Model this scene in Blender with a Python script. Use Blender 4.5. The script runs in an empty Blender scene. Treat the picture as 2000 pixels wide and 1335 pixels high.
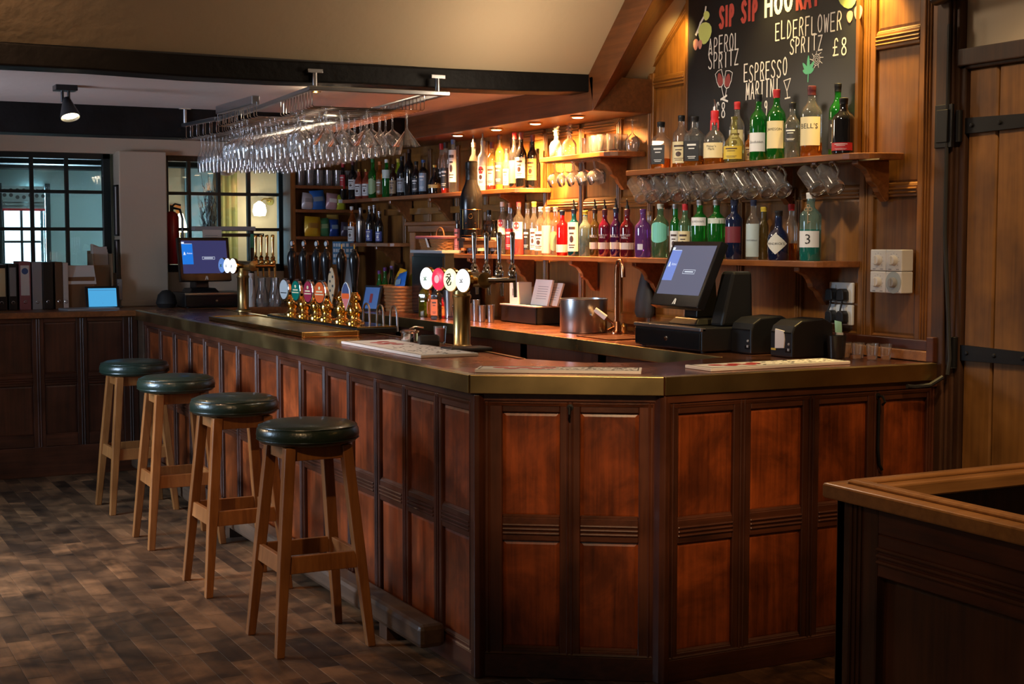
import bpy, math, random
from mathutils import Vector, Matrix
random.seed(7)
PI = math.pi
scn = bpy.context.scene
COL = scn.collection

# ------------------------------------------------------------------ camera, world, light, exposure
cam_data = bpy.data.cameras.new('camera'); cam_data.sensor_width = 36.0; cam_data.lens = 50.4
cam_data.clip_start = 0.05
cam = bpy.data.objects.new('camera', cam_data); COL.objects.link(cam)
cam.location = (-2.186, -4.580, 1.58)
cam.rotation_euler = (math.radians(90 - 4.086), 0, math.radians(-27.2))
scn.camera = cam
scn.view_settings.view_transform = 'Standard'; scn.view_settings.look = 'None'
scn.view_settings.gamma = 1; scn.view_settings.use_curve_mapping = False
scn.view_settings.exposure = 0.12
scn.cycles.transparent_max_bounces = 40
scn.cycles.max_bounces = 10
scn.cycles.sample_clamp_indirect = 4.0
world = bpy.data.worlds.new('world'); scn.world = world; world.use_nodes = True
world.node_tree.nodes['Background'].inputs[0].default_value = (0.80, 0.76, 0.72, 1)
world.node_tree.nodes['Background'].inputs[1].default_value = 0.016

def light(kind, name, loc, target, power, color, size=0.1, size_y=None, angle=60, blend=0.5):
    d = bpy.data.lights.new(name, kind); d.energy = power; d.color = color
    if kind == 'AREA':
        d.shape = 'RECTANGLE' if size_y else 'DISK'; d.size = size
        if size_y: d.size_y = size_y
    elif kind == 'SPOT':
        d.spot_size = math.radians(angle); d.spot_blend = blend; d.shadow_soft_size = size
    else:
        d.shadow_soft_size = size
    o = bpy.data.objects.new(name, d); COL.objects.link(o); o.location = loc
    v = Vector(target) - Vector(loc)
    o.rotation_euler = v.to_track_quat('-Z', 'Y').to_euler()
    return o
WARM = (1.0, 0.65, 0.35); AMBER = (1.0, 0.47, 0.15); YEL = (1.0, 0.66, 0.20); COOL = (0.55, 0.76, 1.0)
# daylight through the windows on the drinkers' side, then rack spots and added fills
light('AREA', 'daylight_side', (-3.85, 2.6, 1.75), (-0.6, 2.7, 0.1), 50, COOL, 1.5, 1.2).data.spread = math.radians(78)
light('AREA', 'daylight_side_up', (-3.9, 2.7, 1.6), (-1.4, 3.4, 2.37), 18, (0.72, 0.78, 1.0), 1.2, 0.8).data.spread = math.radians(70)
light('POINT', 'rack_spot_light', (0.36, 2.62, 2.315), (0, 0, 0), 0.7, (1.0, 0.8, 0.55), 0.03)
light('SPOT', 'settle_face_fill', (-2.6, -2.9, 2.9), (0.05, -2.2, 0.65), 40, WARM, 0.05, angle=30, blend=0.9)  # added to lift the dark settle face, has no fitting
light('POINT', 'rack_spot_light', (0.36, 2.25, 2.315), (0, 0, 0), 0.4, (1.0, 0.8, 0.55), 0.03)
light('AREA', 'fill_rear', (-3.4, -5.2, 2.1), (0.3, 0.5, 0.8), 5, (1.0, 0.85, 0.7), 1.6, 1.2)  # unseen warm fill behind the camera, no window opens there
light('SPOT', 'backbar_fill', (-0.35, -0.9, 3.3), (1.75, 0.75, 1.65), 220, (1.0, 0.85, 0.66), 0.08, angle=34, blend=0.8)  # added from the camera side to brighten bottles and tankards, no fitting
light('SPOT', 'settle_cap_fill', (0.3, -3.0, 3.2), (0.35, -2.05, 1.0), 150, WARM, 0.05, angle=34, blend=0.9)  # added above the settle to warm its capping, no fitting
# ceiling spots of the drinkers' side, aimed at the bar front
light('SPOT', 'spot_chamfer', (-1.2, -2.9, 2.9), (0.48, -0.30, 0.92), 330, WARM, 0.06, angle=22, blend=1.0)
light('SPOT', 'spot_side_front', (0.7, -2.4, 2.9), (1.35, -0.35, 0.85), 85, WARM, 0.06, angle=38, blend=1.0)
light('SPOT', 'spot_left_front', (-1.7, 1.2, 2.9), (0.0, 2.2, 0.85), 90, (1.0, 0.56, 0.30), 0.06, angle=70, blend=0.9)
light('SPOT', 'near_stool_fill', (-2.3, -2.0, 2.9), (-0.30, 1.1, 0.5), 130, (1.0, 0.62, 0.30), 0.05, angle=36, blend=1.0)  # added to brighten the near stool from the front, no fitting
light('SPOT', 'spot_floor', (-2.6, 3.4, 2.3), (-0.9, 1.6, 0.0), 112, (1.0, 0.66, 0.36), 0.05, angle=75, blend=0.8)
light('SPOT', 'spot_door', (1.0, -1.6, 2.9), (1.95, -0.9, 1.6), 70, (1.0, 0.66, 0.36), 0.06, angle=60, blend=0.9)
light('POINT', 'slope_fill', (0.95, 0.4, 2.9), (0, 0, 0), 14, (1.0, 0.78, 0.56), 0.12)  # added in mid-air to light the sloped plaster, no pendant hangs here
light('POINT', 'bar_fill', (0.9, 1.2, 2.25), (0, 0, 0), 11, (1.0, 0.80, 0.58), 0.10)  # added point light floating over the bar aisle, no fitting
# soffit downlights over the back bar
for i, (y, p) in enumerate(((3.488, 90), (2.957, 260), (2.474, 360), (2.003, 180))):
    light('SPOT', 'downlight_beam', (1.60, y, 2.205), (1.80, y, 1.7), p, AMBER, 0.025, angle=135, blend=0.7)
# lamps above the chalkboard
for x, y, z, p, tz in ((1.66, 1.30, 2.62, 16, 2.56), (1.74, 0.62, 2.86, 36, 2.2), (1.74, 0.03, 2.80, 110, 2.2)):
    light('SPOT', 'picture_lamp', (x, y, z), (1.82, y + (0.09 if tz > 2.5 else 0), tz), p, YEL, 0.03, angle=75, blend=0.9)
light('SPOT', 'track_spot_beam', (-0.84, 3.03, 2.20), (-0.6, 2.4, 0.6), 18, WARM, 0.04, angle=60, blend=0.8)
# room behind the windows
light('AREA', 'daylight_far', (-0.2, 8.80, 1.6), (1.15, 8.0, 1.6), 60, (0.45, 0.80, 1.0), 0.5, 0.9).data.spread = math.radians(64)
light('AREA', 'daylight_far_up', (0.0, 8.6, 1.5), (-0.1, 7.9, 2.38), 20, (0.50, 0.82, 1.0), 0.5, 0.5).data.spread = math.radians(70)
light('POINT', 'wall_lamp_light', (1.60, 7.55, 1.80), (0, 0, 0), 6, (1.0, 0.85, 0.55), 0.05)

# ------------------------------------------------------------------ materials
MATS = {}
def new_mat(name):
    m = bpy.data.materials.new(name); m.use_nodes = True
    nt = m.node_tree; b = nt.nodes['Principled BSDF']
    MATS[name] = m
    return m, nt, b
def pm(name, col, rough=0.5, metal=0.0, coat=0.0, spec=0.5, emit=None, es=1.0, bump=0.0, bscale=60, mott=0.0, mscale=8):
    m, nt, b = new_mat(name)
    b.inputs['Base Color'].default_value = (*col, 1); b.inputs['Roughness'].default_value = rough
    b.inputs['Metallic'].default_value = metal; b.inputs['Coat Weight'].default_value = coat
    b.inputs['Specular IOR Level'].default_value = spec
    if emit:
        b.inputs['Emission Color'].default_value = (*emit, 1); b.inputs['Emission Strength'].default_value = es
    if bump or mott:
        tc = nt.nodes.new('ShaderNodeTexCoord')
    if bump:
        n = nt.nodes.new('ShaderNodeTexNoise'); n.inputs['Scale'].default_value = bscale; n.inputs['Detail'].default_value = 4
        nt.links.new(tc.outputs['Object'], n.inputs['Vector'])
        bp = nt.nodes.new('ShaderNodeBump'); bp.inputs['Strength'].default_value = bump; bp.inputs['Distance'].default_value = 0.01
        nt.links.new(n.outputs['Fac'], bp.inputs['Height']); nt.links.new(bp.outputs['Normal'], b.inputs['Normal'])
    if mott:
        n = nt.nodes.new('ShaderNodeTexNoise'); n.inputs['Scale'].default_value = mscale; n.inputs['Detail'].default_value = 5
        nt.links.new(tc.outputs['Object'], n.inputs['Vector'])
        r = nt.nodes.new('ShaderNodeValToRGB')
        r.color_ramp.elements[0].position = 0.3; r.color_ramp.elements[1].position = 0.7
        r.color_ramp.elements[0].color = (*[c * (1 - mott) for c in col], 1); r.color_ramp.elements[1].color = (*[min(1, c * (1 + mott * 0.6)) for c in col], 1)
        nt.links.new(n.outputs['Fac'], r.inputs['Fac']); nt.links.new(r.outputs['Color'], b.inputs['Base Color'])
        mr = nt.nodes.new('ShaderNodeMapRange'); mr.inputs['To Min'].default_value = max(0.03, rough - 0.08); mr.inputs['To Max'].default_value = rough + 0.12
        nt.links.new(n.outputs['Fac'], mr.inputs['Value']); nt.links.new(mr.outputs['Result'], b.inputs['Roughness'])
    return m
def wood(name, dark, lite, axis='z', rough=0.38, coat=0.25, fine=55.0, mottle=0.55, var=0.25, tint=False, bump=0.12, grime=0.0, gscale=3.0):
    """stained wood: stretched fibre noise along AXIS, broad blotches of old stain, a shade of its own for every piece"""
    m, nt, b = new_mat(name); L = nt.links.new; N = nt.nodes.new
    tc = N('ShaderNodeTexCoord'); mp = N('ShaderNodeMapping')
    sc = [fine, fine, fine]; sc['xyz'.index(axis)] = fine * 0.045
    mp.inputs['Scale'].default_value = sc
    L(tc.outputs['Object'], mp.inputs['Vector'])
    oi = N('ShaderNodeObjectInfo')
    off = N('ShaderNodeVectorMath'); off.operation = 'SCALE'; off.inputs[0].default_value = (37, 19, 53)
    L(oi.outputs['Random'], off.inputs['Scale'])
    add = N('ShaderNodeVectorMath'); add.operation = 'ADD'
    L(mp.outputs['Vector'], add.inputs[0]); L(off.outputs['Vector'], add.inputs[1])
    n1 = N('ShaderNodeTexNoise'); n1.inputs['Scale'].default_value = 1.0; n1.inputs['Detail'].default_value = 6; n1.inputs['Roughness'].default_value = 0.62; n1.inputs['Distortion'].default_value = 0.4
    L(add.outputs['Vector'], n1.inputs['Vector'])
    n2 = N('ShaderNodeTexNoise'); n2.inputs['Scale'].default_value = 5.0; n2.inputs['Detail'].default_value = 3
    ad2 = N('ShaderNodeVectorMath'); ad2.operation = 'ADD'
    L(tc.outputs['Object'], ad2.inputs[0]); L(off.outputs['Vector'], ad2.inputs[1]); L(ad2.outputs['Vector'], n2.inputs['Vector'])
    mx = N('ShaderNodeMath'); mx.operation = 'MULTIPLY_ADD'; mx.inputs[1].default_value = mottle
    s = N('ShaderNodeMath'); s.operation = 'MULTIPLY'; s.inputs[1].default_value = 1 - mottle * 0.75
    L(n1.outputs['Fac'], s.inputs[0]); L(n2.outputs['Fac'], mx.inputs[0]); L(s.outputs[0], mx.inputs[2])
    r = N('ShaderNodeValToRGB'); r.color_ramp.elements[0].position = 0.32; r.color_ramp.elements[1].position = 0.78
    r.color_ramp.elements[0].color = (*dark, 1); r.color_ramp.elements[1].color = (*lite, 1)
    L(mx.outputs[0], r.inputs['Fac'])
    hv = N('ShaderNodeHueSaturation'); L(r.outputs['Color'], hv.inputs['Color'])
    mr = N('ShaderNodeMapRange'); mr.inputs['To Min'].default_value = 1 - var; mr.inputs['To Max'].default_value = 1 + var
    if tint:
        at = N('ShaderNodeAttribute'); at.attribute_name = 'tint'; L(at.outputs['Fac'], mr.inputs['Value'])
    else:
        L(oi.outputs['Random'], mr.inputs['Value'])
    L(mr.outputs['Result'], hv.inputs['Value'])
    col = hv.outputs['Color']
    if grime:                                               # ingrained dirt and scuffs that run across the pieces
        n3 = N('ShaderNodeTexNoise'); n3.inputs['Scale'].default_value = gscale; n3.inputs['Detail'].default_value = 7; n3.inputs['Roughness'].default_value = 0.68; n3.inputs['Distortion'].default_value = 0.6
        L(tc.outputs['Object'], n3.inputs['Vector'])
        r3 = N('ShaderNodeValToRGB'); r3.color_ramp.elements[0].position = 0.40; r3.color_ramp.elements[1].position = 0.60
        r3.color_ramp.elements[0].color = (1-grime, 1-grime, 1-grime, 1); r3.color_ramp.elements[1].color = (1, 1, 1, 1)
        L(n3.outputs['Fac'], r3.inputs['Fac'])
        mg = N('ShaderNodeMix'); mg.data_type = 'RGBA'; mg.blend_type = 'MULTIPLY'; mg.inputs[0].default_value = 1.0
        L(col, mg.inputs[6]); L(r3.outputs['Color'], mg.inputs[7]); col = mg.outputs[2]
    L(col, b.inputs['Base Color'])
    rr = N('ShaderNodeMapRange'); rr.inputs['To Min'].default_value = rough - 0.1; rr.inputs['To Max'].default_value = rough + 0.2
    L(n2.outputs['Fac'], rr.inputs['Value']); L(rr.outputs['Result'], b.inputs['Roughness'])
    b.inputs['Coat Weight'].default_value = coat; b.inputs['Coat Roughness'].default_value = 0.22
    bp = N('ShaderNodeBump'); bp.inputs['Strength'].default_value = bump; bp.inputs['Distance'].default_value = 0.004
    L(n1.outputs['Fac'], bp.inputs['Height']); L(bp.outputs['Normal'], b.inputs['Normal'])
    return m
def glass(name, tint, opacity, body=None, edge=0.5, rough=0.02):
    """thin-walled glass: clear or tinted see-through, brighter reflections towards the rims"""
    m, nt, b = new_mat(name); L = nt.links.new; N = nt.nodes.new
    out = nt.nodes['Material Output']
    tr = N('ShaderNodeBsdfTransparent'); tr.inputs[0].default_value = (*tint, 1)
    b.inputs['Base Color'].default_value = (*(body or tint), 1); b.inputs['Roughness'].default_value = 0.08
    mx = N('ShaderNodeMixShader'); mx.inputs[0].default_value = opacity
    L(tr.outputs[0], mx.inputs[1]); L(b.outputs[0], mx.inputs[2])
    gl = N('ShaderNodeBsdfGlossy'); gl.inputs['Roughness'].default_value = rough; gl.inputs['Color'].default_value = (1, 1, 1, 1)
    lw = N('ShaderNodeLayerWeight'); lw.inputs['Blend'].default_value = 0.25
    mr = N('ShaderNodeMapRange'); mr.inputs['To Min'].default_value = 0.04; mr.inputs['To Max'].default_value = edge
    L(lw.outputs['Fresnel'], mr.inputs['Value'])
    m2 = N('ShaderNodeMixShader'); L(mr.outputs['Result'], m2.inputs[0]); L(mx.outputs[0], m2.inputs[1]); L(gl.outputs[0], m2.inputs[2])
    L(m2.outputs[0], out.inputs['Surface'])
    return m

W_PANEL = wood('stained_panel_wood', (0.035, 0.0075, 0.002), (0.41, 0.080, 0.012), 'z', 0.34, 0.3, 42, 0.55, 0.14, grime=0.55, gscale=3.5)
W_FRAME = wood('dark_frame_wood', (0.013, 0.0045, 0.0025), (0.105, 0.028, 0.010), 'z', 0.34, 0.35, 45, 0.6, 0.25)
W_FRAMEH = wood('dark_rail_wood', (0.013, 0.0045, 0.0025), (0.115, 0.031, 0.011), 'x', 0.34, 0.35, 45, 0.6, 0.2)
W_FRAMEY = wood('dark_rail_wood_side', (0.013, 0.0045, 0.0025), (0.115, 0.031, 0.011), 'y', 0.34, 0.35, 45, 0.6, 0.2)
W_OAK = wood('oak_panel_wood', (0.058, 0.020, 0.003), (0.28, 0.108, 0.016), 'z', 0.45, 0.06, 50, 0.6, 0.15)
W_OAKY = wood('oak_rail_wood', (0.068, 0.024, 0.004), (0.31, 0.122, 0.020), 'y', 0.40, 0.12, 50, 0.55, 0.12)
W_SHELF = wood('shelf_wood', (0.085, 0.024, 0.006), (0.33, 0.115, 0.03), 'y', 0.34, 0.3, 50, 0.55, 0.1)
W_BULK = wood('bulkhead_wood', (0.05, 0.015, 0.004), (0.21, 0.07, 0.02), 'y', 0.4, 0.2, 40, 0.5, 0.1)
W_STOOL = wood('stool_beech', (0.14, 0.045, 0.010), (0.34, 0.128, 0.032), 'z', 0.38, 0.15, 45, 0.4, 0.15)
W_DOOR = wood('door_plank_oak', (0.058, 0.024, 0.005), (0.29, 0.130, 0.030), 'z', 0.5, 0.05, 35, 0.7, 0.2)
W_JAMB = wood('door_jamb_wood', (0.018, 0.008, 0.004), (0.085, 0.034, 0.013), 'z', 0.5, 0.1, 45, 0.5, 0.2)
W_FLOOR = wood('floor_board_wood', (0.020, 0.0095, 0.005), (0.25, 0.115, 0.046), 'y', 0.46, 0.0, 34, 0.85, 0.55, tint=True, grime=0.72, gscale=3.0)
MUGG = pm('cast_glass', (0.97, 0.97, 0.96), 0.0); MUGG.node_tree.nodes['Principled BSDF'].inputs['Transmission Weight'].default_value = 0.965; MUGG.node_tree.nodes['Principled BSDF'].inputs['IOR'].default_value = 1.45
W_BENCH = wood('settle_wood', (0.014, 0.005, 0.0025), (0.085, 0.028, 0.009), 'z', 0.42, 0.1, 45, 0.5, 0.2)
W_CAP = wood('settle_cap_oak', (0.16, 0.065, 0.016), (0.42, 0.19, 0.055), 'x', 0.32, 0.4, 45, 0.5, 0.15)
W_TIMBER = wood('worn_timber', (0.02, 0.012, 0.008), (0.12, 0.065, 0.035), 'y', 0.45, 0.1, 40, 0.6, 0.1)
BEAM = pm('black_beam_paint', (0.006, 0.0055, 0.0055), 0.55, spec=0.15, bump=0.5, bscale=18, mott=0.4, mscale=5)
PLASTER = pm('cream_plaster', (0.46, 0.36, 0.23), 0.85, bump=0.25, bscale=14)
PLASTER2 = pm('ceiling_plaster', (0.58, 0.50, 0.44), 0.7, bump=0.35, bscale=9)
PLASTER3 = pm('pale_wall_plaster', (0.66, 0.57, 0.43), 0.85, bump=0.2, bscale=16)
BRASS = pm('old_brass', (0.50, 0.36, 0.15), 0.30, 1.0, mott=0.35, mscale=4)
BRASSP = pm('polished_brass', (0.80, 0.52, 0.16), 0.14, 1.0)
COPPER = pm('copper_sheet', (0.42, 0.17, 0.10), 0.24, 1.0, mott=0.3, mscale=5)
COPPERP = pm('copper_pipe', (0.50, 0.23, 0.12), 0.2, 1.0)
STEEL = pm('brushed_steel', (0.45, 0.45, 0.46), 0.28, 1.0)
CHROME = pm('chrome', (0.75, 0.75, 0.76), 0.10, 1.0)
IRON = pm('black_iron', (0.012, 0.012, 0.013), 0.45, 0.4)
LEATHER = pm('green_leather', (0.013, 0.024, 0.016), 0.30, 0.0, 0.2, bump=0.12, bscale=90)
BLACKP = pm('black_plastic', (0.010, 0.010, 0.011), 0.34)
BLACKG = pm('black_gloss', (0.006, 0.006, 0.007), 0.22, 0.0, 0.0, 0.35)
WHITEP = pm('white_plastic', (0.68, 0.68, 0.66), 0.4)
GREYP = pm('grey_plastic', (0.30, 0.31, 0.32), 0.5)
PAPER = pm('paper', (0.62, 0.58, 0.52), 0.8)
PAPERW = pm('white_paper', (0.74, 0.73, 0.70), 0.8)
SLATE = pm('chalkboard_slate', (0.012, 0.0125, 0.013), 0.42, mott=0.3, mscale=3)
CHALKW = pm('white_chalk', (0.72, 0.70, 0.66), 0.9)
CHALKR = pm('red_chalk', (0.50, 0.075, 0.055), 0.9)
CHALKP = pm('pink_chalk', (0.62, 0.26, 0.20), 0.9)
CHALKG = pm('green_chalk', (0.10, 0.42, 0.24), 0.9)
CHALKL = pm('lemon_chalk', (0.55, 0.62, 0.18), 0.9)
CHALKM = pm('wine_chalk', (0.26, 0.05, 0.045), 0.9)
MUNTIN = pm('window_frame_paint', (0.012, 0.024, 0.027), 0.4)
PANE = glass('window_pane_glass', (0.97, 0.99, 1.0), 0.0, edge=0.35)
GLASS = glass('clear_glass', (0.975, 0.98, 0.975), 0.045, (0.9, 0.9, 0.9), edge=0.9)
GLASSK = glass('thick_glass', (0.965, 0.965, 0.96), 0.085, (0.92, 0.92, 0.90), edge=0.95)
WICKER = pm('wicker', (0.28, 0.12, 0.04), 0.55)
RUBBER = pm('rubber', (0.02, 0.02, 0.02), 0.6)
SCREEN1 = pm('screen_navy', (0.01, 0.01, 0.02), 0.55, spec=0.15, emit=(0.035, 0.035, 0.11), es=1.0)
SCREEN2 = pm('screen_blue', (0.01, 0.01, 0.02), 0.55, spec=0.15, emit=(0.01, 0.14, 0.55), es=1.2)
SCREEN3 = pm('screen_grey', (0.02, 0.02, 0.03), 0.55, spec=0.15, emit=(0.10, 0.105, 0.16), es=1.0)
SCREEN4 = pm('screen_pale_blue', (0.02, 0.02, 0.03), 0.55, spec=0.15, emit=(0.16, 0.24, 0.62), es=1.0)
SCREENW = pm('screen_white', (0.02, 0.02, 0.03), 0.55, spec=0.15, emit=(0.75, 0.82, 0.95), es=1.0)
SCREENC = pm('tablet_screen_blue', (0.02, 0.02, 0.03), 0.55, spec=0.15, emit=(0.06, 0.32, 0.60), es=1.1)
LAMP = pm('lamp_glow', (1, 0.9, 0.7), 0.4, emit=(1.0, 0.80, 0.48), es=14)
LAMPW = pm('shade_glow', (1, 0.9, 0.7), 0.4, emit=(1.0, 0.90, 0.62), es=4)
BADGE_LIT = pm('lit_badge_white', (0.8, 0.8, 0.8), 0.3, emit=(0.85, 0.93, 0.95), es=1.3)
BADGE_RED = pm('lit_badge_red', (0.6, 0.03, 0.06), 0.3, emit=(0.62, 0.02, 0.07), es=1.0)
BADGE_CREAM = pm('lit_badge_cream', (0.8, 0.75, 0.5), 0.3, emit=(0.85, 0.82, 0.48), es=1.1)
DAYSKY = pm('overcast_daylight', (0.8, 0.9, 1), 0.5, emit=(0.72, 0.92, 1.0), es=1.7)

COLR = dict(black=(0.008, 0.008, 0.009), red=(0.45, 0.02, 0.025), redwax=(0.55, 0.02, 0.03), maroon=(0.10, 0.015, 0.02), white=(0.72, 0.72, 0.70),
    silver=(0.5, 0.5, 0.5), gold=(0.55, 0.36, 0.10), cream=(0.68, 0.58, 0.33), yellow=(0.62, 0.45, 0.05), orange=(0.60, 0.17, 0.03), tan=(0.36, 0.24, 0.13),
    grey=(0.25, 0.26, 0.27), darklab=(0.03, 0.03, 0.032), pink=(0.42, 0.14, 0.14), navy=(0.012, 0.018, 0.05), blue=(0.04, 0.10, 0.30), cork=(0.45, 0.30, 0.16),
    copper=(0.42, 0.18, 0.10), coral=(0.62, 0.08, 0.08), brown=(0.05, 0.02, 0.01), purple=(0.10, 0.03, 0.16), lilac=(0.25, 0.16, 0.42), clearcap=(0.5, 0.55, 0.5),
    green=(0.03, 0.22, 0.05), steel=(0.5, 0.5, 0.52), blush=(0.75, 0.55, 0.48), leaf=(0.30, 0.42, 0.20), blueband=(0.55, 0.55, 0.62), band=(0.62, 0.50, 0.44),
    tag=(0.6, 0.55, 0.6), mint=(0.16, 0.52, 0.42), greenband=(0.55, 0.60, 0.52), navyred=(0.16, 0.02, 0.03), picture=(0.42, 0.50, 0.50), diamond=(0.62, 0.60, 0.52),
    goldband=(0.42, 0.30, 0.09), bluegrey=(0.20, 0.28, 0.36), goldlab=(0.55, 0.36, 0.10), brownlab=(0.20, 0.10, 0.04), bluelab=(0.06, 0.08, 0.28))
def lab_mat(k):
    n = 'printed_' + k
    return MATS.get(n) or pm(n, COLR[k], 0.5, 1.0 if k in ('silver', 'steel', 'copper', 'gold') else 0.0)
GLS = dict(clear=((0.93, 0.93, 0.91), 0.05, (0.7, 0.7, 0.68)), black=((0.1, 0.1, 0.1), 0.96, (0.008, 0.008, 0.009)), olive=((0.75, 0.72, 0.45), 0.15, (0.4, 0.38, 0.15)),
    amber=((0.85, 0.40, 0.08), 0.35, (0.35, 0.10, 0.01)), green=((0.10, 0.62, 0.14), 0.45, (0.01, 0.16, 0.02)), brown=((0.25, 0.08, 0.02), 0.8, (0.03, 0.01, 0.004)),
    navy=((0.02, 0.04, 0.15), 0.9, (0.008, 0.014, 0.045)), redglass=((0.9, 0.05, 0.04), 0.55, (0.55, 0.012, 0.015)), teal=((0.03, 0.4, 0.4), 0.7, (0.004, 0.07, 0.10)),
    frost=((0.6, 0.75, 0.68), 0.55, (0.20, 0.26, 0.23)), oliveb=((0.55, 0.42, 0.12), 0.45, (0.10, 0.07, 0.02)), magenta=((0.55, 0.05, 0.2), 0.6, (0.14, 0.008, 0.035)),
    purple=((0.25, 0.05, 0.3), 0.7, (0.05, 0.008, 0.06)), winered=((0.5, 0.04, 0.08), 0.65, (0.12, 0.008, 0.016)), lilac=((0.5, 0.25, 0.7), 0.55, (0.15, 0.05, 0.22)),
    paleg=((0.65, 0.85, 0.68), 0.3, (0.10, 0.22, 0.11)), tealclear=((0.65, 0.85, 0.82), 0.22, (0.20, 0.36, 0.33)), rose=((0.9, 0.35, 0.2), 0.4, (0.45, 0.10, 0.05)),
    lime=((0.7, 0.85, 0.1), 0.4, (0.35, 0.45, 0.02)), white=((0.9, 0.9, 0.88), 0.75, (0.75, 0.73, 0.68)), paley=((0.9, 0.85, 0.5), 0.3, (0.5, 0.42, 0.15)),
    gold=((0.9, 0.65, 0.2), 0.45, (0.5, 0.28, 0.05)), steel=((0.5, 0.5, 0.5), 1.0, (0.4, 0.4, 0.42)), oil=((0.5, 0.5, 0.05), 0.6, (0.09, 0.09, 0.008)),
    orangeg=((0.9, 0.35, 0.05), 0.6, (0.5, 0.14, 0.01)))
LIQ = dict(amber=((0.8, 0.30, 0.05), 0.55, (0.30, 0.075, 0.008)), pinkliq=((0.9, 0.3, 0.3), 0.5, (0.5, 0.08, 0.08)), redliq=((0.8, 0.1, 0.06), 0.6, (0.45, 0.03, 0.015)),
    tealliq=((0.08, 0.55, 0.45), 0.55, (0.02, 0.22, 0.18)))
def gmat(k):
    n = k + '_bottle_glass'
    if n in MATS: return MATS[n]
    if k == 'steel': return STEEL
    t, o, bd = GLS.get(k) or LIQ[k]
    return glass(n, t, o, bd, 0.6)
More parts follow.
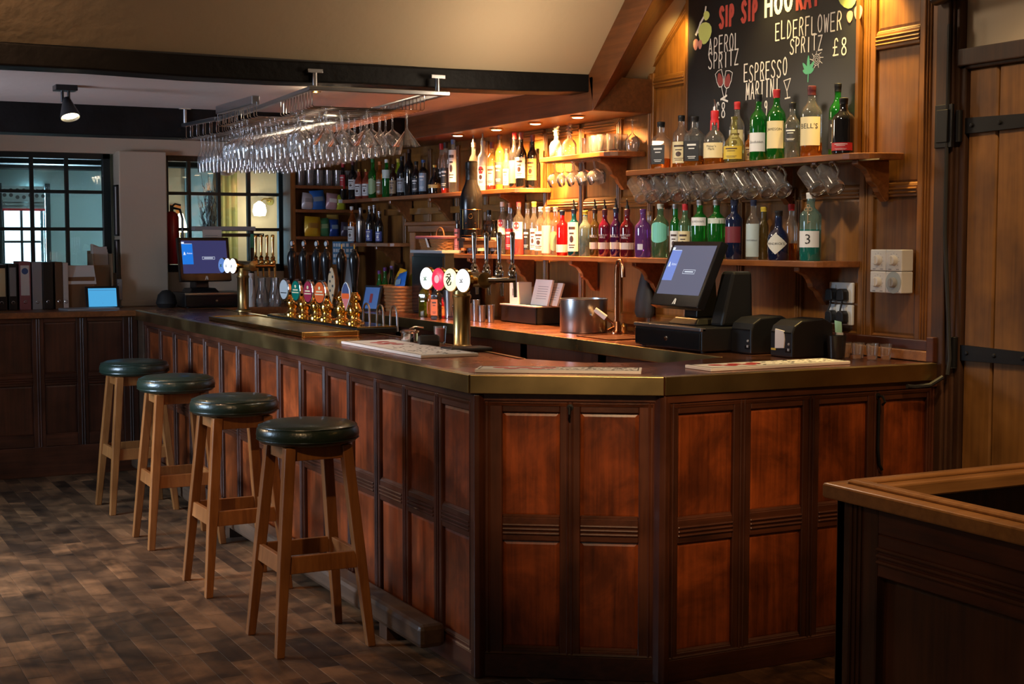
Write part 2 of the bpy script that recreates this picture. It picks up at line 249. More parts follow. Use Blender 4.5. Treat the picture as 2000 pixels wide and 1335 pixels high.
BOTTLES = [
    (1.71, 1.4, 1.925, 0.0478, 0.231, 'square', 'whiskey_bottle', 'square black-labelled whiskey bottle, first at the wall panel end of the top shelf', 'clear', 'black', 'black', 'amber', 0.22, None, 0, (0.1, 0.5)),
    (1.775, 1.318, 1.925, 0.0425, 0.259, 'spirit', 'whisky_bottle', 'slim clear bottle with dark cap between the two square black-labelled whiskeys', 'clear', 'black', 'cream', 'amber', 0.12, None, 0, (0.1, 0.5)),
    (1.7, 1.095, 1.925, 0.0483, 0.235, 'square', 'whiskey_bottle', 'second square black-labelled whiskey bottle, beside the red wax-topped one', 'clear', 'black', 'black', 'amber', 0.2, None, 0, (0.1, 0.5)),
    (1.7, 0.933, 1.925, 0.0497, 0.248, 'squat', 'bourbon_bottle', 'squat bourbon bottle with dripping red wax top and cream label', 'clear', 'redwax', 'cream', 'amber', 0.2, "Maker's\nMark", 1, (0.12, 0.4)),
    (1.695, 0.774, 1.925, 0.0463, 0.208, 'flask', 'whisky_bottle', 'round-shouldered empty bottle with pale yellow label beside the red wax top', 'olive', 'none', 'yellow', None, 0, None, 0, (0.08, 0.36)),
    (1.79, 0.883, 1.925, 0.0354, 0.288, 'spirit', 'whisky_bottle', 'tall clear bottle with red cap behind the round-shouldered one', 'clear', 'red', 'white', None, 0, None, 0, (0.2, 0.55)),
    (1.79, 0.778, 1.925, 0.0257, 0.149, 'spirit', 'whisky_bottle', 'small amber bottle half hidden behind the white-labelled green bottle', 'amber', 'black', 'tan', None, 0, None, 0, (0.1, 0.5)),
    (1.7, 0.6, 1.925, 0.0384, 0.294, 'spirit', 'whisky_bottle', 'green whisky bottle with white label and black cap before the chalkboard', 'green', 'black', 'white', None, 0, 'Glenfiddich', 0, (0.14, 0.42)),
    (1.71, 0.486, 1.925, 0.04, 0.304, 'spirit', 'whiskey_bottle', 'green whiskey bottle with bright red cap and cream label', 'green', 'red', 'cream', None, 0, 'JAMESON', 0, (0.16, 0.55)),
    (1.73, 0.401, 1.925, 0.033, 0.242, 'spirit', 'whiskey_bottle', 'clear dimpled bottle with black collar between green and cream-labelled bottles', 'clear', 'black', 'darklab', None, 0, None, 0, (0.3, 0.55)),
    (1.71, 0.248, 1.925, 0.0451, 0.297, 'spirit', 'whisky_bottle', 'big clear whisky bottle with maroon cap and large cream label', 'clear', 'maroon', 'cream', 'amber', 0.2, "BELL'S", 0, (0.16, 0.56)),
    (1.78, 0.165, 1.925, 0.0363, 0.303, 'spirit', 'whisky_bottle', 'tall green bottle with black and orange neck at the shelf end, behind a black one', 'green', 'black', 'darklab', None, 0, None, 0, (0.1, 0.5)),
    (1.69, 0.021, 1.925, 0.0456, 0.227, 'spirit', 'whisky_bottle', 'black bottle with small red label, last on the top shelf', 'black', 'black', 'red', None, 0, None, 0, (0.06, 0.2)),
    (1.7, 3.739, 1.49, 0.0229, 0.212, 'beer', 'beer_bottle', 'small dark bottle with dusky pink label at the far end of the lower shelf', 'brown', 'black', 'pink', None, 0, None, 0, (0.1, 0.75)),
    (1.7, 3.639, 1.49, 0.0226, 0.211, 'beer', 'beer_bottle', 'small dark bottle with orange label near the far end of the lower shelf', 'brown', 'black', 'orange', None, 0, None, 0, (0.1, 0.75)),
    (1.7, 3.535, 1.49, 0.0256, 0.226, 'beer', 'beer_bottle', 'small blue-black bottle behind the first tap handle', 'navy', 'black', 'navy', None, 0, None, 0, (0.1, 0.5)),
    (1.68, 3.348, 1.49, 0.0282, 0.207, 'spirit', 'liqueur_bottle', 'dark bottle with cream label between the first two tap handles', 'brown', 'black', 'cream', None, 0, None, 0, (0.1, 0.5)),
    (1.74, 3.37, 1.49, 0.0315, 0.271, 'spirit', 'rum_bottle', 'clear bottle with black cap behind the second tap handle', 'clear', 'black', 'darklab', None, 0, None, 0, (0.1, 0.5)),
    (1.68, 3.172, 1.49, 0.0247, 0.205, 'spirit', 'liqueur_bottle', 'dark bottle with grey label behind the third tap handle', 'black', 'black', 'grey', None, 0, None, 0, (0.1, 0.5)),
    (1.7, 3.109, 1.49, 0.0276, 0.315, 'tall', 'rum_bottle', 'clear white rum bottle with white cap and red round badge', 'clear', 'white', 'white', None, 0, 'BACARDI', 0, (0.38, 0.66)),
    (1.73, 3.067, 1.49, 0.0275, 0.308, 'tall', 'rum_bottle', 'rum bottle with copper cap and red picture label', 'clear', 'copper', 'red', 'amber', 0.5, None, 0, (0.1, 0.5)),
    (1.7, 2.896, 1.49, 0.033, 0.31, 'tall', 'rum_bottle', 'clear rum bottle with coral red cap and strawberry label', 'clear', 'coral', 'white', 'pinkliq', 0.4, 'BACARDI', 0, (0.3, 0.62)),
    (1.74, 2.863, 1.49, 0.0239, 0.303, 'spirit', 'vodka_bottle', 'slim dark-capped bottle with black label next to the strawberry rum', 'clear', 'black', 'black', None, 0, None, 0, (0.1, 0.5)),
    (1.71, 2.724, 1.49, 0.0235, 0.306, 'spirit', 'vodka_bottle', 'slim bottle with yellow cap next to the frosted white bottles', 'clear', 'yellow', 'white', None, 0, None, 0, (0.1, 0.5)),
    (1.69, 2.606, 1.49, 0.0348, 0.274, 'spirit', 'vodka_bottle', 'first white-capped clear bottle glowing under the downlight', 'clear', 'white', 'white', None, 0, None, 0, (0.1, 0.5)),
    (1.69, 2.521, 1.49, 0.0345, 0.272, 'spirit', 'gin_bottle', 'pink-flecked clear bottle with white stopper, second of the glowing bottles', 'clear', 'white', 'blush', None, 0, None, 0, (0.05, 0.62)),
    (1.7, 2.45, 1.49, 0.0286, 0.271, 'spirit', 'gin_bottle', 'third glowing clear bottle, beside the red one', 'clear', 'white', 'leaf', None, 0, None, 0, (0.1, 0.5)),
    (1.69, 2.356, 1.49, 0.0311, 0.249, 'tall', 'gin_bottle', 'bright red bottle with a blue and white band', 'redglass', 'navy', 'blueband', None, 0, None, 0, (0.08, 0.25)),
    (1.69, 2.225, 1.49, 0.0334, 0.255, 'tall', 'gin_bottle', 'blue-green bottle with pourer and tall white label', 'teal', 'navy', 'white', None, 0, None, 1, (0.1, 0.72)),
    (1.69, 2.103, 1.49, 0.0329, 0.245, 'spirit', 'gin_bottle', 'frosted grey-green bottle with yellow cap', 'frost', 'yellow', 'none', None, 0, None, 0, (0.1, 0.5)),
    (1.69, 2.001, 1.49, 0.0271, 0.251, 'spirit', 'gin_bottle', 'olive brown pourer bottle with pale band, first of the five banded ones', 'oliveb', 'brown', 'band', None, 0, 'NEILL', 1, (0.16, 0.3)),
    (1.7, 1.917, 1.49, 0.0322, 0.249, 'spirit', 'gin_bottle', 'magenta pourer bottle with pale band, second of the banded ones', 'magenta', 'maroon', 'band', None, 0, 'WHITLEY\nNEILL', 1, (0.16, 0.3)),
    (1.7, 1.804, 1.49, 0.0292, 0.253, 'spirit', 'gin_bottle', 'blackcurrant purple pourer bottle with pale band, third of the banded ones', 'purple', 'navy', 'band', None, 0, 'NEILL', 1, (0.16, 0.3)),
    (1.69, 1.677, 1.49, 0.0365, 0.245, 'spirit', 'gin_bottle', 'wine red pourer bottle with pale band, fourth of the banded ones', 'winered', 'maroon', 'band', None, 0, 'WHITLEY\nNEILL', 1, (0.16, 0.3)),
    (1.69, 1.527, 1.49, 0.041, 0.242, 'spirit', 'gin_bottle', 'lilac bottle with purple cap and little white tag', 'lilac', 'purple', 'tag', None, 0, None, 0, (0.16, 0.28)),
    (1.79, 1.626, 1.49, 0.0183, 0.234, 'spirit', 'gin_bottle', 'small corked bottle behind the lilac one', 'clear', 'cork', 'none', None, 0, None, 0, (0.1, 0.5)),
    (1.7, 1.384, 1.49, 0.0428, 0.265, 'spirit', 'gin_bottle', 'pale green bottle with mint ornate label under the glass tankards', 'paleg', 'clearcap', 'mint', None, 0, None, 0, (0.28, 0.66)),
    (1.72, 1.283, 1.49, 0.0249, 0.263, 'spirit', 'gin_bottle', 'slim green bottle with white cap behind the till screen', 'green', 'silver', 'white', None, 0, None, 0, (0.1, 0.5)),
    (1.72, 1.199, 1.49, 0.032, 0.261, 'spirit', 'gin_bottle', 'clear bottle with red cap and cream label behind the till screen', 'paleg', 'red', 'cream', None, 0, None, 0, (0.1, 0.5)),
    (1.72, 1.075, 1.49, 0.0388, 0.277, 'tall', 'gin_bottle', 'green bottle with silver cap and white lettered label above the till screen', 'green', 'silver', 'white', None, 0, "GORDON'S", 0, (0.56, 0.7)),
    (1.71, 0.924, 1.49, 0.0404, 0.273, 'tall', 'gin_bottle', 'bright green bottle with silver cap and pale neck band', 'green', 'silver', 'greenband', None, 0, None, 0, (0.6, 0.69)),
    (1.7, 0.774, 1.49, 0.0395, 0.27, 'tall', 'gin_bottle', 'dark navy bottle with red emblem beside the till screen', 'navy', 'navy', 'navyred', None, 0, None, 0, (0.28, 0.55)),
    (1.7, 0.629, 1.49, 0.0319, 0.266, 'spirit', 'gin_bottle', 'clear bottle with teal cap and blue picture label', 'clear', 'navy', 'picture', None, 0, 'PORTOBELLO', 0, (0.05, 0.6)),
    (1.75, 0.62, 1.49, 0.0228, 0.235, 'spirit', 'gin_bottle', 'small clear bottle with yellow wired cap', 'oliveb', 'yellow', 'none', None, 0, None, 0, (0.1, 0.5)),
    (1.69, 0.435, 1.49, 0.0466, 0.215, 'squat', 'gin_bottle', 'squat midnight blue bottle with white diamond label', 'navy', 'black', 'diamond', None, 0, "HENDRICK'S", 0, (0.12, 0.55)),
    (1.78, 0.462, 1.49, 0.0269, 0.245, 'spirit', 'gin_bottle', 'clear bottle with red top standing behind the squat blue one', 'clear', 'red', 'none', 'amber', 0.3, None, 0, (0.1, 0.5)),
    (1.69, 0.219, 1.49, 0.0451, 0.286, 'tall', 'gin_bottle', 'tall teal bottle with key emblem and white label, last on the lower shelf', 'tealclear', 'white', 'white', 'tealliq', 0.46, '3', 0, (0.2, 0.44)),
    (1.69, 5.776, 1.878, 0.0273, 0.283, 'wine', 'wine_bottle', 'dark wine bottle with red label, first at the crisp end of the upper shelf', 'black', 'red', 'red', None, 0, None, 0, (0.3, 0.68)),
    (1.69, 5.569, 1.878, 0.0345, 0.296, 'wine', 'wine_bottle', 'dark wine bottle with white label next to the red-labelled one', 'black', 'maroon', 'white', None, 0, None, 0, (0.25, 0.5)),
    (1.69, 5.444, 1.878, 0.0304, 0.222, 'wine', 'wine_bottle', 'small rose wine bottle with white label, first of two', 'rose', 'gold', 'white', None, 0, None, 0, (0.1, 0.5)),
    (1.69, 5.299, 1.878, 0.03, 0.216, 'wine', 'wine_bottle', 'small rose wine bottle with white label, second of two', 'rose', 'gold', 'white', None, 0, None, 0, (0.1, 0.5)),
    (1.7, 5.192, 1.878, 0.0334, 0.285, 'wine', 'wine_bottle', 'bright green bottle with green label beside the small rose wines', 'green', 'green', 'leaf', None, 0, None, 0, (0.1, 0.5)),
    (1.72, 5.103, 1.878, 0.0295, 0.263, 'tall', 'liqueur_bottle', 'amber orange bottle between two green bottles', 'amber', 'orange', 'brownlab', None, 0, None, 0, (0.1, 0.5)),
    (1.7, 4.928, 1.878, 0.0327, 0.269, 'wine', 'vermouth_bottle', 'green bottle with round silver label', 'green', 'white', 'greenband', None, 0, None, 0, (0.5, 0.72)),
    (1.69, 4.781, 1.878, 0.0287, 0.229, 'spirit', 'liqueur_bottle', 'brown bottle with tan label', 'brown', 'brown', 'tan', None, 0, None, 0, (0.1, 0.5)),
    (1.77, 4.879, 1.878, 0.029, 0.272, 'spirit', 'liqueur_bottle', 'yellow-green bottle behind the brown ones', 'lime', 'yellow', 'none', None, 0, None, 0, (0.1, 0.5)),
    (1.69, 4.624, 1.878, 0.0353, 0.275, 'wine', 'wine_bottle', 'tall black bottle with silver edge label', 'black', 'black', 'grey', None, 0, None, 0, (0.1, 0.45)),
    (1.69, 4.497, 1.878, 0.0349, 0.317, 'wine', 'sparkling_wine_bottle', 'tallest dark bottle with brown foil, third before the blue-capped one', 'black', 'brown', 'none', None, 0, None, 0, (0.1, 0.5)),
    (1.69, 4.376, 1.878, 0.0311, 0.228, 'wine', 'wine_bottle', 'dark bottle between the foil-topped and the blue-capped bottles', 'black', 'black', 'darklab', None, 0, None, 0, (0.1, 0.5)),
    (1.69, 4.255, 1.878, 0.0308, 0.232, 'tall', 'liqueur_bottle', 'black bottle with blue-grey label and blue cap', 'black', 'blue', 'bluegrey', None, 0, None, 0, (0.1, 0.62)),
    (1.69, 4.072, 1.878, 0.0437, 0.19, 'flask', 'liqueur_bottle', 'round squat black bottle with gold band', 'black', 'gold', 'goldband', None, 0, None, 0, (0.2, 0.32)),
    (1.74, 4.075, 1.878, 0.0236, 0.331, 'tall', 'vodka_bottle', 'slim clear bottle with red cap behind the gold-banded round one', 'clear', 'red', 'darklab', 'pinkliq', 0.12, None, 0, (0.1, 0.5)),
    (1.7, 3.923, 1.878, 0.0298, 0.328, 'tall', 'vodka_bottle', 'clear bottle with black cap and red base', 'clear', 'black', 'darklab', 'redliq', 0.12, None, 0, (0.1, 0.5)),
    (1.7, 3.805, 1.878, 0.0295, 0.34, 'tall', 'vodka_bottle', 'white-labelled bottle with blue cap behind the giant champagne bottle', 'clear', 'blue', 'white', None, 0, None, 0, (0.2, 0.8)),
    (1.7, 3.503, 1.878, 0.0286, 0.303, 'spirit', 'vodka_bottle', 'clear bottle with chrome pourer just beyond the giant champagne bottle', 'clear', 'silver', 'white', 'redliq', 0.18, None, 1, (0.1, 0.5)),
    (1.69, 3.352, 1.878, 0.0313, 0.303, 'tall', 'rum_bottle', 'glowing white bottle with round grey badge and chrome pourer', 'white', 'silver', 'white', None, 0, None, 1, (0.1, 0.5)),
    (1.71, 3.266, 1.878, 0.0311, 0.292, 'spirit', 'tequila_bottle', 'pale yellow bottle with maroon stopper', 'paley', 'maroon', 'grey', 'redliq', 0.12, None, 0, (0.1, 0.5)),
    (1.7, 3.142, 1.878, 0.0276, 0.327, 'tall', 'tequila_bottle', 'tall golden bottle with dark wooden stopper', 'gold', 'brown', 'darklab', None, 0, None, 0, (0.1, 0.5)),
    (1.72, 3.094, 1.878, 0.0214, 0.243, 'spirit', 'liqueur_bottle', 'small clear bottle half hidden behind the black wine', 'clear', 'black', 'grey', None, 0, None, 0, (0.1, 0.5)),
    (1.73, 3.007, 1.878, 0.0333, 0.334, 'wine', 'wine_bottle', 'black wine bottle with red foil and gold edge label, first of the wine trio', 'black', 'red', 'goldband', None, 0, None, 0, (0.1, 0.5)),
    (1.71, 2.883, 1.878, 0.0328, 0.325, 'wine', 'wine_bottle', 'black wine bottle with white label in the wine trio', 'black', 'maroon', 'white', None, 0, None, 0, (0.18, 0.55)),
    (1.77, 2.856, 1.878, 0.0328, 0.311, 'wine', 'wine_bottle', 'black wine bottle with gold label at the curved end of the upper shelf', 'black', 'maroon', 'goldlab', None, 0, None, 0, (0.15, 0.55)),
    (1.81, 2.874, 1.878, 0.021, 0.233, 'wine', 'wine_bottle', 'dark wine bottle at the very end behind the gold-labelled one', 'black', 'black', 'none', None, 0, None, 0, (0.1, 0.5)),
    (1.66, 5.519, 1.556, 0.0306, 0.27, 'wine', 'cider_bottle', 'amber bottle with white cap and white label on the small shelf', 'amber', 'white', 'white', None, 0, None, 0, (0.04, 0.45)),
    (1.69, 5.418, 1.556, 0.0341, 0.26, 'spirit', 'steel_bottle', 'brushed steel flask bottle on the small shelf', 'steel', 'steel', 'none', None, 0, None, 0, (0.1, 0.5)),
    (1.67, 5.182, 1.556, 0.0297, 0.267, 'beer', 'beer_bottle', 'dark swing-top beer bottle with blue label beside the steel flask', 'black', 'silver', 'bluelab', None, 0, None, 0, (0.05, 0.36)),
    (1.65, 4.945, 1.556, 0.0291, 0.225, 'beer', 'beer_bottle', 'dark swing-top beer bottle with blue label at the shelf end', 'black', 'silver', 'bluelab', None, 0, None, 0, (0.05, 0.36)),
    (1.73, 5.243, 1.556, 0.0262, 0.276, 'beer', 'beer_bottle', 'dark beer bottle behind the two swing-top ones', 'black', 'silver', 'none', None, 0, None, 0, (0.1, 0.5)),
    (1.6, 4.828, 1.1, 0.0216, 0.263, 'wine', 'wine_bottle', 'green bottle with white and purple label beside the wicker basket', 'green', 'purple', 'white', None, 0, None, 0, (0.1, 0.4)),
    (1.66, 4.871, 1.1, 0.0218, 0.283, 'wine', 'wine_bottle', 'green bottle with purple foil behind the framed card', 'green', 'purple', 'none', None, 0, None, 0, (0.1, 0.5)),
    (1.72, 4.893, 1.1, 0.0219, 0.293, 'wine', 'wine_bottle', 'dark bottle with lilac foil behind the wicker basket', 'black', 'lilac', 'none', None, 0, None, 0, (0.1, 0.5)),
    (1.42, 3.64, 1.1, 0.032, 0.233, 'square', 'oil_bottle', 'square bottle of green oil beneath the lit badges', 'oil', 'black', 'none', None, 0, None, 0, (0.1, 0.5)),
    (1.36, 3.319, 1.1, 0.0309, 0.241, 'square', 'syrup_bottle', 'square bottle of dark syrup beside the green oil', 'black', 'black', 'orange', None, 0, None, 0, (0.1, 0.5)),
    (1.44, 3.591, 1.1, 0.0191, 0.186, 'square', 'syrup_bottle', 'orange syrup bottle between the green and the dark ones', 'orangeg', 'black', 'orange', None, 0, None, 0, (0.1, 0.5)),
    (1.46, 3.443, 1.1, 0.0189, 0.143, 'spirit', 'syrup_bottle', 'small red syrup bottle behind the beer font column', 'redglass', 'black', 'orange', None, 0, None, 0, (0.1, 0.5)),
]
CHALK = [
    ('SIP', 1.0809, 2.5832, 0.9627, 2.5819, 0.0718, 'red'),
    ('SIP', 0.9071, 2.5886, 0.7826, 2.5834, 0.0702, 'red'),
    ('HOO', 0.7372, 2.5887, 0.5246, 2.5884, 0.0731, 'white'),
    ('RAY', 0.5104, 2.5864, 0.3443, 2.5889, 0.0709, 'red'),
    ('APEROL', 1.1711, 2.4617, 0.9166, 2.4611, 0.0752, 'w'),
    ('SPRITZ', 1.1699, 2.3913, 0.9192, 2.3887, 0.0705, 'w'),
    ('ESPRESSO', 0.8859, 2.3033, 0.5577, 2.3031, 0.075, 'w'),
    ('MARTINI', 0.8686, 2.2245, 0.6142, 2.223, 0.075, 'w'),
    ('ELDERFLOWER', 0.6562, 2.467, 0.1956, 2.4596, 0.0747, 'w'),
    ('SPRITZ', 0.5489, 2.3937, 0.3194, 2.3893, 0.0626, 'w'),
    ('£8', 0.2651, 2.353, 0.1574, 2.3515, 0.0666, 'w'),
    ('£8', 1.111, 2.1534, 1.0157, 2.1559, 0.0727, 'w'),
    ('9', 0.7243, 2.1432, 0.6979, 2.1434, 0.0598, 'w'),
]
# ------------------------------------------------------------------ mesh helpers
class M:
    def __init__(s): s.v = []; s.f = []; s.mi = []; s.sm = []; s.tint = None
    def add(s, vs, fs, m=0, smooth=False):
        o = len(s.v); s.v += [tuple(p) for p in vs]
        for f in fs: s.f.append([i + o for i in f]); s.mi.append(m); s.sm.append(smooth)
    def box(s, x0, y0, z0, x1, y1, z1, m=0):
        x0, x1 = min(x0, x1), max(x0, x1); y0, y1 = min(y0, y1), max(y0, y1); z0, z1 = min(z0, z1), max(z0, z1)
        s.add([(x0,y0,z0),(x1,y0,z0),(x1,y1,z0),(x0,y1,z0),(x0,y0,z1),(x1,y0,z1),(x1,y1,z1),(x0,y1,z1)],
              [(3,2,1,0),(4,5,6,7),(0,1,5,4),(1,2,6,5),(2,3,7,6),(3,0,4,7)], m)
    def hexa(s, p, m=0):
        s.add(p, [(3,2,1,0),(4,5,6,7),(0,1,5,4),(1,2,6,5),(2,3,7,6),(3,0,4,7)], m)
    def prism(s, poly, fn, w0, w1, m=0):
        n = len(poly)
        vs = [fn(u, v, w0) for u, v in poly] + [fn(u, v, w1) for u, v in poly]
        s.add(vs, [tuple(range(n))[::-1], tuple(range(n, 2*n))] + [(i, (i+1) % n, n + (i+1) % n, n + i) for i in range(n)], m)
    def lathe(s, prof, c=(0,0,0), n=16, m=0, axis=None, smooth=True, mfun=None, square=False):
        rot = Vector((0,0,1)).rotation_difference(Vector(axis)).to_matrix() if axis is not None else None
        rings = []; vs = []
        def P(p):
            q = Vector(p)
            if rot: q = rot @ q
            return (q.x + c[0], q.y + c[1], q.z + c[2])
        for r, z in prof:
            if r < 1e-6: rings.append([len(vs)]); vs.append(P((0,0,z)))
            else:
                ids = []
                for k in range(n):
                    a = 2*PI*k/n
                    x, y = math.cos(a), math.sin(a)
                    if square:
                        q = max(abs(x), abs(y)); k_ = min(0.86/q, 1.12) if r > 0.02 else 1; x, y = x*k_, y*k_
                    ids.append(len(vs)); vs.append(P((r*x, r*y, z)))
                rings.append(ids)
        o = len(s.v); s.v += vs
        for i in range(len(rings)-1):
            a, b = rings[i], rings[i+1]; mm = mfun(prof[i][1], prof[i+1][1]) if mfun else m
            for k in range(n):
                k2 = (k+1) % n
                if len(a) == 1 and len(b) == 1: continue
                if len(a) == 1: f = [a[0], b[k2], b[k]]
                elif len(b) == 1: f = [a[k], a[k2], b[0]]
                else: f = [a[k], a[k2], b[k2], b[k]]
                s.f.append([i_ + o for i_ in f]); s.mi.append(mm); s.sm.append(smooth)
    def cyl(s, p0, p1, r0, r1=None, n=12, m=0, smooth=True):
        r1 = r0 if r1 is None else r1; p0 = Vector(p0); d = Vector(p1) - p0
        s.lathe([(0,0),(r0,0),(r0,0),(r1,d.length),(r1,d.length),(0,d.length)], p0, n, m, d.normalized(), smooth)
    def tube(s, pts, r, n=8, m=0, smooth=True, cap=True):
        pts = [Vector(p) for p in pts]; rs = r if isinstance(r, (list, tuple)) else [r]*len(pts)
        o = len(s.v); up = None
        for i, p in enumerate(pts):
            t = (pts[min(i+1, len(pts)-1)] - pts[max(i-1, 0)]).normalized()
            if up is None:
                up = Vector((0,0,1)) if abs(t.z) < 0.9 else Vector((1,0,0))
            a = t.cross(up).normalized(); up = a.cross(t).normalized()
            for k in range(n):
                w = 2*PI*k/n; q = p + a*math.cos(w)*rs[i] + up*math.sin(w)*rs[i]; s.v.append(tuple(q))
        for i in range(len(pts)-1):
            for k in range(n):
                s.f.append([o+i*n+k, o+i*n+(k+1)%n, o+(i+1)*n+(k+1)%n, o+(i+1)*n+k]); s.mi.append(m); s.sm.append(smooth)
        if cap:
            s.f.append([o+k for k in range(n)][::-1]); s.mi.append(m); s.sm.append(False)
            s.f.append([o+(len(pts)-1)*n+k for k in range(n)]); s.mi.append(m); s.sm.append(False)
    def make(s, name, mats, parent=None, bevel=0.0, loc=None, seg=2):
        me = bpy.data.meshes.new(name); me.from_pydata(s.v, [], s.f)
        for m_ in (mats if isinstance(mats, (list, tuple)) else [mats]): me.materials.append(m_)
        me.polygons.foreach_set('material_index', s.mi); me.polygons.foreach_set('use_smooth', s.sm)
        me.update()
        o = bpy.data.objects.new(name, me); COL.objects.link(o)
        if parent: o.parent = parent
        if loc: o.location = loc
        if any(s.sm): me.set_sharp_from_angle(angle=math.radians(42))
        if bevel:
            b = o.modifiers.new('bevel', 'BEVEL'); b.width = bevel; b.segments = seg; b.limit_method = 'ANGLE'; b.angle_limit = math.radians(40)
        return o
def tag(o, label=None, cat=None, group=None, kind=None):
    if label: o['label'] = label
    if cat: o['category'] = cat
    if group: o['group'] = group
    if kind: o['kind'] = kind
    return o
def thing(name, label, cat, loc=(0,0,0), rz=0.0, group=None, rot=None):
    o = bpy.data.objects.new(name, None); COL.objects.link(o); o.empty_display_size = 0.05
    o.location = loc; o.rotation_euler = rot or (0,0,rz)
    return tag(o, label, cat, group)
def struct(o): o['kind'] = 'structure'; return o
def dup(root, loc=None, rot=None, label=None, group=None):
    r = root.copy(); COL.objects.link(r)
    for k in root.children:
        c = k.copy(); COL.objects.link(c); c.parent = r
        for g in k.children:
            d = g.copy(); COL.objects.link(d); d.parent = c
    if loc is not None: r.location = loc
    if rot is not None: r.rotation_euler = rot
    if label: r['label'] = label
    if group: r['group'] = group
    return r
def arc(c, r, a0, a1, n, fn):
    return [fn(c[0] + r*math.cos(a0 + (a1-a0)*i/n), c[1] + r*math.sin(a0 + (a1-a0)*i/n)) for i in range(n+1)]
_txt = {}
def text_geo(body):
    """outline lettering as flat faces, centred, width and height returned"""
    if body not in _txt:
        cu = bpy.data.curves.new('lettering', 'FONT'); cu.body = body; cu.align_x = 'CENTER'; cu.resolution_u = 2; cu.space_line = 0.85
        ob = bpy.data.objects.new('lettering', cu); COL.objects.link(ob)
        dg = bpy.context.evaluated_depsgraph_get(); me = bpy.data.meshes.new_from_object(ob.evaluated_get(dg))
        vs = [v.co.copy() for v in me.vertices]; fs = [tuple(p.vertices) for p in me.polygons]
        bpy.data.objects.remove(ob); bpy.data.curves.remove(cu); bpy.data.meshes.remove(me)
        x0, x1 = min(v.x for v in vs), max(v.x for v in vs); y0, y1 = min(v.y for v in vs), max(v.y for v in vs)
        _txt[body] = ([((v.x-(x0+x1)/2), (v.y-(y0+y1)/2)) for v in vs], fs, x1-x0, y1-y0)
    return _txt[body]
def text_on(body, fn, w=None, h=None, name='lettering', mat=None, parent=None):
    """lettering WxH laid on the surface fn(u, v)"""
    vs, fs, W, H = text_geo(body)
    k = min([x for x in ((w/W if w else None), (h/H if h else None)) if x])
    m = M(); m.add([fn(x*k, y*k) for x, y in vs], fs)
    return m.make(name, mat, parent)

# planar frames: u along the wall, v up, w out towards the viewer
F_LEFT = lambda u, v, w: (0.025 - w, u, v)                 # long bar front (u = Y)
F_SIDE = lambda u, v, w: (u, -0.372 - w, v)                # end bar front (u = X)
CU = (0.8318, -0.5551); CN = (-0.5551, -0.8318)
F_CH = lambda u, v, w: (0.014 + CU[0]*u + CN[0]*(w-0.012), 0.022 + CU[1]*u + CN[1]*(w-0.012), v)
F_DADO = lambda u, v, w: (u, 5.30 - w, v)                  # rear dado (u = X)
F_WALL = lambda u, v, w: (1.85 - w, u, v)                  # bar wall (u = Y)
def pbox(m, F, u0, u1, v0, v1, w0, w1, mi=0):
    m.hexa([F(u0,v0,w0),F(u1,v0,w0),F(u1,v0,w1),F(u0,v0,w1),F(u0,v1,w0),F(u1,v1,w0),F(u1,v1,w1),F(u0,v1,w1)], mi)
def panel(F, u0, u1, v0, v1, mat, parent, w=-0.012, name='panel'):
    """sunk board with a bevelled margin tucked behind the rails"""
    m = M(); t = 0.014; b = 0.016
    m.prism([(u0-b, v0-b), (u1+b, v0-b), (u1+b, v1+b), (u0-b, v1+b)], F, w-0.010, w-0.004)
    q = [F(u0,v0,w-0.004),F(u1,v0,w-0.004),F(u1,v1,w-0.004),F(u0,v1,w-0.004),F(u0+t,v0+t,w),F(u1-t,v0+t,w),F(u1-t,v1-t,w),F(u0+t,v1-t,w)]
    m.add(q, [(0,1,5,4),(1,2,6,5),(2,3,7,6),(3,0,4,7),(4,5,6,7)])
    return m.make(name, mat, parent)
def stile(F, u0, u1, v0, v1, mat, parent, d=0.022, reeds=2, name='stile', w0=-0.03):
    m = M(); pbox(m, F, u0, u1, v0, v1, w0, 0.0)
    c = (u0+u1)/2; n = reeds
    for i in range(n):
        x = c + (i-(n-1)/2)*0.016
        m.prism([(x-0.006, 0.0), (x-0.003, 0.006), (x+0.003, 0.006), (x+0.006, 0.0)], lambda a, b, c_: F(a, c_, b), v0+0.004, v1-0.004)
    return m.make(name, mat, parent, 0.004, seg=1)
def rail(F, u0, u1, v0, v1, mat, parent, reeds=0, sill=True, name='rail', w0=-0.03):
    m = M(); pbox(m, F, u0, u1, v0, v1, w0, -0.002)
    c = (v0+v1)/2
    for i in range(reeds):
        x = c + (i-(reeds-1)/2)*0.015
        m.prism([(x-0.006, -0.002), (x-0.003, 0.005), (x+0.003, 0.005), (x+0.006, -0.002)], lambda a, b, c_: F(c_, a, b), u0, u1)
    if sill:
        m.prism([(v1, -0.002), (v1+0.012, -0.016), (v1, -0.016)], lambda a, b, c_: F(c_, a, b), u0, u1)
    return m.make(name, mat, parent, 0.003, seg=1)

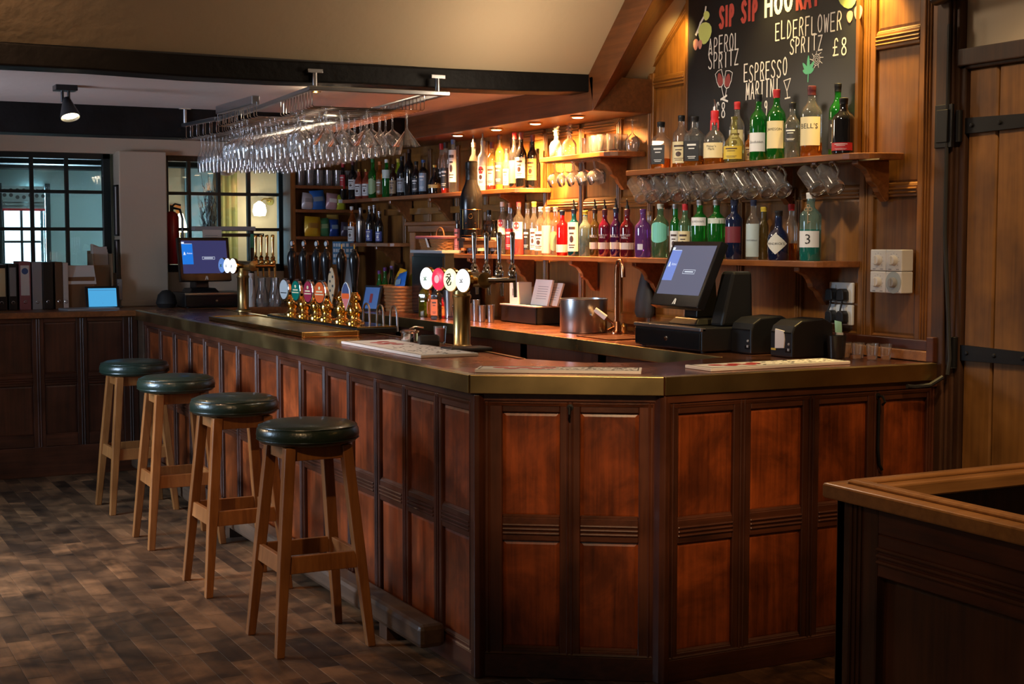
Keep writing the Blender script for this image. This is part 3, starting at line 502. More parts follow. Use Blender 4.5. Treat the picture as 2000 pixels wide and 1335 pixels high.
# ------------------------------------------------------------------ the setting
# floor: boards laid along the long bar front
def in_view(p):
    d = Vector(p) - cam.location; q = Matrix.Rotation(math.radians(27.2), 4, 'Z') @ d
    z = q.y*math.cos(math.radians(4.086)) - q.z*math.sin(math.radians(4.086)); 
    if z < 0.5: return None
    x = 2800*q.x/z; y = 2800*(q.z*math.cos(math.radians(4.086)) + q.y*math.sin(math.radians(4.086)))/z
    return (x, y, z) if abs(x) < 1010 and abs(y) < 675 else None
m = M(); m.box(-4.2, -6.5, -0.08, 4.2, 9.6, -0.012)
floor = struct(m.make('floor', RUBBER))
rnd = random.Random(3)
boards = []
BW = 0.089
for i in range(-47, 48):
    x0 = i*BW; y = -6.5 + rnd.random()*0.4
    while y < 5.4:
        ln = rnd.choice((0.26, 0.34, 0.42, 0.42, 0.5)); y1 = min(y+ln, 5.4)
        cx, cy = x0+BW/2, (y+y1)/2
        s = in_view((cx, cy, 0)) if -3.9 < cx < 2.2 else None
        hid = (cx > 0.02 and cy > -0.38) or (cx > 0.05 and cy < -1.85)
        boards.append((-(1.0/s[2]) if s and not hid else 0.0, x0, y, x0+BW, y1, rnd.random()))
        y = y1
boards.sort()
def board_geo(m, b, ts):
    g = 0.0006; _, x0, y0, x1, y1, t = b; z = (t-0.5)*0.0008; c = 0.0008
    m.add([(x0+g,y0+g,-0.012),(x1-g,y0+g,-0.012),(x1-g,y1-g,-0.012),(x0+g,y1-g,-0.012),(x0+g,y0+g,z-c),(x1-g,y0+g,z-c),(x1-g,y1-g,z-c),(x0+g,y1-g,z-c),
           (x0+g+c,y0+g+c,z),(x1-g-c,y0+g+c,z),(x1-g-c,y1-g-c,z),(x0+g+c,y1-g-c,z)],
          [(0,1,5,4),(1,2,6,5),(2,3,7,6),(3,0,4,7),(4,5,9,8),(5,6,10,9),(6,7,11,10),(7,4,8,11),(8,9,10,11)])
    ts += [t]*12
def set_tint(o, ts):
    a = o.data.attributes.new('tint', 'FLOAT', 'POINT'); a.data.foreach_set('value', ts)
for b in boards[:295]:
    m = M(); ts = []; board_geo(m, b, ts); set_tint(m.make('floor_board', W_FLOOR, floor), ts)
m = M(); ts = []
for b in boards[295:]: board_geo(m, b, ts)
o = m.make('floor_boards_beyond', W_FLOOR, floor); set_tint(o, ts); o['kind'] = 'stuff'

# ceilings, beams, outer walls
m = M(); m.box(-4.2, 1.85, 2.37, 1.9, 6.1, 2.47); struct(m.make('ceiling', PLASTER2))
m = M(); k = 0.935; y1 = 1.76; z1 = 2.40; y0 = 0.55
m.hexa([(-4.2,y1,z1),(2.1,y1,z1),(2.1,y0,z1+k*(y1-y0)),(-4.2,y0,z1+k*(y1-y0)),(-4.2,y1,z1+0.1),(2.1,y1,z1+0.1),(2.1,y0,z1+0.1+k*(y1-y0)),(-4.2,y0,z1+0.1+k*(y1-y0))])
struct(m.make('ceiling_slope', PLASTER))
m = M(); m.box(-4.2, -6.6, 3.53, 4.2, 0.6, 3.63); struct(m.make('ceiling_upper', PLASTER))
m = M()                                                      # front beam, sagging a little with age
N = 14
prof = []
for i in range(N+1):
    x = -4.2 + (1.50+4.2)*i/N; sag = -0.022*math.sin(PI*min(1, max(0, (x+2.2)/3.7)))
    zt = 2.412 + sag; zb = 2.318 + sag + 0.004*math.sin(x*5)
    prof.append([(x,1.745,zb),(x,1.93,zb),(x,1.93,zt),(x,1.745,zt)])
for i in range(N):
    a, b = prof[i], prof[i+1]
    m.add(a+b, [(0,1,5,4),(1,2,6,5),(2,3,7,6),(3,0,4,7)])
m.add(prof[0], [(3,2,1,0)]); m.add(prof[-1], [(0,1,2,3)])
struct(m.make('trim_beam_front', BEAM, None, 0.008))
m = M(); m.box(-4.2, 4.12, 2.195, 1.5, 4.36, 2.38); struct(m.make('trim_beam_rear', BEAM, None, 0.008))
m = M(); m.box(-4.2, -6.6, 0, -4.1, 1.9, 3.55); m.box(-4.2, 3.3, 0, -4.1, 9.6, 2.6); m.box(-4.2, 1.9, 0, -4.1, 3.3, 1.1); m.box(-4.2, 1.9, 2.35, -4.1, 3.3, 3.55)
struct(m.make('wall_left', PLASTER3))
m = M(); m.box(-4.2, -6.7, 0, 4.2, -6.6, 3.55); struct(m.make('wall_behind', PLASTER3))

# bar wall: oak panelling behind the bottles, gable above
m = M(); m.prism([(-0.337, 0), (6.1, 0), (6.1, 2.47), (1.76, 2.47), (0.70, 3.5), (-0.337, 3.5)], F_WALL, -0.12, -0.02)
wall = struct(m.make('wall_bar', W_OAK))
stiles = [(-0.337,-0.235,1.14,3.4,3), (0.02,0.105,1.14,3.4,2), (1.343,1.415,1.14,2.90,2), (1.69,1.745,1.14,2.43,2), (2.005,2.055,1.14,2.22,2),
          (2.40,2.46,1.14,2.2,2), (2.82,2.88,1.14,2.2,2), (3.25,3.31,1.14,2.2,2)]
for u0, u1, v0, v1, rd in stiles: stile(F_WALL, u0, u1, v0, v1, W_OAK, wall, reeds=rd)
stile(F_WALL, 0.48, 0.53, 1.185, 1.755, W_OAK, wall); stile(F_WALL, 0.92, 0.97, 1.185, 1.755, W_OAK, wall)
spans = [(-0.235,0.02),(0.105,0.48),(0.53,0.92),(0.97,1.343),(1.415,1.69),(1.745,2.005),(2.055,2.40),(2.46,2.82),(2.88,3.25)]
for u0, u1 in spans:
    rail(F_WALL, u0, u1, 1.130, 1.185, W_OAKY, wall, 0); rail(F_WALL, u0, u1, 1.752, 1.80, W_OAKY, wall, 2)
    panel(F_WALL, u0, u1, 1.19, 1.752, W_OAK, wall)
for u0, u1, v1 in ((-0.235,0.02,2.352),(1.415,1.69,2.352),(1.745,2.005,2.17),(2.055,2.40,2.165),(2.46,2.82,2.165),(2.88,3.25,2.165)):
    panel(F_WALL, u0, u1, 1.805, v1, W_OAK, wall)
rail(F_WALL, -0.235, 0.02, 2.352, 2.418, W_OAKY, wall, 3); panel(F_WALL, -0.235, 0.02, 2.425, 3.35, W_OAK, wall)
rail(F_WALL, 1.415, 1.69, 2.352, 2.405, W_OAKY, wall, 2)
rail(F_WALL, 1.745, 1.86, 2.352, 2.405, W_OAKY, wall, 2)
for u0, u1 in ((2.055,2.40),(2.46,2.82),(2.88,3.25)): rail(F_WALL, u0, u1, 2.165, 2.225, W_OAKY, wall, 2)
m = M(); m.prism([(1.415, 2.41), (1.69, 2.41), (1.69, 2.46), (1.415, 2.68)], F_WALL, -0.022, -0.012); m.make('panel', W_OAK, wall)
m = M(); m.prism([(2.05, 2.18), (2.09, 2.23), (1.33, 2.83), (1.33, 2.75)], F_WALL, -0.03, 0.004)
m.prism([(2.05, 2.185), (2.06, 2.196), (1.34, 2.765), (1.34, 2.745)], F_WALL, 0.004, 0.012); m.make('raking_rail', W_OAKY, wall, 0.003, seg=1)
# dark plain backing of the far part of the bar wall, with its overmantel
m = M(); pbox(m, F_WALL, 3.31, 5.3, 1.755, 1.80, -0.03, 0.02); m.make('rail', W_OAKY, wall, 0.003)
for u in (3.62, 4.05, 4.50, 4.95): stile(F_WALL, u, u+0.05, 1.55, 2.2, W_OAK, wall)
for u0, u1 in ((3.31,3.62),(3.67,4.05),(4.10,4.50),(4.55,4.95)): panel(F_WALL, u0, u1, 1.805, 2.165, W_OAK, wall)
# skirting upstand on the counter at the wall end
m = M(); pbox(m, F_WALL, -0.34, 0.30, 1.101, 1.142, -0.02, 0.030)
m.make('upstand', W_CAP, wall, 0.004)
m = M(); pbox(m, F_WALL, -0.375, -0.335, 1.10, 1.20, -0.15, 0.03); pbox(m, F_WALL, -0.345, 0.30, 1.142, 1.185, -0.02, 0.018); m.make('skirting_block', W_FRAMEY, wall, 0.004)
# bulkhead over the back bar and the raking rafter
m = M(); m.box(1.50, 1.70, 2.226, 1.88, 5.6, 2.40); struct(m.make('trim_bulkhead', W_BULK, None, 0.006))
m = M()
m.hexa([(1.5,1.70,2.226),(1.86,2.045,2.297),(1.86,0.45,3.525),(1.5,0.45,3.305),(1.5,1.75,2.412),(1.86,2.06,2.412),(1.86,0.45,3.62),(1.5,0.45,3.62)])
struct(m.make('trim_rafter', W_BULK, None, 0.006))
for y in (3.488, 2.957, 2.474, 2.003):
    t = thing('downlight', 'small round downlight set in the bulkhead underside, %s along from the far end' % ['first', 'second', 'third', 'fourth'][[3.488, 2.957, 2.474, 2.003].index(y)], 'downlight', (1.585, y, 2.226), group='downlights in the bulkhead')
    m = M(); m.lathe([(0.028,0.001),(0.040,0.0),(0.042,-0.006),(0.030,-0.010),(0.028,-0.004)], n=18); m.make('rim', BRASSP, t)
    m = M(); m.lathe([(0.0,-0.0135),(0.022,-0.0125),(0.031,-0.0095)], n=18); m.make('lens', LAMP, t)

# window wall at the rear, with a pillar between the two windows
WY = 5.95
m = M()
m.box(-4.2, WY, 2.195, 1.95, WY+0.2, 2.6); m.box(-4.2, WY, 0, 1.95, WY+0.2, 1.34); m.box(1.31, WY, 1.34, 1.95, WY+0.2, 2.2); m.box(-4.2, WY, 1.34, -1.75, WY+0.2, 2.2)
wr = struct(m.make('wall_rear', PLASTER3))
m = M(); m.box(0.02, 5.84, 1.10, 0.36, WY+0.2, 2.21); m.box(0.012, 5.825, 1.10, 0.368, 5.9, 1.145); m.make('pillar', PLASTER3, wr, 0.008)
def window(n, x0, x1, xs, zs, x_lo=None):
    fo = M(); fw = 0.055
    y0, y1 = WY+0.06, WY+0.115
    fo.box(x0, y0, 1.34, x0+fw, y1, 2.2); fo.box(x1-fw, y0, 1.34, x1, y1, 2.2); fo.box(x0, y0, 2.155, x1, y1, 2.2); fo.box(x0, y0, 1.34, x1, y1, 1.395)
    w = struct(fo.make('window_%d' % n, MUNTIN, None, 0.004))
    for x in xs:
        b = M(); b.box(x-0.012, y0+0.006, 1.395, x+0.012, y1-0.006, 2.155); b.make('glazing_bar', MUNTIN, w)
    for z in zs:
        b = M(); b.box(x0+fw, y0+0.004, z-0.012, x1-fw, y1-0.004, z+0.012); b.make('glazing_bar', MUNTIN, w)
    ex = [x0+fw] + list(xs) + [x1-fw]; ez = [1.395] + list(zs) + [2.155]
    for i in range(len(ex)-1):
        for j in range(len(ez)-1):
            b = M(); b.box(ex[i]+0.010, y0+0.024, ez[j]+0.010, ex[i+1]-0.010, y0+0.028, ez[j+1]-0.010); b.make('pane', PANE, w)
    return w
window(1, -1.72, -0.005, (-1.49, -1.255, -1.02, -0.785, -0.55, -0.31), (1.655, 1.92))
window(2, 0.36, 1.31, (0.57, 0.795, 1.025), (1.655, 1.92))

# door wall beyond the end of the bar
m = M(); m.box(1.90, -6.6, 2.29, 2.05, -0.40, 3.6); m.box(1.92, -0.50, 0, 2.05, -0.337, 3.6); m.box(1.90, -6.6, 0, 2.05, -1.56, 2.29)
dw = struct(m.make('wall_door_side', PLASTER3))
m = M(); m.box(1.84, -0.405, 0, 2.0, -0.337, 3.5); m.box(1.862, -0.437, 0, 1.95, -0.405, 3.5); m.box(1.852, -0.418, 0, 1.90, -0.405, 3.5)
struct(m.make('trim_door_jamb', W_JAMB, None, 0.006))
m = M(); m.box(1.855, -1.56, 2.238, 1.93, -0.43, 2.303); m.box(1.855, -1.56, 0, 1.93, -1.48, 2.24); m.box(1.870, -1.48, 2.226, 1.915, -0.44, 2.242); m.box(1.870, -0.466, 0, 1.915, -0.436, 2.242)
struct(m.make('trim_door_frame', W_JAMB, None, 0.005))
m = M(); m.box(1.910, -1.48, 0.01, 1.925, -0.462, 2.23); door = struct(m.make('door_1', W_JAMB))
ys = [-0.466, -0.617, -0.82, -1.04, -1.26, -1.48]
for a, b in zip(ys[1:], ys):
    m = M(); m.box(1.885, a+0.004, 0.015, 1.911, b-0.004, 2.226); m.make('plank', W_DOOR, door, 0.006, seg=1)
for z, zz in ((2.012, 0.0), (1.145, 0.0)):
    m = M(); m.hexa([(1.872,-0.462,z-0.030),(1.886,-0.462,z-0.030),(1.886,-1.24,z-0.016),(1.872,-1.24,z-0.016),(1.872,-0.462,z+0.030),(1.886,-0.462,z+0.030),(1.886,-1.24,z+0.016),(1.872,-1.24,z+0.016)])
    for q in range(5): m.lathe([(0.009,0),(0.007,0.006),(0,0.008)], (1.872, -0.50-0.14*q, z), 8, axis=(-1,0,0))
    h = m.make('strap_hinge', IRON, door)
    m = M(); m.cyl((1.858,-0.448,z-0.06),(1.858,-0.448,z+0.06),0.014)
    if z > 1.5: m.box(1.832, -0.437, z-0.080, 1.845, -0.345, z+0.085); m.box(1.825,-0.42,z-0.06,1.834,-0.36,z+0.065)
    m.make('hinge_knuckle', IRON, h, 0.003)
# ------------------------------------------------------------------ the bar counter
bar = thing('bar_counter', 'long dark panelled bar counter with canted corner, under the brass-edged top', 'bar counter', (0,0,0))
PL = [(5.065,4.755),(4.702,4.397),(4.325,4.007),(3.962,3.666),(3.617,3.342),(3.285,3.001),(2.948,2.659),(2.601,2.297),(2.237,1.963),(1.888,1.629),(1.553,1.312),(1.249,0.995),(0.93,0.69),(0.631,0.379),(0.307,0.062)]
ZU = (0.585, 0.965); ZL = (0.105, 0.50)
def front(F, cells, u_lo, u_hi, axis_mat, end_lo=True, end_hi=True, extra=()):
    cells = sorted([tuple(sorted(c)) for c in cells])
    edges = [u_lo] + [x for c in cells for x in c] + [u_hi]
    for i in range(0, len(edges), 2):
        if edges[i+1] - edges[i] > 0.01:
            wdt = edges[i+1]-edges[i]
            stile(F, edges[i], edges[i+1], 0.08, 1.03, W_FRAME, bar, reeds=2 if wdt < 0.12 else 0)
    for a, b in cells:
        panel(F, a, b, ZU[0], ZU[1], W_PANEL, bar); panel(F, a, b, ZL[0], ZL[1], W_PANEL, bar)
        rail(F, a, b, ZL[1], ZU[0], axis_mat, bar, 3)
        rail(F, a, b, 0.085, ZL[0], axis_mat, bar, 0)
        rail(F, a, b, ZU[1], 1.03, axis_mat, bar, 1, sill=False)
    m = M(); pbox(m, F, u_lo, u_hi, 0.0, 0.086, -0.03, 0.006); m.prism([(0.086,-0.01),(0.086,0.008),(0.096,0.0)], lambda a,b,c_: F(c_,a,b), u_lo, u_hi)
    m.make('plinth', axis_mat, bar, 0.003, seg=1)
    m = M(); pbox(m, F, u_lo, u_hi, 1.005, 1.035, -0.03, 0.010); m.prism([(1.003,-0.005),(1.003,0.006),(0.985,0.0)], lambda a,b,c_: F(c_,a,b), u_lo, u_hi)
    m.make('cornice', axis_mat, bar, 0.003, seg=1)
front(F_LEFT, PL, 0.02, 5.15, W_FRAMEY)
front(F_CH, [(0.111,0.318),(0.391,0.599)], 0.0, 0.69, W_FRAMEH)
front(F_SIDE, [(0.640,0.878),(0.955,1.192),(1.269,1.502),(1.583,1.80)], 0.575, 1.84, W_FRAMEH)
m = M(); m.prism([(0.014,0.03),(0.014,-0.005),(0.03,-0.013),(0.06,0.0),(0.06,0.05)], lambda a,b,c_: (a,b,c_), 0, 1.03); m.make('corner_post', W_FRAME, bar, 0.004)
m = M(); m.prism([(0.565,-0.365),(0.578,-0.383),(0.60,-0.38),(0.62,-0.34),(0.56,-0.33)], lambda a,b,c_: (a,b,c_), 0, 1.03); m.make('corner_post', W_FRAME, bar, 0.004)
m = M(); pbox(m, F_LEFT, 5.15, 5.30, 0, 1.034, -0.02, 0.012); m.make('end_post', W_TIMBER, bar, 0.004)
# closed carcass behind the fronts
m = M(); m.prism([(0.06,5.3),(0.06,0.07),(0.615,-0.315),(1.81,-0.325),(1.81,0.15),(0.95,0.10),(0.62,0.28),(0.47,0.55),(0.5,5.3)], lambda a,b,c_: (a,b,c_), 0.02, 1.03)
m.make('carcass', W_JAMB, bar)
# coat hooks under the top
for (F, u) in ((F_CH, 0.355), (F_SIDE, 1.545)):
    m = M(); z = 0.985
    m.lathe([(0.012,0),(0.012,0.006),(0,0.008)], F(u, z, 0.0), 10, axis=tuple(Vector(F(u,z,1))-Vector(F(u,z,0))))
    m.tube([F(u,z,0.004),F(u,z,0.03),F(u,z-0.02,0.045),F(u,z-0.032,0.03)], 0.005, 6)
    m.make('coat_hook', IRON, bar)
m = M(); m.tube([F_SIDE(1.545,0.97,0.012), F_SIDE(1.545,0.78,0.010), F_SIDE(1.548,0.72,0.016), F_SIDE(1.565,0.70,0.012)], 0.006, 6); m.make('cabin_hook', IRON, bar)
# top
topt = thing('bar_worktop', 'copper bar top with a deep brass edge, running round the canted corner', 'bar top', (0,0,1.035))
TOP = [(0,5.295),(0,0),(0.571,-0.381),(1.818,-0.394),(1.818,0.235),(1.25,0.235),(0.92,0.13),(0.63,0.27),(0.50,0.54),(0.56,1.2),(0.58,5.295)]
m = M(); m.prism(TOP, lambda a,b,c_: (a,b,c_), 0.0, 0.064); m.make('copper_surface', COPPER, topt, 0.002, seg=1)
def edge_strip(pts, name, parent, z0, z1, th=0.008, mat=BRASS):
    for i in range(len(pts)-1):
        a, b = Vector((*pts[i],0)), Vector((*pts[i+1],0)); d = (b-a).normalized(); n = Vector((d.y,-d.x,0))*th
        m = M(); g = d*0.0008
        A, B = a+g, b-g
        m.hexa([(A.x,A.y,z0),(B.x,B.y,z0),(B.x+n.x,B.y+n.y,z0),(A.x+n.x,A.y+n.y,z0),(A.x,A.y,z1),(B.x,B.y,z1),(B.x+n.x,B.y+n.y,z1),(A.x+n.x,A.y+n.y,z1)])
        q = [(A.x,A.y,z1),(B.x,B.y,z1),(B.x-n.x*3,B.y-n.y*3,z1+0.0015),(A.x-n.x*3,A.y-n.y*3,z1+0.0015)]
        m.add(q, [(0,1,2,3)])
        m.make(name, mat, parent, 0.002, seg=2)
edge_strip([(1.818,-0.394),(0.571,-0.381),(0,0),(0,5.32)], 'brass_edge', topt, 0.0, 0.0655, -0.008)
edge_strip([(0.50,0.54),(0.56,1.2),(0.58,5.32)], 'brass_edge', topt, 0.0, 0.0655, 0.008)
# foot timber
ft = thing('foot_rail', 'worn low timber foot rail along the base of the long bar front', 'foot rail', (-0.03, 2.8, 0))
m = M(); m.box(-0.065,-2.56,0.055,0.042,2.3,0.145); m.make('timber', W_TIMBER, ft, 0.02, seg=2)
for y in (-2.2, 0.0, 2.0): m = M(); m.box(-0.05,y,0.0,0.04,y+0.08,0.056); m.make('bearer', W_JAMB, ft)

# rear dado counter
dado = thing('rear_counter', 'dark panelled counter under the rear windows, carrying binders', 'counter', (0, 5.3, 0))
def L_(F): return lambda u, v, w: tuple(Vector(F(u,v,w)) - Vector((0,5.3,0)))
FD = L_(F_DADO)
cols = [(-0.326,-0.087),(-0.607,-0.397),(-0.95,-0.682),(-1.27,-1.02),(-1.60,-1.34),(-1.93,-1.67),(-2.26,-2.0)]
us = [-2.34] + sorted([x for c in cols for x in c]) + [0.012]
for i in range(0, len(us), 2): stile(FD, us[i], us[i+1], 0.12, 1.06, W_FRAME, dado, reeds=2)
for a, b in cols:
    panel(FD, a, b, 0.685, 1.03, W_FRAME, dado); panel(FD, a, b, 0.276, 0.61, W_FRAME, dado)
    rail(FD, a, b, 0.61, 0.685, W_FRAMEH, dado, 3); rail(FD, a, b, 0.2, 0.276, W_FRAMEH, dado, 0); rail(FD, a, b, 1.03, 1.06, W_FRAMEH, dado, 0, False)
m = M(); pbox(m, FD, -2.34, 0.012, 0.0, 0.2, -0.03, 0.012); m.make('plinth', W_FRAMEH, dado, 0.004)
m = M(); m.box(-2.34, -0.035, 1.06, 0.0, 0.645, 1.10); m.box(0.0, 0.0, 1.04, 1.25, 0.645, 1.10); m.make('worktop', W_SHELF, dado, 0.005)
m = M(); m.box(-2.34, 0.03, 0.02, 0.01, 0.63, 1.06); m.make('carcass', W_JAMB, dado)
# back counter under the bottles
bc = thing('back_counter', 'back bar counter with brass edge and reddish copper top below the bottle shelves', 'counter', (1.55, 2.8, 0))
m = M(); m.box(-0.287,-2.56,1.043,0.30,2.52,1.098); m.make('copper_surface', COPPER, bc, 0.002)
m = M(); m.box(-0.297,-2.565,1.04,-0.287,2.52,1.10); m.make('brass_edge', BRASS, bc, 0.003)
m = M()
for y in (-2.5, -1.55, -0.75, 0.1, 0.95, 1.75, 2.45): m.box(-0.26, y-0.04, 0, -0.22, y+0.04, 1.04)
m.box(-0.26,-2.5,0.95,-0.23,2.5,1.04); m.box(-0.26,-2.5,0,-0.23,2.5,0.1); m.make('front_frame', W_FRAME, bc, 0.003)
m = M(); m.box(-0.2,-2.5,0.0,0.30,2.5,0.05); m.box(0.24,-2.5,0.05,0.30,2.5,1.04); m.box(-0.2,-2.5,0.5,0.24,2.5,0.53); m.make('carcass', W_JAMB, bc)
for y0, y1 in ((-2.46,-1.59),(-1.51,-0.79)):
    m = M(); m.box(-0.252, y0, 0.1, -0.235, y1, 0.95); m.make('door', W_OAK, bc, 0.003)

# settle in front of the right-hand bar section
se = thing('settle_partition', 'dark low panelled settle back with pale oak capping, nearest the camera beside the door', 'settle', (0.05, -1.895, 0))
FS = lambda u, v, w: (0.014 - w, u, v)        # outer face towards the stools (u = Y)
FE = lambda u, v, w: (u, -0.014 + w, v)       # face towards the bar
stile(FS, -0.155, 0.0-0.012, 0.0, 0.965, W_BENCH, se, reeds=3); stile(FS, -0.98, -0.84, 0.0, 0.965, W_BENCH, se, reeds=2)
rail(FS, -0.84, -0.155, 0.80, 0.90, W_FRAMEY, se, 3, True); rail(FS, -0.84, -0.155, 0.90, 0.965, W_FRAMEY, se, 0, False); rail(FS, -0.84, -0.155, 0.0, 0.42, W_FRAMEY, se, 0, True)
panel(FS, -0.84, -0.155, 0.42, 0.80, W_BENCH, se, w=-0.022)
stile(FE, 0.014, 0.16, 0, 0.965, W_BENCH, se, reeds=2); stile(FE, 0.85, 0.98, 0, 0.965, W_BENCH, se)
rail(FE, 0.16, 0.85, 0.80, 0.965, W_FRAMEH, se, 2); rail(FE, 0.16, 0.85, 0.0, 0.30, W_FRAMEH, se, 0); panel(FE, 0.16, 0.85, 0.30, 0.80, W_BENCH, se)
m = M(); m.box(0.045, -0.98, 0, 0.06, -0.045, 0.96); m.box(0.045, -0.06, 0, 1.3, -0.045, 0.96); m.make('inner_lining', W_BENCH, se)
m = M(); m.box(0.06, -0.071, 0.72, 1.3, -0.055, 0.80); m.box(0.06,-0.068,0.86,1.3,-0.058,0.875); m.make('inner_rail', W_FRAMEH, se, 0.004)
m = M(); m.hexa([(-0.012,0.012,0.962),(1.3,0.012,0.962),(1.3,-0.10,0.962),(0.10,-0.10,0.962),(-0.012,0.012,0.998),(1.3,0.012,0.998),(1.3,-0.10,0.998),(0.10,-0.10,0.998)])
m.hexa([(0.03,-0.022,0.998),(1.3,-0.022,0.998),(1.3,-0.062,0.998),(0.07,-0.062,0.998),(0.035,-0.027,1.008),(1.3,-0.027,1.008),(1.3,-0.057,1.008),(0.065,-0.057,1.008)])
m.make('capping', W_CAP, se, 0.005)
m = M(); m.hexa([(-0.012,0.012,0.962),(0.10,-0.10,0.962),(0.10,-1.0,0.962),(-0.012,-1.0,0.962),(-0.012,0.012,0.998),(0.10,-0.10,0.998),(0.10,-1.0,0.998),(-0.012,-1.0,0.998)])
m.hexa([(0.03,-0.022,0.998),(0.07,-0.062,0.998),(0.07,-1.0,0.998),(0.03,-1.0,0.998),(0.035,-0.027,1.008),(0.065,-0.057,1.008),(0.065,-1.0,1.008),(0.035,-1.0,1.008)])
m.make('capping', W_CAP, se, 0.005)

# ------------------------------------------------------------------ bar stools
def stool():
    t = thing('bar_stool', 'x', 'stool', (0,0,0), group='bar stools along the counter')
    m = M(); m.lathe([(0,0.790),(0.165,0.790),(0.186,0.795),(0.197,0.808),(0.201,0.826),(0.198,0.845),(0.188,0.860),(0.165,0.870),(0.11,0.876),(0.05,0.878),(0,0.8785)], n=48)
    s = m.make('seat', LEATHER, t)
    m = M(); m.lathe([(0.1905,0.857),(0.1935,0.8565),(0.1925,0.8595),(0.189,0.8605)], n=48); m.make('piping', LEATHER, s)
    m = M(); m.lathe([(0.1985,0.808),(0.2010,0.8085),(0.2005,0.812),(0.1995,0.812)], n=48); m.make('piping', LEATHER, s)
    T = 0.114; B = 0.185
    m = M()
    for sx in (-1, 1):
        m.box(sx*T-0.010*sx, -T, 0.735, sx*T+0.008*sx, T, 0.790); m.box(-T, sx*T-0.010*sx, 0.735, T, sx*T+0.008*sx, 0.790)
    m.box(-0.12,-0.12,0.776,0.12,0.12,0.792); m.make('apron', W_STOOL, t, 0.003)
    for sx in (-1, 1):
        for sy in (-1, 1):
            a = 0.0165; b = 0.0215
            m = M(); c0 = (sx*B, sy*B); c1 = (sx*T, sy*T); cm = (sx*(B+(T-B)*0.47), sy*(B+(T-B)*0.47))
            def ring(c, z, h): return [(c[0]-h,c[1]-h,z),(c[0]+h,c[1]-h,z),(c[0]+h,c[1]+h,z),(c[0]-h,c[1]+h,z)]
            r0, r1, r2 = ring(c0, 0, a), ring(cm, 0.37, b), ring(c1, 0.788, b)
            m.add(r0+r1+r2, [(3,2,1,0),(0,1,5,4),(1,2,6,5),(2,3,7,6),(3,0,4,7),(4,5,9,8),(5,6,10,9),(6,7,11,10),(7,4,8,11),(8,9,10,11)])
            m.make('leg', W_STOOL, t, 0.004)
    q = lambda z: B + (T-B)*z/0.788
    for z, ax in ((0.345, 0), (0.345, 1)):
        for sg in (-1, 1):
            m = M(); e0 = q(z-0.035); e1 = q(z+0.035); th = 0.010
            if ax == 0: m.hexa([(-e0,sg*e0-th,z-0.035),(e0,sg*e0-th,z-0.035),(e0,sg*e0+th,z-0.035),(-e0,sg*e0+th,z-0.035),(-e1,sg*e1-th,z+0.03),(e1,sg*e1-th,z+0.03),(e1,sg*e1+th,z+0.03),(-e1,sg*e1+th,z+0.03)])
            else: m.hexa([(sg*e0-th,-e0,z-0.035),(sg*e0+th,-e0,z-0.035),(sg*e0+th,e0,z-0.035),(sg*e0-th,e0,z-0.035),(sg*e1-th,-e1,z+0.03),(sg*e1+th,-e1,z+0.03),(sg*e1+th,e1,z+0.03),(sg*e1-th,e1,z+0.03)])
            m.make('stretcher', W_STOOL, t, 0.003)
    return t
st0 = stool()
for i, (x, y, rz, lb) in enumerate(((-0.348,0.748,0.0,'round green leather bar stool on beech legs, closest to the canted corner'),
        (-0.342,1.775,0.01,'second green-topped bar stool from the canted corner, before the wide joint of the panelling'),
        (-0.337,2.86,-0.01,'third green-topped bar stool from the canted corner'),
        (-0.322,3.905,0.02,'last green-topped bar stool, beside the rear counter'))):
    if i == 0: st0.location = (x,y,0); st0['label'] = lb
    else: dup(st0, (x,y,0), (0,0,rz), lb)

# ------------------------------------------------------------------ shelves on the bar wall
def shelf(name, label, y0, y1, z, xf, round_lo=0.0, round_hi=0.0, brackets=(), th=0.026, bh=0.16):
    t = thing(name, label, 'shelf', (1.85, (y0+y1)/2, z), group='shelves on the bar wall')
    ym = (y0+y1)/2; d = 1.85 - xf
    pts = [(0.0, y1-ym)] 
    if round_hi: pts = [(0.0, y1-ym)] + [(-d*(1-math.cos(a))**0 * (math.sin(a)), y1-ym-round_hi*(1-math.cos(a))) for a in [PI/2*i/6 for i in range(1,7)]]
    else: pts += [(-d, y1-ym)]
    if round_lo: pts += [(-d*math.cos(a), y0-ym+round_lo*(1-math.sin(a))) for a in [PI/2*i/6 for i in range(0,7)]]
    else: pts += [(-d, y0-ym), (0.0, y0-ym)]
    m = M(); m.prism(pts, lambda a,b,c_: (a,b,c_), -th, 0.0); m.make('board', W_SHELF, t, 0.003)
    for y in brackets:
        m = M(); e = d*0.82
        poly = [(0,-th),(-e,-th),(-e,-th-0.02)] + [(-e*0.86+e*0.30*math.sin(k*PI/8), -th-0.02-bh*0.42*k/4) for k in range(1,5)] + [(-e*0.40+e*0.30*(1-math.cos(k*PI/8)), -th-0.02-bh*(0.42+0.5*k/4)) for k in range(1,5)] + [(0,-th-bh)]
        m.prism(poly, lambda a,b,c_: (1.85+a, c_, z+b), y-0.018, y+0.018); m.make('shelf_bracket', W_SHELF, wall, 0.003, seg=1)
    return t
shelf('top_shelf', 'upper oak shelf below the chalkboard, glass tankards hanging beneath', -0.16, 1.62, 1.925, 1.645, round_lo=0.13, brackets=(-0.06, 0.56, 1.56))
shelf('lower_shelf', 'long lower oak shelf of gin and rum bottles behind the till', 0.09, 3.70, 1.49, 1.645, round_lo=0.05, brackets=(0.30, 1.60, 2.255, 3.0, 3.55))
shelf('upper_shelf', 'dark upper shelf of wine and spirit bottles under the bulkhead', 2.78, 5.68, 1.878, 1.645, round_lo=0.10, brackets=(3.12, 4.15, 4.84), bh=0.14)
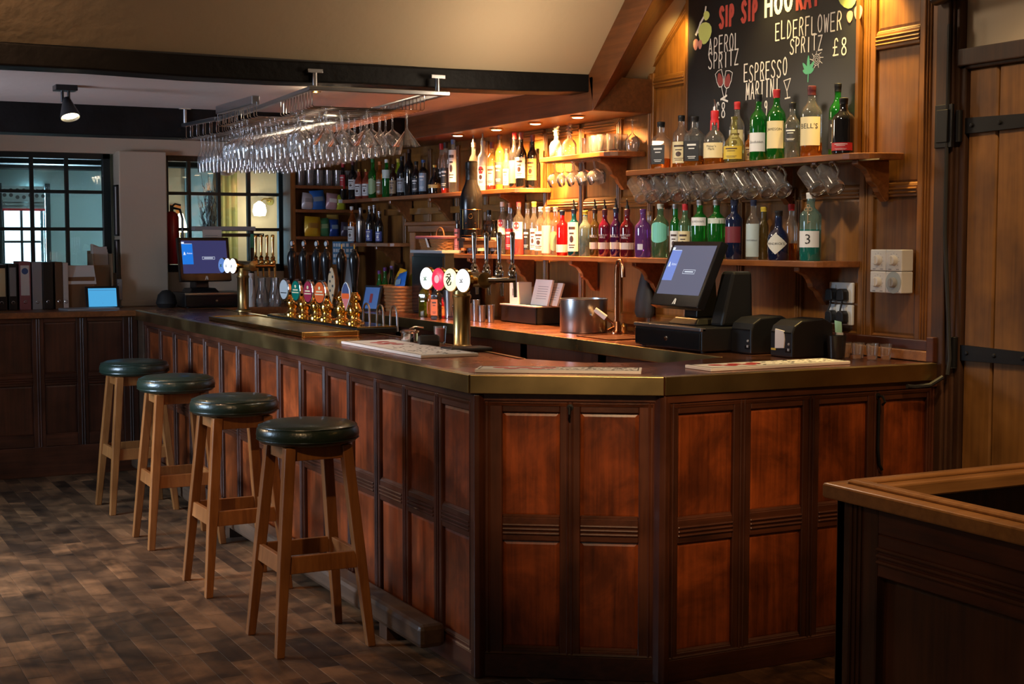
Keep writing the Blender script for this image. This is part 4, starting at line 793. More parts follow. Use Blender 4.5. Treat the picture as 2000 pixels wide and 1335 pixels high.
shelf('glass_shelf', 'short corner shelf of tumblers with wine glasses hanging beneath', 1.76, 2.54, 2.035, 1.645, round_lo=0.12, brackets=(1.953,))
shelf('small_shelf', 'small low shelf with the steel flask and dark swing-top bottles', 4.64, 5.50, 1.556, 1.62, round_lo=0.08, brackets=(5.05,), bh=0.12)
# overmantel with post at the far part
om = thing('overmantel', 'dark wooden mantel and posts round the recess behind the beer fonts', 'mantel', (1.85, 4.3, 1.10))
m = M(); m.box(-0.13,-0.75,0.53,0.0,0.30,0.575); m.box(-0.15,-0.77,0.575,0.0,0.315,0.60); m.make('mantel_shelf', W_SHELF, om, 0.005)
m = M(); m.box(-0.12,0.20,0,0.0,0.295,0.53); m.make('post', W_SHELF, om, 0.006)
# crisp shelf unit in the far corner
cu = thing('snack_shelves', 'narrow oak shelf unit of crisp packets in the far corner beside the window', 'shelf unit', (1.58, 5.78, 1.10))
m = M(); m.box(-0.315,-0.02,0,-0.275,0.16,1.2); m.make('side_panel', W_OAK, cu, 0.003)
m = M(); m.box(-0.28,0.145,0,0.26,0.165,1.2); m.make('back_panel', W_OAK, cu)
for z in (0.886, 0.706, 0.504, 0.385):
    m = M(); m.box(-0.276,-0.03,z-0.024,0.26,0.145,z); m.make('shelf_board', W_SHELF, cu, 0.003)
# ------------------------------------------------------------------ bottles
PROF = dict(
    spirit=[(.90,0),(1,.02),(1,.60),(.97,.645),(.80,.695),(.50,.745),(.36,.80),(.34,1)],
    wine=[(.92,0),(1,.02),(1,.56),(.97,.61),(.80,.67),(.50,.73),(.40,.78),(.37,1)],
    tall=[(.92,0),(1,.02),(1,.66),(.96,.69),(.70,.735),(.44,.77),(.38,.80),(.38,1)],
    squat=[(.90,0),(1,.03),(1,.42),(.96,.49),(.78,.56),(.50,.62),(.36,.68),(.32,1)],
    square=[(.94,0),(1,.02),(1,.58),(.96,.63),(.72,.68),(.44,.73),(.36,.78),(.36,1)],
    flask=[(.70,0),(.95,.04),(1,.22),(.98,.36),(.82,.47),(.52,.56),(.36,.64),(.30,1)],
    beer=[(.92,0),(1,.02),(1,.50),(.95,.56),(.70,.66),(.48,.74),(.42,.80),(.38,1)])
CAPH = dict(red=.12, redwax=.22, maroon=.13, black=.11, navy=.10, none=0)
TEXTCOL = dict(band='maroon', white='black', cream='black', diamond='black', picture='navy', greenband='green')
FACE = math.atan2(-0.60, -0.80)
def prof_at(prof, z):
    for (r0, z0), (r1, z1) in zip(prof, prof[1:]):
        if z0 <= z <= z1: return r0 + (r1-r0)*(z-z0)/max(1e-6, z1-z0)
    return prof[-1][0]
def bottle(x, y, z, r, H, kind, name, label, gl, cap, lab, liq, lev, text, pour, labz):
    t = thing(name, label, 'bottle', (x, y, z), FACE, group='bottles on the shelves')
    pr = PROF[kind]; sq = kind == 'square'
    nr = 0.0125
    P = [(0, .0)] + [(max(a*r, min(nr, r*0.55)) if b > .7 else a*r, b*H) for a, b in pr]
    ch = CAPH.get(cap, .09)*H
    body = []
    zt = H - ch
    for p in P:
        if p[1] < zt - 0.002: body.append(p)
    rn = P[-1][0]; body.append((prof_at(P[1:], zt), zt))
    if liq:
        zl = lev*H; rl = prof_at(P[1:], zl); i = next(k for k, p in enumerate(body) if p[1] > zl); body.insert(i, (rl, zl))
    if not ch: body += [(rn*1.2, H-0.012), (rn*1.2, H), (rn*0.8, H)]
    n = 20
    m = M(); m.lathe(body, n=n, square=sq, mfun=(lambda a, b: 1 if liq and b <= lev*H + 1e-6 else 0))
    if liq: m.lathe([(0, lev*H), (prof_at(P[1:], lev*H)*0.98, lev*H)], n=n, m=1, square=sq)
    bd = m.make('glass_body', [gmat(gl), gmat(liq)] if liq else [gmat(gl)], t)
    if ch:
        m = M(); rc = rn*1.12
        m.lathe([(rc,zt),(rc,zt+ch*0.45),(rc*1.06,zt+ch*0.5),(rc*1.06,H-0.002),(rc*0.9,H),(0,H)], n=14)
        if cap == 'redwax':
            for k in range(6):
                a = k*PI/3+0.3; m.tube([(rc*math.cos(a),rc*math.sin(a),zt+0.01),(rc*1.05*math.cos(a),rc*1.05*math.sin(a),zt-0.012-0.012*(k%3))], 0.004, 6)
        m.make('cap', lab_mat(cap), t)
    if pour:
        m = M(); m.cyl((0,0,H-0.002),(0,0,H+0.018),0.011,0.009,10); m.tube([(0,0,H+0.015),(0,0,H+0.035),(0.008,0,H+0.05)],[0.005,0.0045,0.003],7); m.make('pourer', STEEL if gl in ('clear','white') else lab_mat('black'), t)
    if lab != 'none':
        z0, z1 = labz[0]*H, labz[1]*H; a = 1.15
        m = M()
        if sq:
            fn = lambda u, v: (r*0.905, u, v)
            m.box(r*0.87, -r*0.72, z0, r*0.90, r*0.72, z1); m.box(-r*0.72, -r*0.90, z0, r*0.72, -r*0.87, z1)
        elif lab == 'diamond':
            R = lambda u, v: (r*1.02*math.cos(u/r), r*1.02*math.sin(u/r), v)
            zc = (z0+z1)/2; hw = r*1.15; hh = (z1-z0)/2
            g = 6; vs = []; fs = []
            for i in range(-g, g+1):
                for s_ in (-1, 1): vs.append(R(hw*i/g, zc + s_*hh*(1-abs(i)/g)))
            for i in range(2*g): fs.append((2*i, 2*i+2, 2*i+3, 2*i+1))
            m.add(vs, fs)
        elif lab in ('mint', 'leaf'):
            rr = r*1.015; vs = []; fs = []; g = 10
            for i in range(g+1):
                u = -a + 2*a*i/g; e = abs(math.sin(i*PI/g*2))*0.5
                hh = (1 - (abs(i-g/2)/(g/2))**2*0.35)*(z1-z0)/2; zc = (z0+z1)/2
                vs += [(rr*math.cos(u), rr*math.sin(u), zc-hh), (rr*math.cos(u), rr*math.sin(u), zc+hh)]
            m.add(vs, [(2*i, 2*i+2, 2*i+3, 2*i+1) for i in range(g)])
        else:
            if lab in ('band', 'goldband', 'greenband', 'blueband'): a = PI
            if lab == 'tag': a = 0.35
            rr = r*1.015; g = 16; vs = []
            for i in range(g+1):
                u = -a + 2*a*i/g
                vs += [(rr*math.cos(u), rr*math.sin(u), z0), (rr*math.cos(u), rr*math.sin(u), z1)]
            m.add(vs, [(2*i, 2*i+2, 2*i+3, 2*i+1) for i in range(g)], 0, True)
        lo = m.make('label', lab_mat(lab), t)
        if not text and lab in ('white','cream','tan','pink','orange','grey','goldlab','darklab','picture','bluelab','yellow','black','bluegrey','red','brownlab'):
            m = M(); hz = z1-z0; rb = r*1.03
            for k, (f_, w_, t_) in enumerate(((0.80,0.75,0.09),(0.62,0.5,0.05),(0.22,0.7,0.03),(0.14,0.55,0.03))):
                zc = z0+hz*f_; dz = hz*t_/2
                if sq: m.box(r*0.902,-r*0.6*w_,zc-dz,r*0.908,r*0.6*w_,zc+dz)
                else: m.add([(rb*math.cos(u_), rb*math.sin(u_), zc+s_*dz) for q_ in range(9) for u_ in [min(a,0.8)*w_*(-1+q_/4)] for s_ in (-1,1)], [(2*q_,2*q_+2,2*q_+3,2*q_+1) for q_ in range(8)])
            if lab in ('white','cream','tan','picture','goldlab','bluelab'): m.add([(rb, 0, z0+hz*0.42)] + [(rb*math.cos(0.34*math.cos(2*PI*q_/14)), rb*math.sin(0.34*math.cos(2*PI*q_/14)), z0+hz*0.42+hz*0.12*math.sin(2*PI*q_/14)) for q_ in range(14)], [(0, 1+q_, 1+(q_+1)%14) for q_ in range(14)]) if not sq else None
            m.make('label_print', lab_mat('white' if lab in ('black','darklab','bluelab','red','brownlab','bluegrey') else ('navy' if lab == 'picture' else 'brown')), lo)['kind'] = 'stuff'
        if text:
            tz = (z0+z1)/2
            if lab == 'band': tz = z1 + 0.13*H; R = lambda u, v: (r*1.03*math.cos(u/r), r*1.03*math.sin(u/r), tz+v); c = 'white'
            else: R = (lambda u, v: (r*1.03*math.cos(u/r), r*1.03*math.sin(u/r), tz+v)); c = TEXTCOL.get(lab, 'black')
            hmax = {'3': 0.6, 'GORDON\'S': 0.5, 'BACARDI': 0.28}.get(text, 0.34)*(z1-z0)
            if lab == 'band': hmax = 0.10*H
            if text == "BELL'S" or text == 'JAMESON' or text.startswith('Maker'): tz += (z1-z0)*0.18
            text_on(text, R, r*1.7, hmax, 'lettering', lab_mat(c), lo)
        if name == 'rum_bottle' and lab == 'white':
            zc = z1 - (z1-z0)*0.22
            m = M(); g = 18; m.add([(r*1.04*math.cos(0), 0, zc)] + [(r*1.04*math.cos(0.55*math.cos(2*PI*k/g)), r*1.04*math.sin(0.55*math.cos(2*PI*k/g)), zc + 0.022*math.sin(2*PI*k/g)) for k in range(g)], [(0, 1+k, 1+(k+1)%g) for k in range(g)])
            m.make('round_badge', lab_mat('red'), lo)
        if text == '3':                                   # key emblem above the label
            m = M(); Rk = lambda u, v: (r*1.04*math.cos(u/r), r*1.04*math.sin(u/r), v); zk = z1 + 0.03
            m.tube([Rk(0, zk), Rk(0, zk+0.055)], 0.0022, 6)
            for du, dv in ((-0.009,0.060),(0.009,0.060),(0,0.073)): m.tube([Rk(du+0.007*math.cos(k*PI/5), zk+dv+0.007*math.sin(k*PI/5)) for k in range(11)], 0.0016, 5)
            m.tube([Rk(0, zk+0.008), Rk(0.010, zk+0.008)], 0.0022, 5); m.make('key_emblem', lab_mat('tan'), t)
    return t
for b_ in BOTTLES: bottle(*b_)
# giant champagne bottle hung below the upper shelf
gx, gy, gz = 1.52, 3.16, 1.592
t = thing('champagne_bottle', 'giant black display champagne bottle with gold-lined label above the beer font taps', 'bottle', (gx, gy, gz), math.atan2(-0.85, -0.5))
m = M(); R_ = 0.070; m.lathe([(0,0.004),(R_*0.9,0),(R_,0.01),(R_,0.20),(R_*0.97,0.235),(R_*0.82,0.275),(R_*0.58,0.315),(0.034,0.345)], n=36); m.make('glass_body', BLACKG, t)
m = M(); m.lathe([(0.035,0.335),(0.034,0.40),(0.037,0.405),(0.037,0.445),(0.03,0.452),(0,0.453)], n=28); m.make('foil', pm('black_foil', (0.016,0.016,0.015), 0.35, 0.6, bump=0.4, bscale=40), t)
Rk = lambda u, v: (R_*1.012*math.cos(u/R_), R_*1.012*math.sin(u/R_), v)
m = M()
for z in (0.012, 0.05, 0.165): m.tube([Rk(-0.075+0.15*i/16, z) for i in range(17)], 0.0016, 5)
for u in (-0.05, 0.05): m.tube([Rk(u, 0.05+0.115*i/6) for i in range(7)], 0.0016, 5)
m.make('label_border', BRASSP, t)
m = M(); m.tube([Rk(0.012*math.cos(k*PI/8), 0.125+0.014*math.sin(k*PI/8)) for k in range(17)], 0.0014, 5); m.tube([Rk(-0.03, 0.085), Rk(0.03, 0.085)], 0.0014, 5); m.make('crest', BRASSP, t)
t = thing('bracket_stand', 'dark bracket holding the giant champagne bottle in front of the shelves', 'bracket', (1.85, 3.16, 1.56))
m = M(); m.box(-0.40,-0.055,0.012,-0.26,0.055,0.030); m.box(-0.40,-0.03,-0.03,-0.0,0.03,0.012); m.make('arm', W_JAMB, t, 0.003)

# ------------------------------------------------------------------ stemware and tumblers (profiles hang or stand the same way)
WINE = [(0.034,0),(0.034,0.002),(0.006,0.005),(0.0042,0.02),(0.0042,0.078),(0.008,0.086),(0.028,0.104),(0.039,0.128),(0.040,0.150),(0.034,0.198)]
BALLOON = [(0.038,0),(0.038,0.002),(0.006,0.005),(0.0045,0.02),(0.0045,0.075),(0.010,0.083),(0.040,0.103),(0.052,0.135),(0.050,0.160),(0.040,0.198)]
FLUTE = [(0.031,0),(0.031,0.002),(0.005,0.005),(0.004,0.02),(0.004,0.062),(0.008,0.075),(0.020,0.10),(0.026,0.135),(0.0255,0.165),(0.022,0.205)]
MARTINI = [(0.038,0),(0.038,0.002),(0.006,0.005),(0.0042,0.02),(0.0045,0.088),(0.008,0.096),(0.066,0.172)]
TUMBLER = [(0.0,0.003),(0.028,0.0),(0.031,0.006),(0.036,0.095),(0.034,0.095),(0.029,0.014),(0.0,0.013)]
SHOT = [(0.0,0.002),(0.018,0.0),(0.019,0.006),(0.024,0.062),(0.0225,0.062),(0.018,0.017),(0.0,0.016)]
def glassware(name, prof, label, group, loc, rot=(0,0,0), cat='glass', mat=None, n=20):
    m = M(); m.lathe(prof, n=n); o = m.make(name, mat or GLASS, None, 0, loc); o.rotation_euler = rot
    return tag(o, label, cat, group)
ORD = ['first','second','third','fourth','fifth','sixth','seventh','eighth','ninth','tenth','eleventh','twelfth','thirteenth','fourteenth','fifteenth','sixteenth','seventeenth','eighteenth','nineteenth','twentieth','twenty-first','twenty-second','twenty-third','twenty-fourth']
def again(o, loc, label, group=None):
    c = o.copy(); COL.objects.link(c); c.location = loc; c['label'] = label
    if group: c['group'] = group
    return c
# ceiling rack
rk = thing('glass_rack', 'chrome ceiling rack on posts holding rows of stemmed glasses over the bar', 'glass rack', (0.03, 1.73, 2.27))
rot = math.radians(-4.0); cr, sr = math.cos(rot), math.sin(rot)
RX = lambda u, v, z: (u*cr - v*sr, u*sr + v*cr, z)       # u across the bar, v along it
RW = 0.64; RUN = 0.545
def rbar(p, q, w=0.013, h=0.011, name='frame_bar', mat=STEEL):
    m = M(); p = Vector(p); q = Vector(q); d = (q-p).normalized(); s_ = Vector((-d.y,d.x,0))*w
    vs = [p-s_, q-s_, q+s_, p+s_]
    m.hexa([(a.x,a.y,a.z-h) for a in vs] + [(a.x,a.y,a.z+h) for a in vs]); m.make(name, mat, rk, 0.004)
rbar(RX(-0.02,0,0), RX(RW+0.03,0,0), name='front_bar')
rbar(RX(0,0,0), RX(0,1.42,0)); rbar(RX(RW,0,0), RX(RW,1.15,0)); rbar(RX(-0.11,0.65,0.0), RX(-0.16,1.29,0.0), 0.02, 0.022)
rbar(RX(-0.06,1.83,0), RX(-0.16,2.45,0)); rbar(RX(-0.04,1.28,-0.005), RX(-0.06,1.85,-0.005)); rbar(RX(RW,1.15,0), RX(RW,2.42,0)); rbar(RX(RUN,0.0,-0.006), RX(RUN,2.44,-0.006), 0.008, 0.006); rbar(RX(-0.16,2.44,0), RX(RW,2.44,0), name='end_bar')
for u, v, top in ((0.012,0.0,0.075),(RW-0.03,0.0,0.075),(-0.14,2.38,0.10),(RW-0.03,2.38,0.10)):
    p = RX(u,v,0); m = M(); m.cyl(p,(p[0],p[1],top),0.012,n=14); m.box(p[0]-0.036,p[1]-0.012,top-0.006,p[0]+0.036,p[1]+0.020,top+0.012); m.make('post', STEEL, rk, 0.002)
rows = [0.06+0.106*i for i in range(23)]
def row_u0(v): return 0.0 if v < 0.60 else (-0.11-0.078*(v-0.65) if v < 1.33 else (-0.045 if v < 1.75 else -0.06-0.161*(v-1.83)))
DZ = -0.082
for i in range(24):
    v = 0.008 + 0.106*i; u0 = row_u0(v)
    m = M()
    m.tube([RX(u0,v,-0.01),RX(u0,v,DZ+0.008),RX(u0+0.008,v,DZ),RX(RUN-0.008,v,DZ),RX(RUN,v,DZ+0.008),RX(RUN,v,-0.01)], 0.0024, 6)
    m.tube([RX(u0,v+0.055,-0.01),RX(u0,v+0.055,DZ+0.008),RX(u0+0.008,v+0.055,DZ),RX(RUN-0.008,v+0.055,DZ),RX(RUN,v+0.055,DZ+0.008),RX(RUN,v+0.055,-0.01)], 0.0024, 6)
    m.make('runner', CHROME, rk)
base = Vector(rk.location)
hang = (PI, 0, 0)
protos = {}
gr_of = dict(martini_glass='martini glasses on the rack', balloon_glass='balloon glasses on the rack', wine_glass='wine glasses on the rack', champagne_flute='flutes on the rack')
grnd = random.Random(5)
for i in range(23):
    v = 0.008 + 0.106*i + 0.0275 + 0.0
    if i < 2: nm, pr, sp = 'martini_glass', MARTINI, 0.196
    elif i in (2, 3): nm, pr, sp = 'balloon_glass', BALLOON, 0.112
    elif i < 10: nm, pr, sp = 'wine_glass', WINE, 0.095
    elif i < 13: nm, pr, sp = 'balloon_glass', BALLOON, 0.112
    else: nm, pr, sp = 'champagne_flute', FLUTE, 0.086
    u = row_u0(v) + 0.055; k = 0
    ux = 0.468 if i != 1 else 0.370
    while ux > u - 0.035:
        p = base + Vector(RX(ux, v + grnd.uniform(-0.006, 0.006), DZ + 0.0025 + 0.002))
        lb = "%s %s from the aisle side on the rack's %s row from the beam" % (nm.replace('_', ' '), ORD[k], ORD[i])
        if nm not in protos:
            protos[nm] = glassware(nm, pr, lb, gr_of[nm], p, hang)
        else: again(protos[nm], p, lb)
        ux -= sp; k += 1
# little spots behind the rack
for j, (x, y, z, lb) in enumerate(((0.36, 2.62, 2.37, 'small lit ceiling spot half hidden behind the glass rack'), (0.36, 2.25, 2.37, 'small brass ceiling spot near the front end of the glass rack'))):
    t = thing('ceiling_spot', lb, 'spotlight', (x, y, z)); m = M(); m.lathe([(0.038,0),(0.038,-0.012),(0.026,-0.022),(0.024,-0.014)], n=18); m.make('housing', BRASSP, t)
    m = M(); m.lathe([(0.0,-0.0145),(0.0245,-0.014)], n=18); m.make('lens', LAMP, t)

# tankards hung by their handles under the top shelf
def mug(label, loc):
    t = thing('glass_tankard', label, 'glass', loc, rot=(math.radians(-45), 0, 0), group='tankards under the top shelf')
    m = M(); m.lathe([(0,0.004),(0.036,0),(0.0395,0.006),(0.0385,0.016),(0.036,0.024),(0.0365,0.125),(0.0345,0.125),(0.0335,0.022),(0,0.019)], n=22); m.make('glass_body', MUGG, t)
    m = M(); m.tube([(0,-0.036,0.105),(0,-0.052,0.110),(0,-0.064,0.098),(0,-0.066,0.070),(0,-0.058,0.045),(0,-0.036,0.035)], 0.006, 8); m.make('handle', MUGG, t)
    return t
MUGX = [1254,1275,1300,1325,1352,1382,1410,1439,1467,1500,1531,1598,1632]
mugs_y = [1.522,1.423,1.308,1.197,1.081,0.955,0.842,0.728,0.621,0.499,0.388,0.160,0.050]
m0 = None
for i, y in enumerate(mugs_y):
    lb = 'clear glass tankard hanging under the top shelf, %s from the wall corner end' % ORD[i] if i < 11 else ('clear glass tankard under the shelf end, apart from the row, %s of the two' % ('first' if i == 11 else 'last'))
    loc = (1.685, y, 1.782)
    if m0 is None: m0 = mug(lb, loc)
    else: dup(m0, loc, (math.radians(-45 + (i*7 % 5) - 2), 0, math.radians((i*5 % 7)-3)), lb)
hk = thing('hook_strip', 'row of small brass hooks under the top shelf holding the tankards', 'hook strip', (1.70, 0.6, 1.899))
m = M(); m.box(-0.012,-0.80,-0.006,0.012,0.82,0.0)
m.make('strip', BRASS, hk)
for y in mugs_y:
    yy = y - 0.6 + 0.02
    m = M(); m.tube([(-0.015,yy,0),(-0.015,yy,-0.012),(-0.015,yy+0.008,-0.018),(-0.015,yy+0.015,-0.010)], 0.002, 5); m.make('hook', BRASS, hk)
# wine glasses under the glass shelf, laid over at a slant
g0 = None
for i, y in enumerate((2.47, 2.365, 2.26, 2.15, 2.035)):
    lb = 'wine glass hanging under the short corner shelf, %s from the bulb end' % ORD[i]
    loc = (1.70, y, 2.005)
    if g0 is None: g0 = glassware('wine_glass', [(r*1.30, z*0.66) for r, z in WINE], lb, 'wine glasses under the corner shelf', loc, (PI*0.90, 0, 0), mat=GLASSK)
    else: again(g0, loc, lb)
tr = thing('glass_runner', 'brass runner under the short corner shelf holding five wine glasses', 'rack', (1.70, 2.25, 2.009))
m = M(); m.box(-0.014,-0.28,-0.004,-0.008,0.30,0.0); m.box(0.008,-0.28,-0.004,0.014,0.30,0.0); m.make('runner', BRASS, tr)
# things on the glass shelf
def carafe(label, loc):
    t = thing('glass_decanter', label, 'decanter', loc, group='star-topped decanters')
    m = M(); m.lathe([(0,0.003),(0.034,0),(0.040,0.01),(0.040,0.065),(0.030,0.085),(0.013,0.098),(0.012,0.115),(0.016,0.118)], n=20); m.make('glass_body', GLASSK, t)
    m = M(); pts = []
    for k in range(16):
        a = 2*PI*k/16; rr = 0.036 if k % 2 == 0 else 0.014; pts.append((rr*math.cos(a), rr*math.sin(a)))
    m.prism(pts, lambda a,b,c_: (c_, a, b+0.148), -0.006, 0.006); m.cyl((0,0,0.112),(0,0,0.13),0.010,n=8); m.make('star_stopper', GLASSK, t)
    return t
c0 = carafe('glass decanter with star stopper glowing under the downlight, at the shelf end', (1.71, 2.46, 2.035))
dup(c0, (1.72, 2.33, 2.035), None, 'second glass decanter with star stopper, next to the tumblers')
g0 = None
for i, (x, y, s) in enumerate(((1.78,2.233,1),(1.76,2.13,1),(1.80,2.07,1),(1.73,2.05,1),(1.785,1.985,1),(1.72,1.965,1),(1.79,1.905,1),(1.73,1.885,1))):
    lb = 'clear tumbler standing on the short corner shelf, %s from the decanters' % ORD[i]
    if g0 is None: g0 = glassware('glass_tumbler', TUMBLER, lb, 'tumblers on the corner shelf', (x,y,2.035), mat=MUGG)
    else: again(g0, (x,y,2.035), lb)
o = glassware('wine_glass', [(r*0.95, z*0.82) for r, z in WINE], 'upturned small wine glass at the end of the short corner shelf', None, (1.795, 1.80, 2.035+0.1625), (PI, 0, 0), mat=GLASSK)
# tumblers on top of the snack shelves
g0 = None; k = 0
for r_ in range(2):
    for i in range(7):
        loc = (1.36 + 0.074*i, 5.80 + 0.082*r_, 1.986)
        lb = 'tumbler on the top snack shelf, %s row, %s from the window' % ('front' if r_ == 0 else 'back', ORD[i])
        if g0 is None: g0 = glassware('glass_tumbler', [(r*1.0, z*1.25) for r, z in TUMBLER], lb, 'tumblers above the crisp packets', loc, mat=GLASSK)
        else: again(g0, loc, lb)
# shot glasses by the printers
g0 = None
for i, (x, y) in enumerate(((1.70,-0.005),(1.735,-0.045),(1.70,-0.075),(1.755,-0.105),(1.72,-0.14),(1.77,-0.165))):
    lb = 'small clear shot glass on the bar top beside the printer, %s from the printer' % ORD[i]
    if g0 is None: g0 = glassware('shot_glass', SHOT, lb, 'shot glasses beside the printer', (x,y,1.10), mat=MUGG)
    else: again(g0, (x,y,1.10), lb)
# ------------------------------------------------------------------ chalkboard with hand-drawn menu
CB = thing('chalkboard', 'tall chalkboard drinks menu with white and red hand lettering above the whisky bottles', 'chalkboard', (1.832, 0.72, 1.93))
m = M(); m.box(-0.006,-0.617,0,0.010,0.622,1.02); m.make('slate', SLATE, CB)
for y_ in (-0.632, 0.619): m = M(); m.box(-0.012,y_,0,0.012,y_+0.020,1.04); m.make('frame_strip', W_OAK, CB, 0.003)
GL = {
 'S':[[(.92,.86),(.7,1),(.32,1),(.1,.82),(.25,.6),(.72,.42),(.9,.2),(.68,0),(.28,0),(.04,.14)]], 'I':[[(.5,0),(.5,1)]], 'P':[[(.12,0),(.12,1),(.62,1),(.88,.84),(.86,.62),(.6,.48),(.12,.46)]],
 'H':[[(.1,0),(.1,1)],[(.88,0),(.88,1)],[(.1,.5),(.88,.5)]], 'O':[[(.5,1),(.2,.88),(.06,.5),(.2,.12),(.5,0),(.8,.12),(.94,.5),(.8,.88),(.5,1)]],
 'R':[[(.12,0),(.12,1),(.62,1),(.88,.82),(.84,.62),(.58,.5),(.12,.48)],[(.5,.48),(.9,0)]], 'A':[[(.04,0),(.5,1),(.94,0)],[(.22,.38),(.78,.38)]], 'Y':[[(.05,1),(.5,.5),(.95,1)],[(.5,.5),(.5,0)]],
 'E':[[(.9,1),(.12,1),(.12,0),(.9,0)],[(.12,.52),(.75,.52)]], 'L':[[(.12,1),(.12,0),(.88,0)]], 'T':[[(.02,1),(.98,1)],[(.5,1),(.5,0)]], 'Z':[[(.06,1),(.92,1),(.08,0),(.95,0)]],
 'N':[[(.1,0),(.1,1),(.88,0),(.88,1)]], 'M':[[(.06,0),(.14,1),(.5,.3),(.86,1),(.94,0)]], 'D':[[(.12,0),(.12,1),(.55,.94),(.88,.6),(.86,.36),(.55,.06),(.12,0)]], 'F':[[(.12,0),(.12,1),(.9,1)],[(.12,.54),(.72,.54)]],
 'W':[[(.02,1),(.26,0),(.5,.8),(.74,0),(.98,1)]], '£':[[(.85,.82),(.68,1),(.42,.94),(.36,.7),(.4,.3),(.3,.06),(.08,0),(.95,.02)],[(.12,.48),(.72,.48)]],
 '8':[[(.5,.54),(.2,.7),(.26,.94),(.5,1),(.76,.94),(.8,.7),(.5,.54),(.16,.32),(.2,.08),(.5,0),(.82,.08),(.86,.32),(.5,.54)]], '9':[[(.8,.7),(.5,.5),(.2,.66),(.26,.94),(.6,1),(.8,.8),(.74,.3),(.6,0)]]}
def smooth_pts(p):
    if len(p) < 6: return p
    q = [p[0]]
    for i in range(1, len(p)-1):
        a, b, c = p[i-1], p[i], p[i+1]
        q += [(b[0]*.75+a[0]*.25*1.0, b[1]*.75+a[1]*.25), (b[0]*.75+c[0]*.25, b[1]*.75+c[1]*.25)]
    return q + [p[-1]]
bx, by, bz = CB.location
LAY = [0.0]
def flat_stroke(m, pts, w):
    """a chalk stroke of width W lying on the slate"""
    fn = lambda y, z: Vector((-0.0075, y-by, z-bz))
    P = [fn(*p) for p in pts]
    for a, b in zip(P, P[1:]):
        d = (b-a); L = d.length
        if L < 1e-6: continue
        d = d/L; n = Vector((0, -d.z, d.y))*w/2; e = d*w*0.35
        LAY[0] = (LAY[0] + 4e-6) % 0.0012; k_ = Vector((-LAY[0], 0, 0))
        m.add([a-e-n+k_, b+e-n+k_, b+e+n+k_, a-e+n+k_], [(0,1,2,3)])
cr_ = random.Random(11)
for w_, y0, z0, y1, z1, hgt, col in CHALK:
    n = len(w_); m = M(); cw = (y1-y0)/n; body = 0.74 if n > 1 else 1.0
    if col in ('red', 'white'): hgt *= 1.22; z0 -= 0.004; z1 -= 0.004
    thick = 0.0185 if col in ('red', 'white') else 0.0062
    for i, ch in enumerate(w_):
        wd = cw*body if ch != 'I' else cw*0.3
        xo = y0 + cw*(i + (1-body)/2) + (cw*body-wd)/2
        sk = cr_.uniform(-0.006, 0.006); hs = hgt*cr_.uniform(0.95, 1.06)
        for st in GL[ch]:
            pts = [(xo + wd*x + 0.0, z0 + (z1-z0)*i/n + sk*0.5 + hs*y) for x, y in smooth_pts(st)]
            flat_stroke(m, pts, thick)
            if thick < 0.01 and ch in 'ELTI': flat_stroke(m, [(p[0]+0.002, p[1]+0.001) for p in pts], thick*0.7)
    m.make('lettering', CHALKR if col == 'red' else CHALKW, CB)
def leafshape(m, cy, cz, L, W, ang, n=14):
    LAY[0] = (LAY[0] + 4e-6) % 0.0012; dx = -0.0077 - LAY[0]
    vs = [Vector((dx, cy-by, cz-bz))]
    for k in range(n):
        a = 2*PI*k/n; u = math.cos(a)*L/2; v = math.sin(a)*W/2*(1-0.25*math.cos(a))
        vs.append(Vector((dx, cy-by + u*math.cos(ang)-v*math.sin(ang), cz-bz + u*math.sin(ang)+v*math.cos(ang))))
    m.add(vs, [(0,1+k,1+(k+1)%n) for k in range(n)])
def drawing(name, mat, fn):
    m = M(); fn(m); m.make(name, mat, CB)
for cy_, cz_, l_, w_, a_ in ((1.197,2.567,0.105,0.11,-80),(1.185,2.648,0.045,0.05,-70),(0.16,2.60,0.13,0.13,-110)): drawing('lemon_drawing', CHALKL, lambda m: leafshape(m, cy_, cz_, l_, w_, math.radians(a_)))
def stems(m):
    flat_stroke(m, [(1.255,2.58),(1.235,2.62),(1.20,2.65),(1.19,2.69)], 0.012); flat_stroke(m, [(1.27,2.57),(1.245,2.60)], 0.014)
drawing('leaf_drawing', CHALKW, stems)
for cy_, cz_, l_ in ((1.272,2.522,0.055),(1.235,2.518,0.045),(0.150,2.503,0.05),(0.098,2.512,0.065)): drawing('strawberry_drawing', CHALKP, lambda m: leafshape(m, cy_, cz_, l_, l_*0.77, math.radians(-90)))
def wine(m):
    leafshape(m, 1.068, 2.335, 0.065, 0.042, math.radians(70)); leafshape(m, 1.006, 2.325, 0.062, 0.044, math.radians(105))
drawing('wine_drawing', CHALKM, wine)
def glasses(m):
    for (cy, cz, a) in ((1.068,2.335,70),(1.006,2.325,105)):
        a = math.radians(a); R = lambda u, v: (cy + u*math.cos(a)-v*math.sin(a), cz + u*math.sin(a)+v*math.cos(a))
        flat_stroke(m, [R(0.04,-0.026),R(0.0,-0.027),R(-0.03,-0.018),R(-0.038,0.0),R(-0.03,0.018),R(0.0,0.027),R(0.04,0.026)], 0.004); flat_stroke(m, [R(0.04,-0.026),R(0.045,0),R(0.04,0.026)], 0.003)
        flat_stroke(m, [R(-0.038,0),R(-0.092,0)], 0.004); flat_stroke(m, [R(-0.092,-0.024),R(-0.094,0.024)], 0.009)
    flat_stroke(m, [(0.585,2.282),(0.562,2.235),(0.538,2.288),(0.585,2.282)], 0.004); flat_stroke(m, [(0.562,2.235),(0.557,2.203)], 0.004); flat_stroke(m, [(0.575,2.203),(0.54,2.205)], 0.006)
drawing('glass_drawing', CHALKW, glasses)
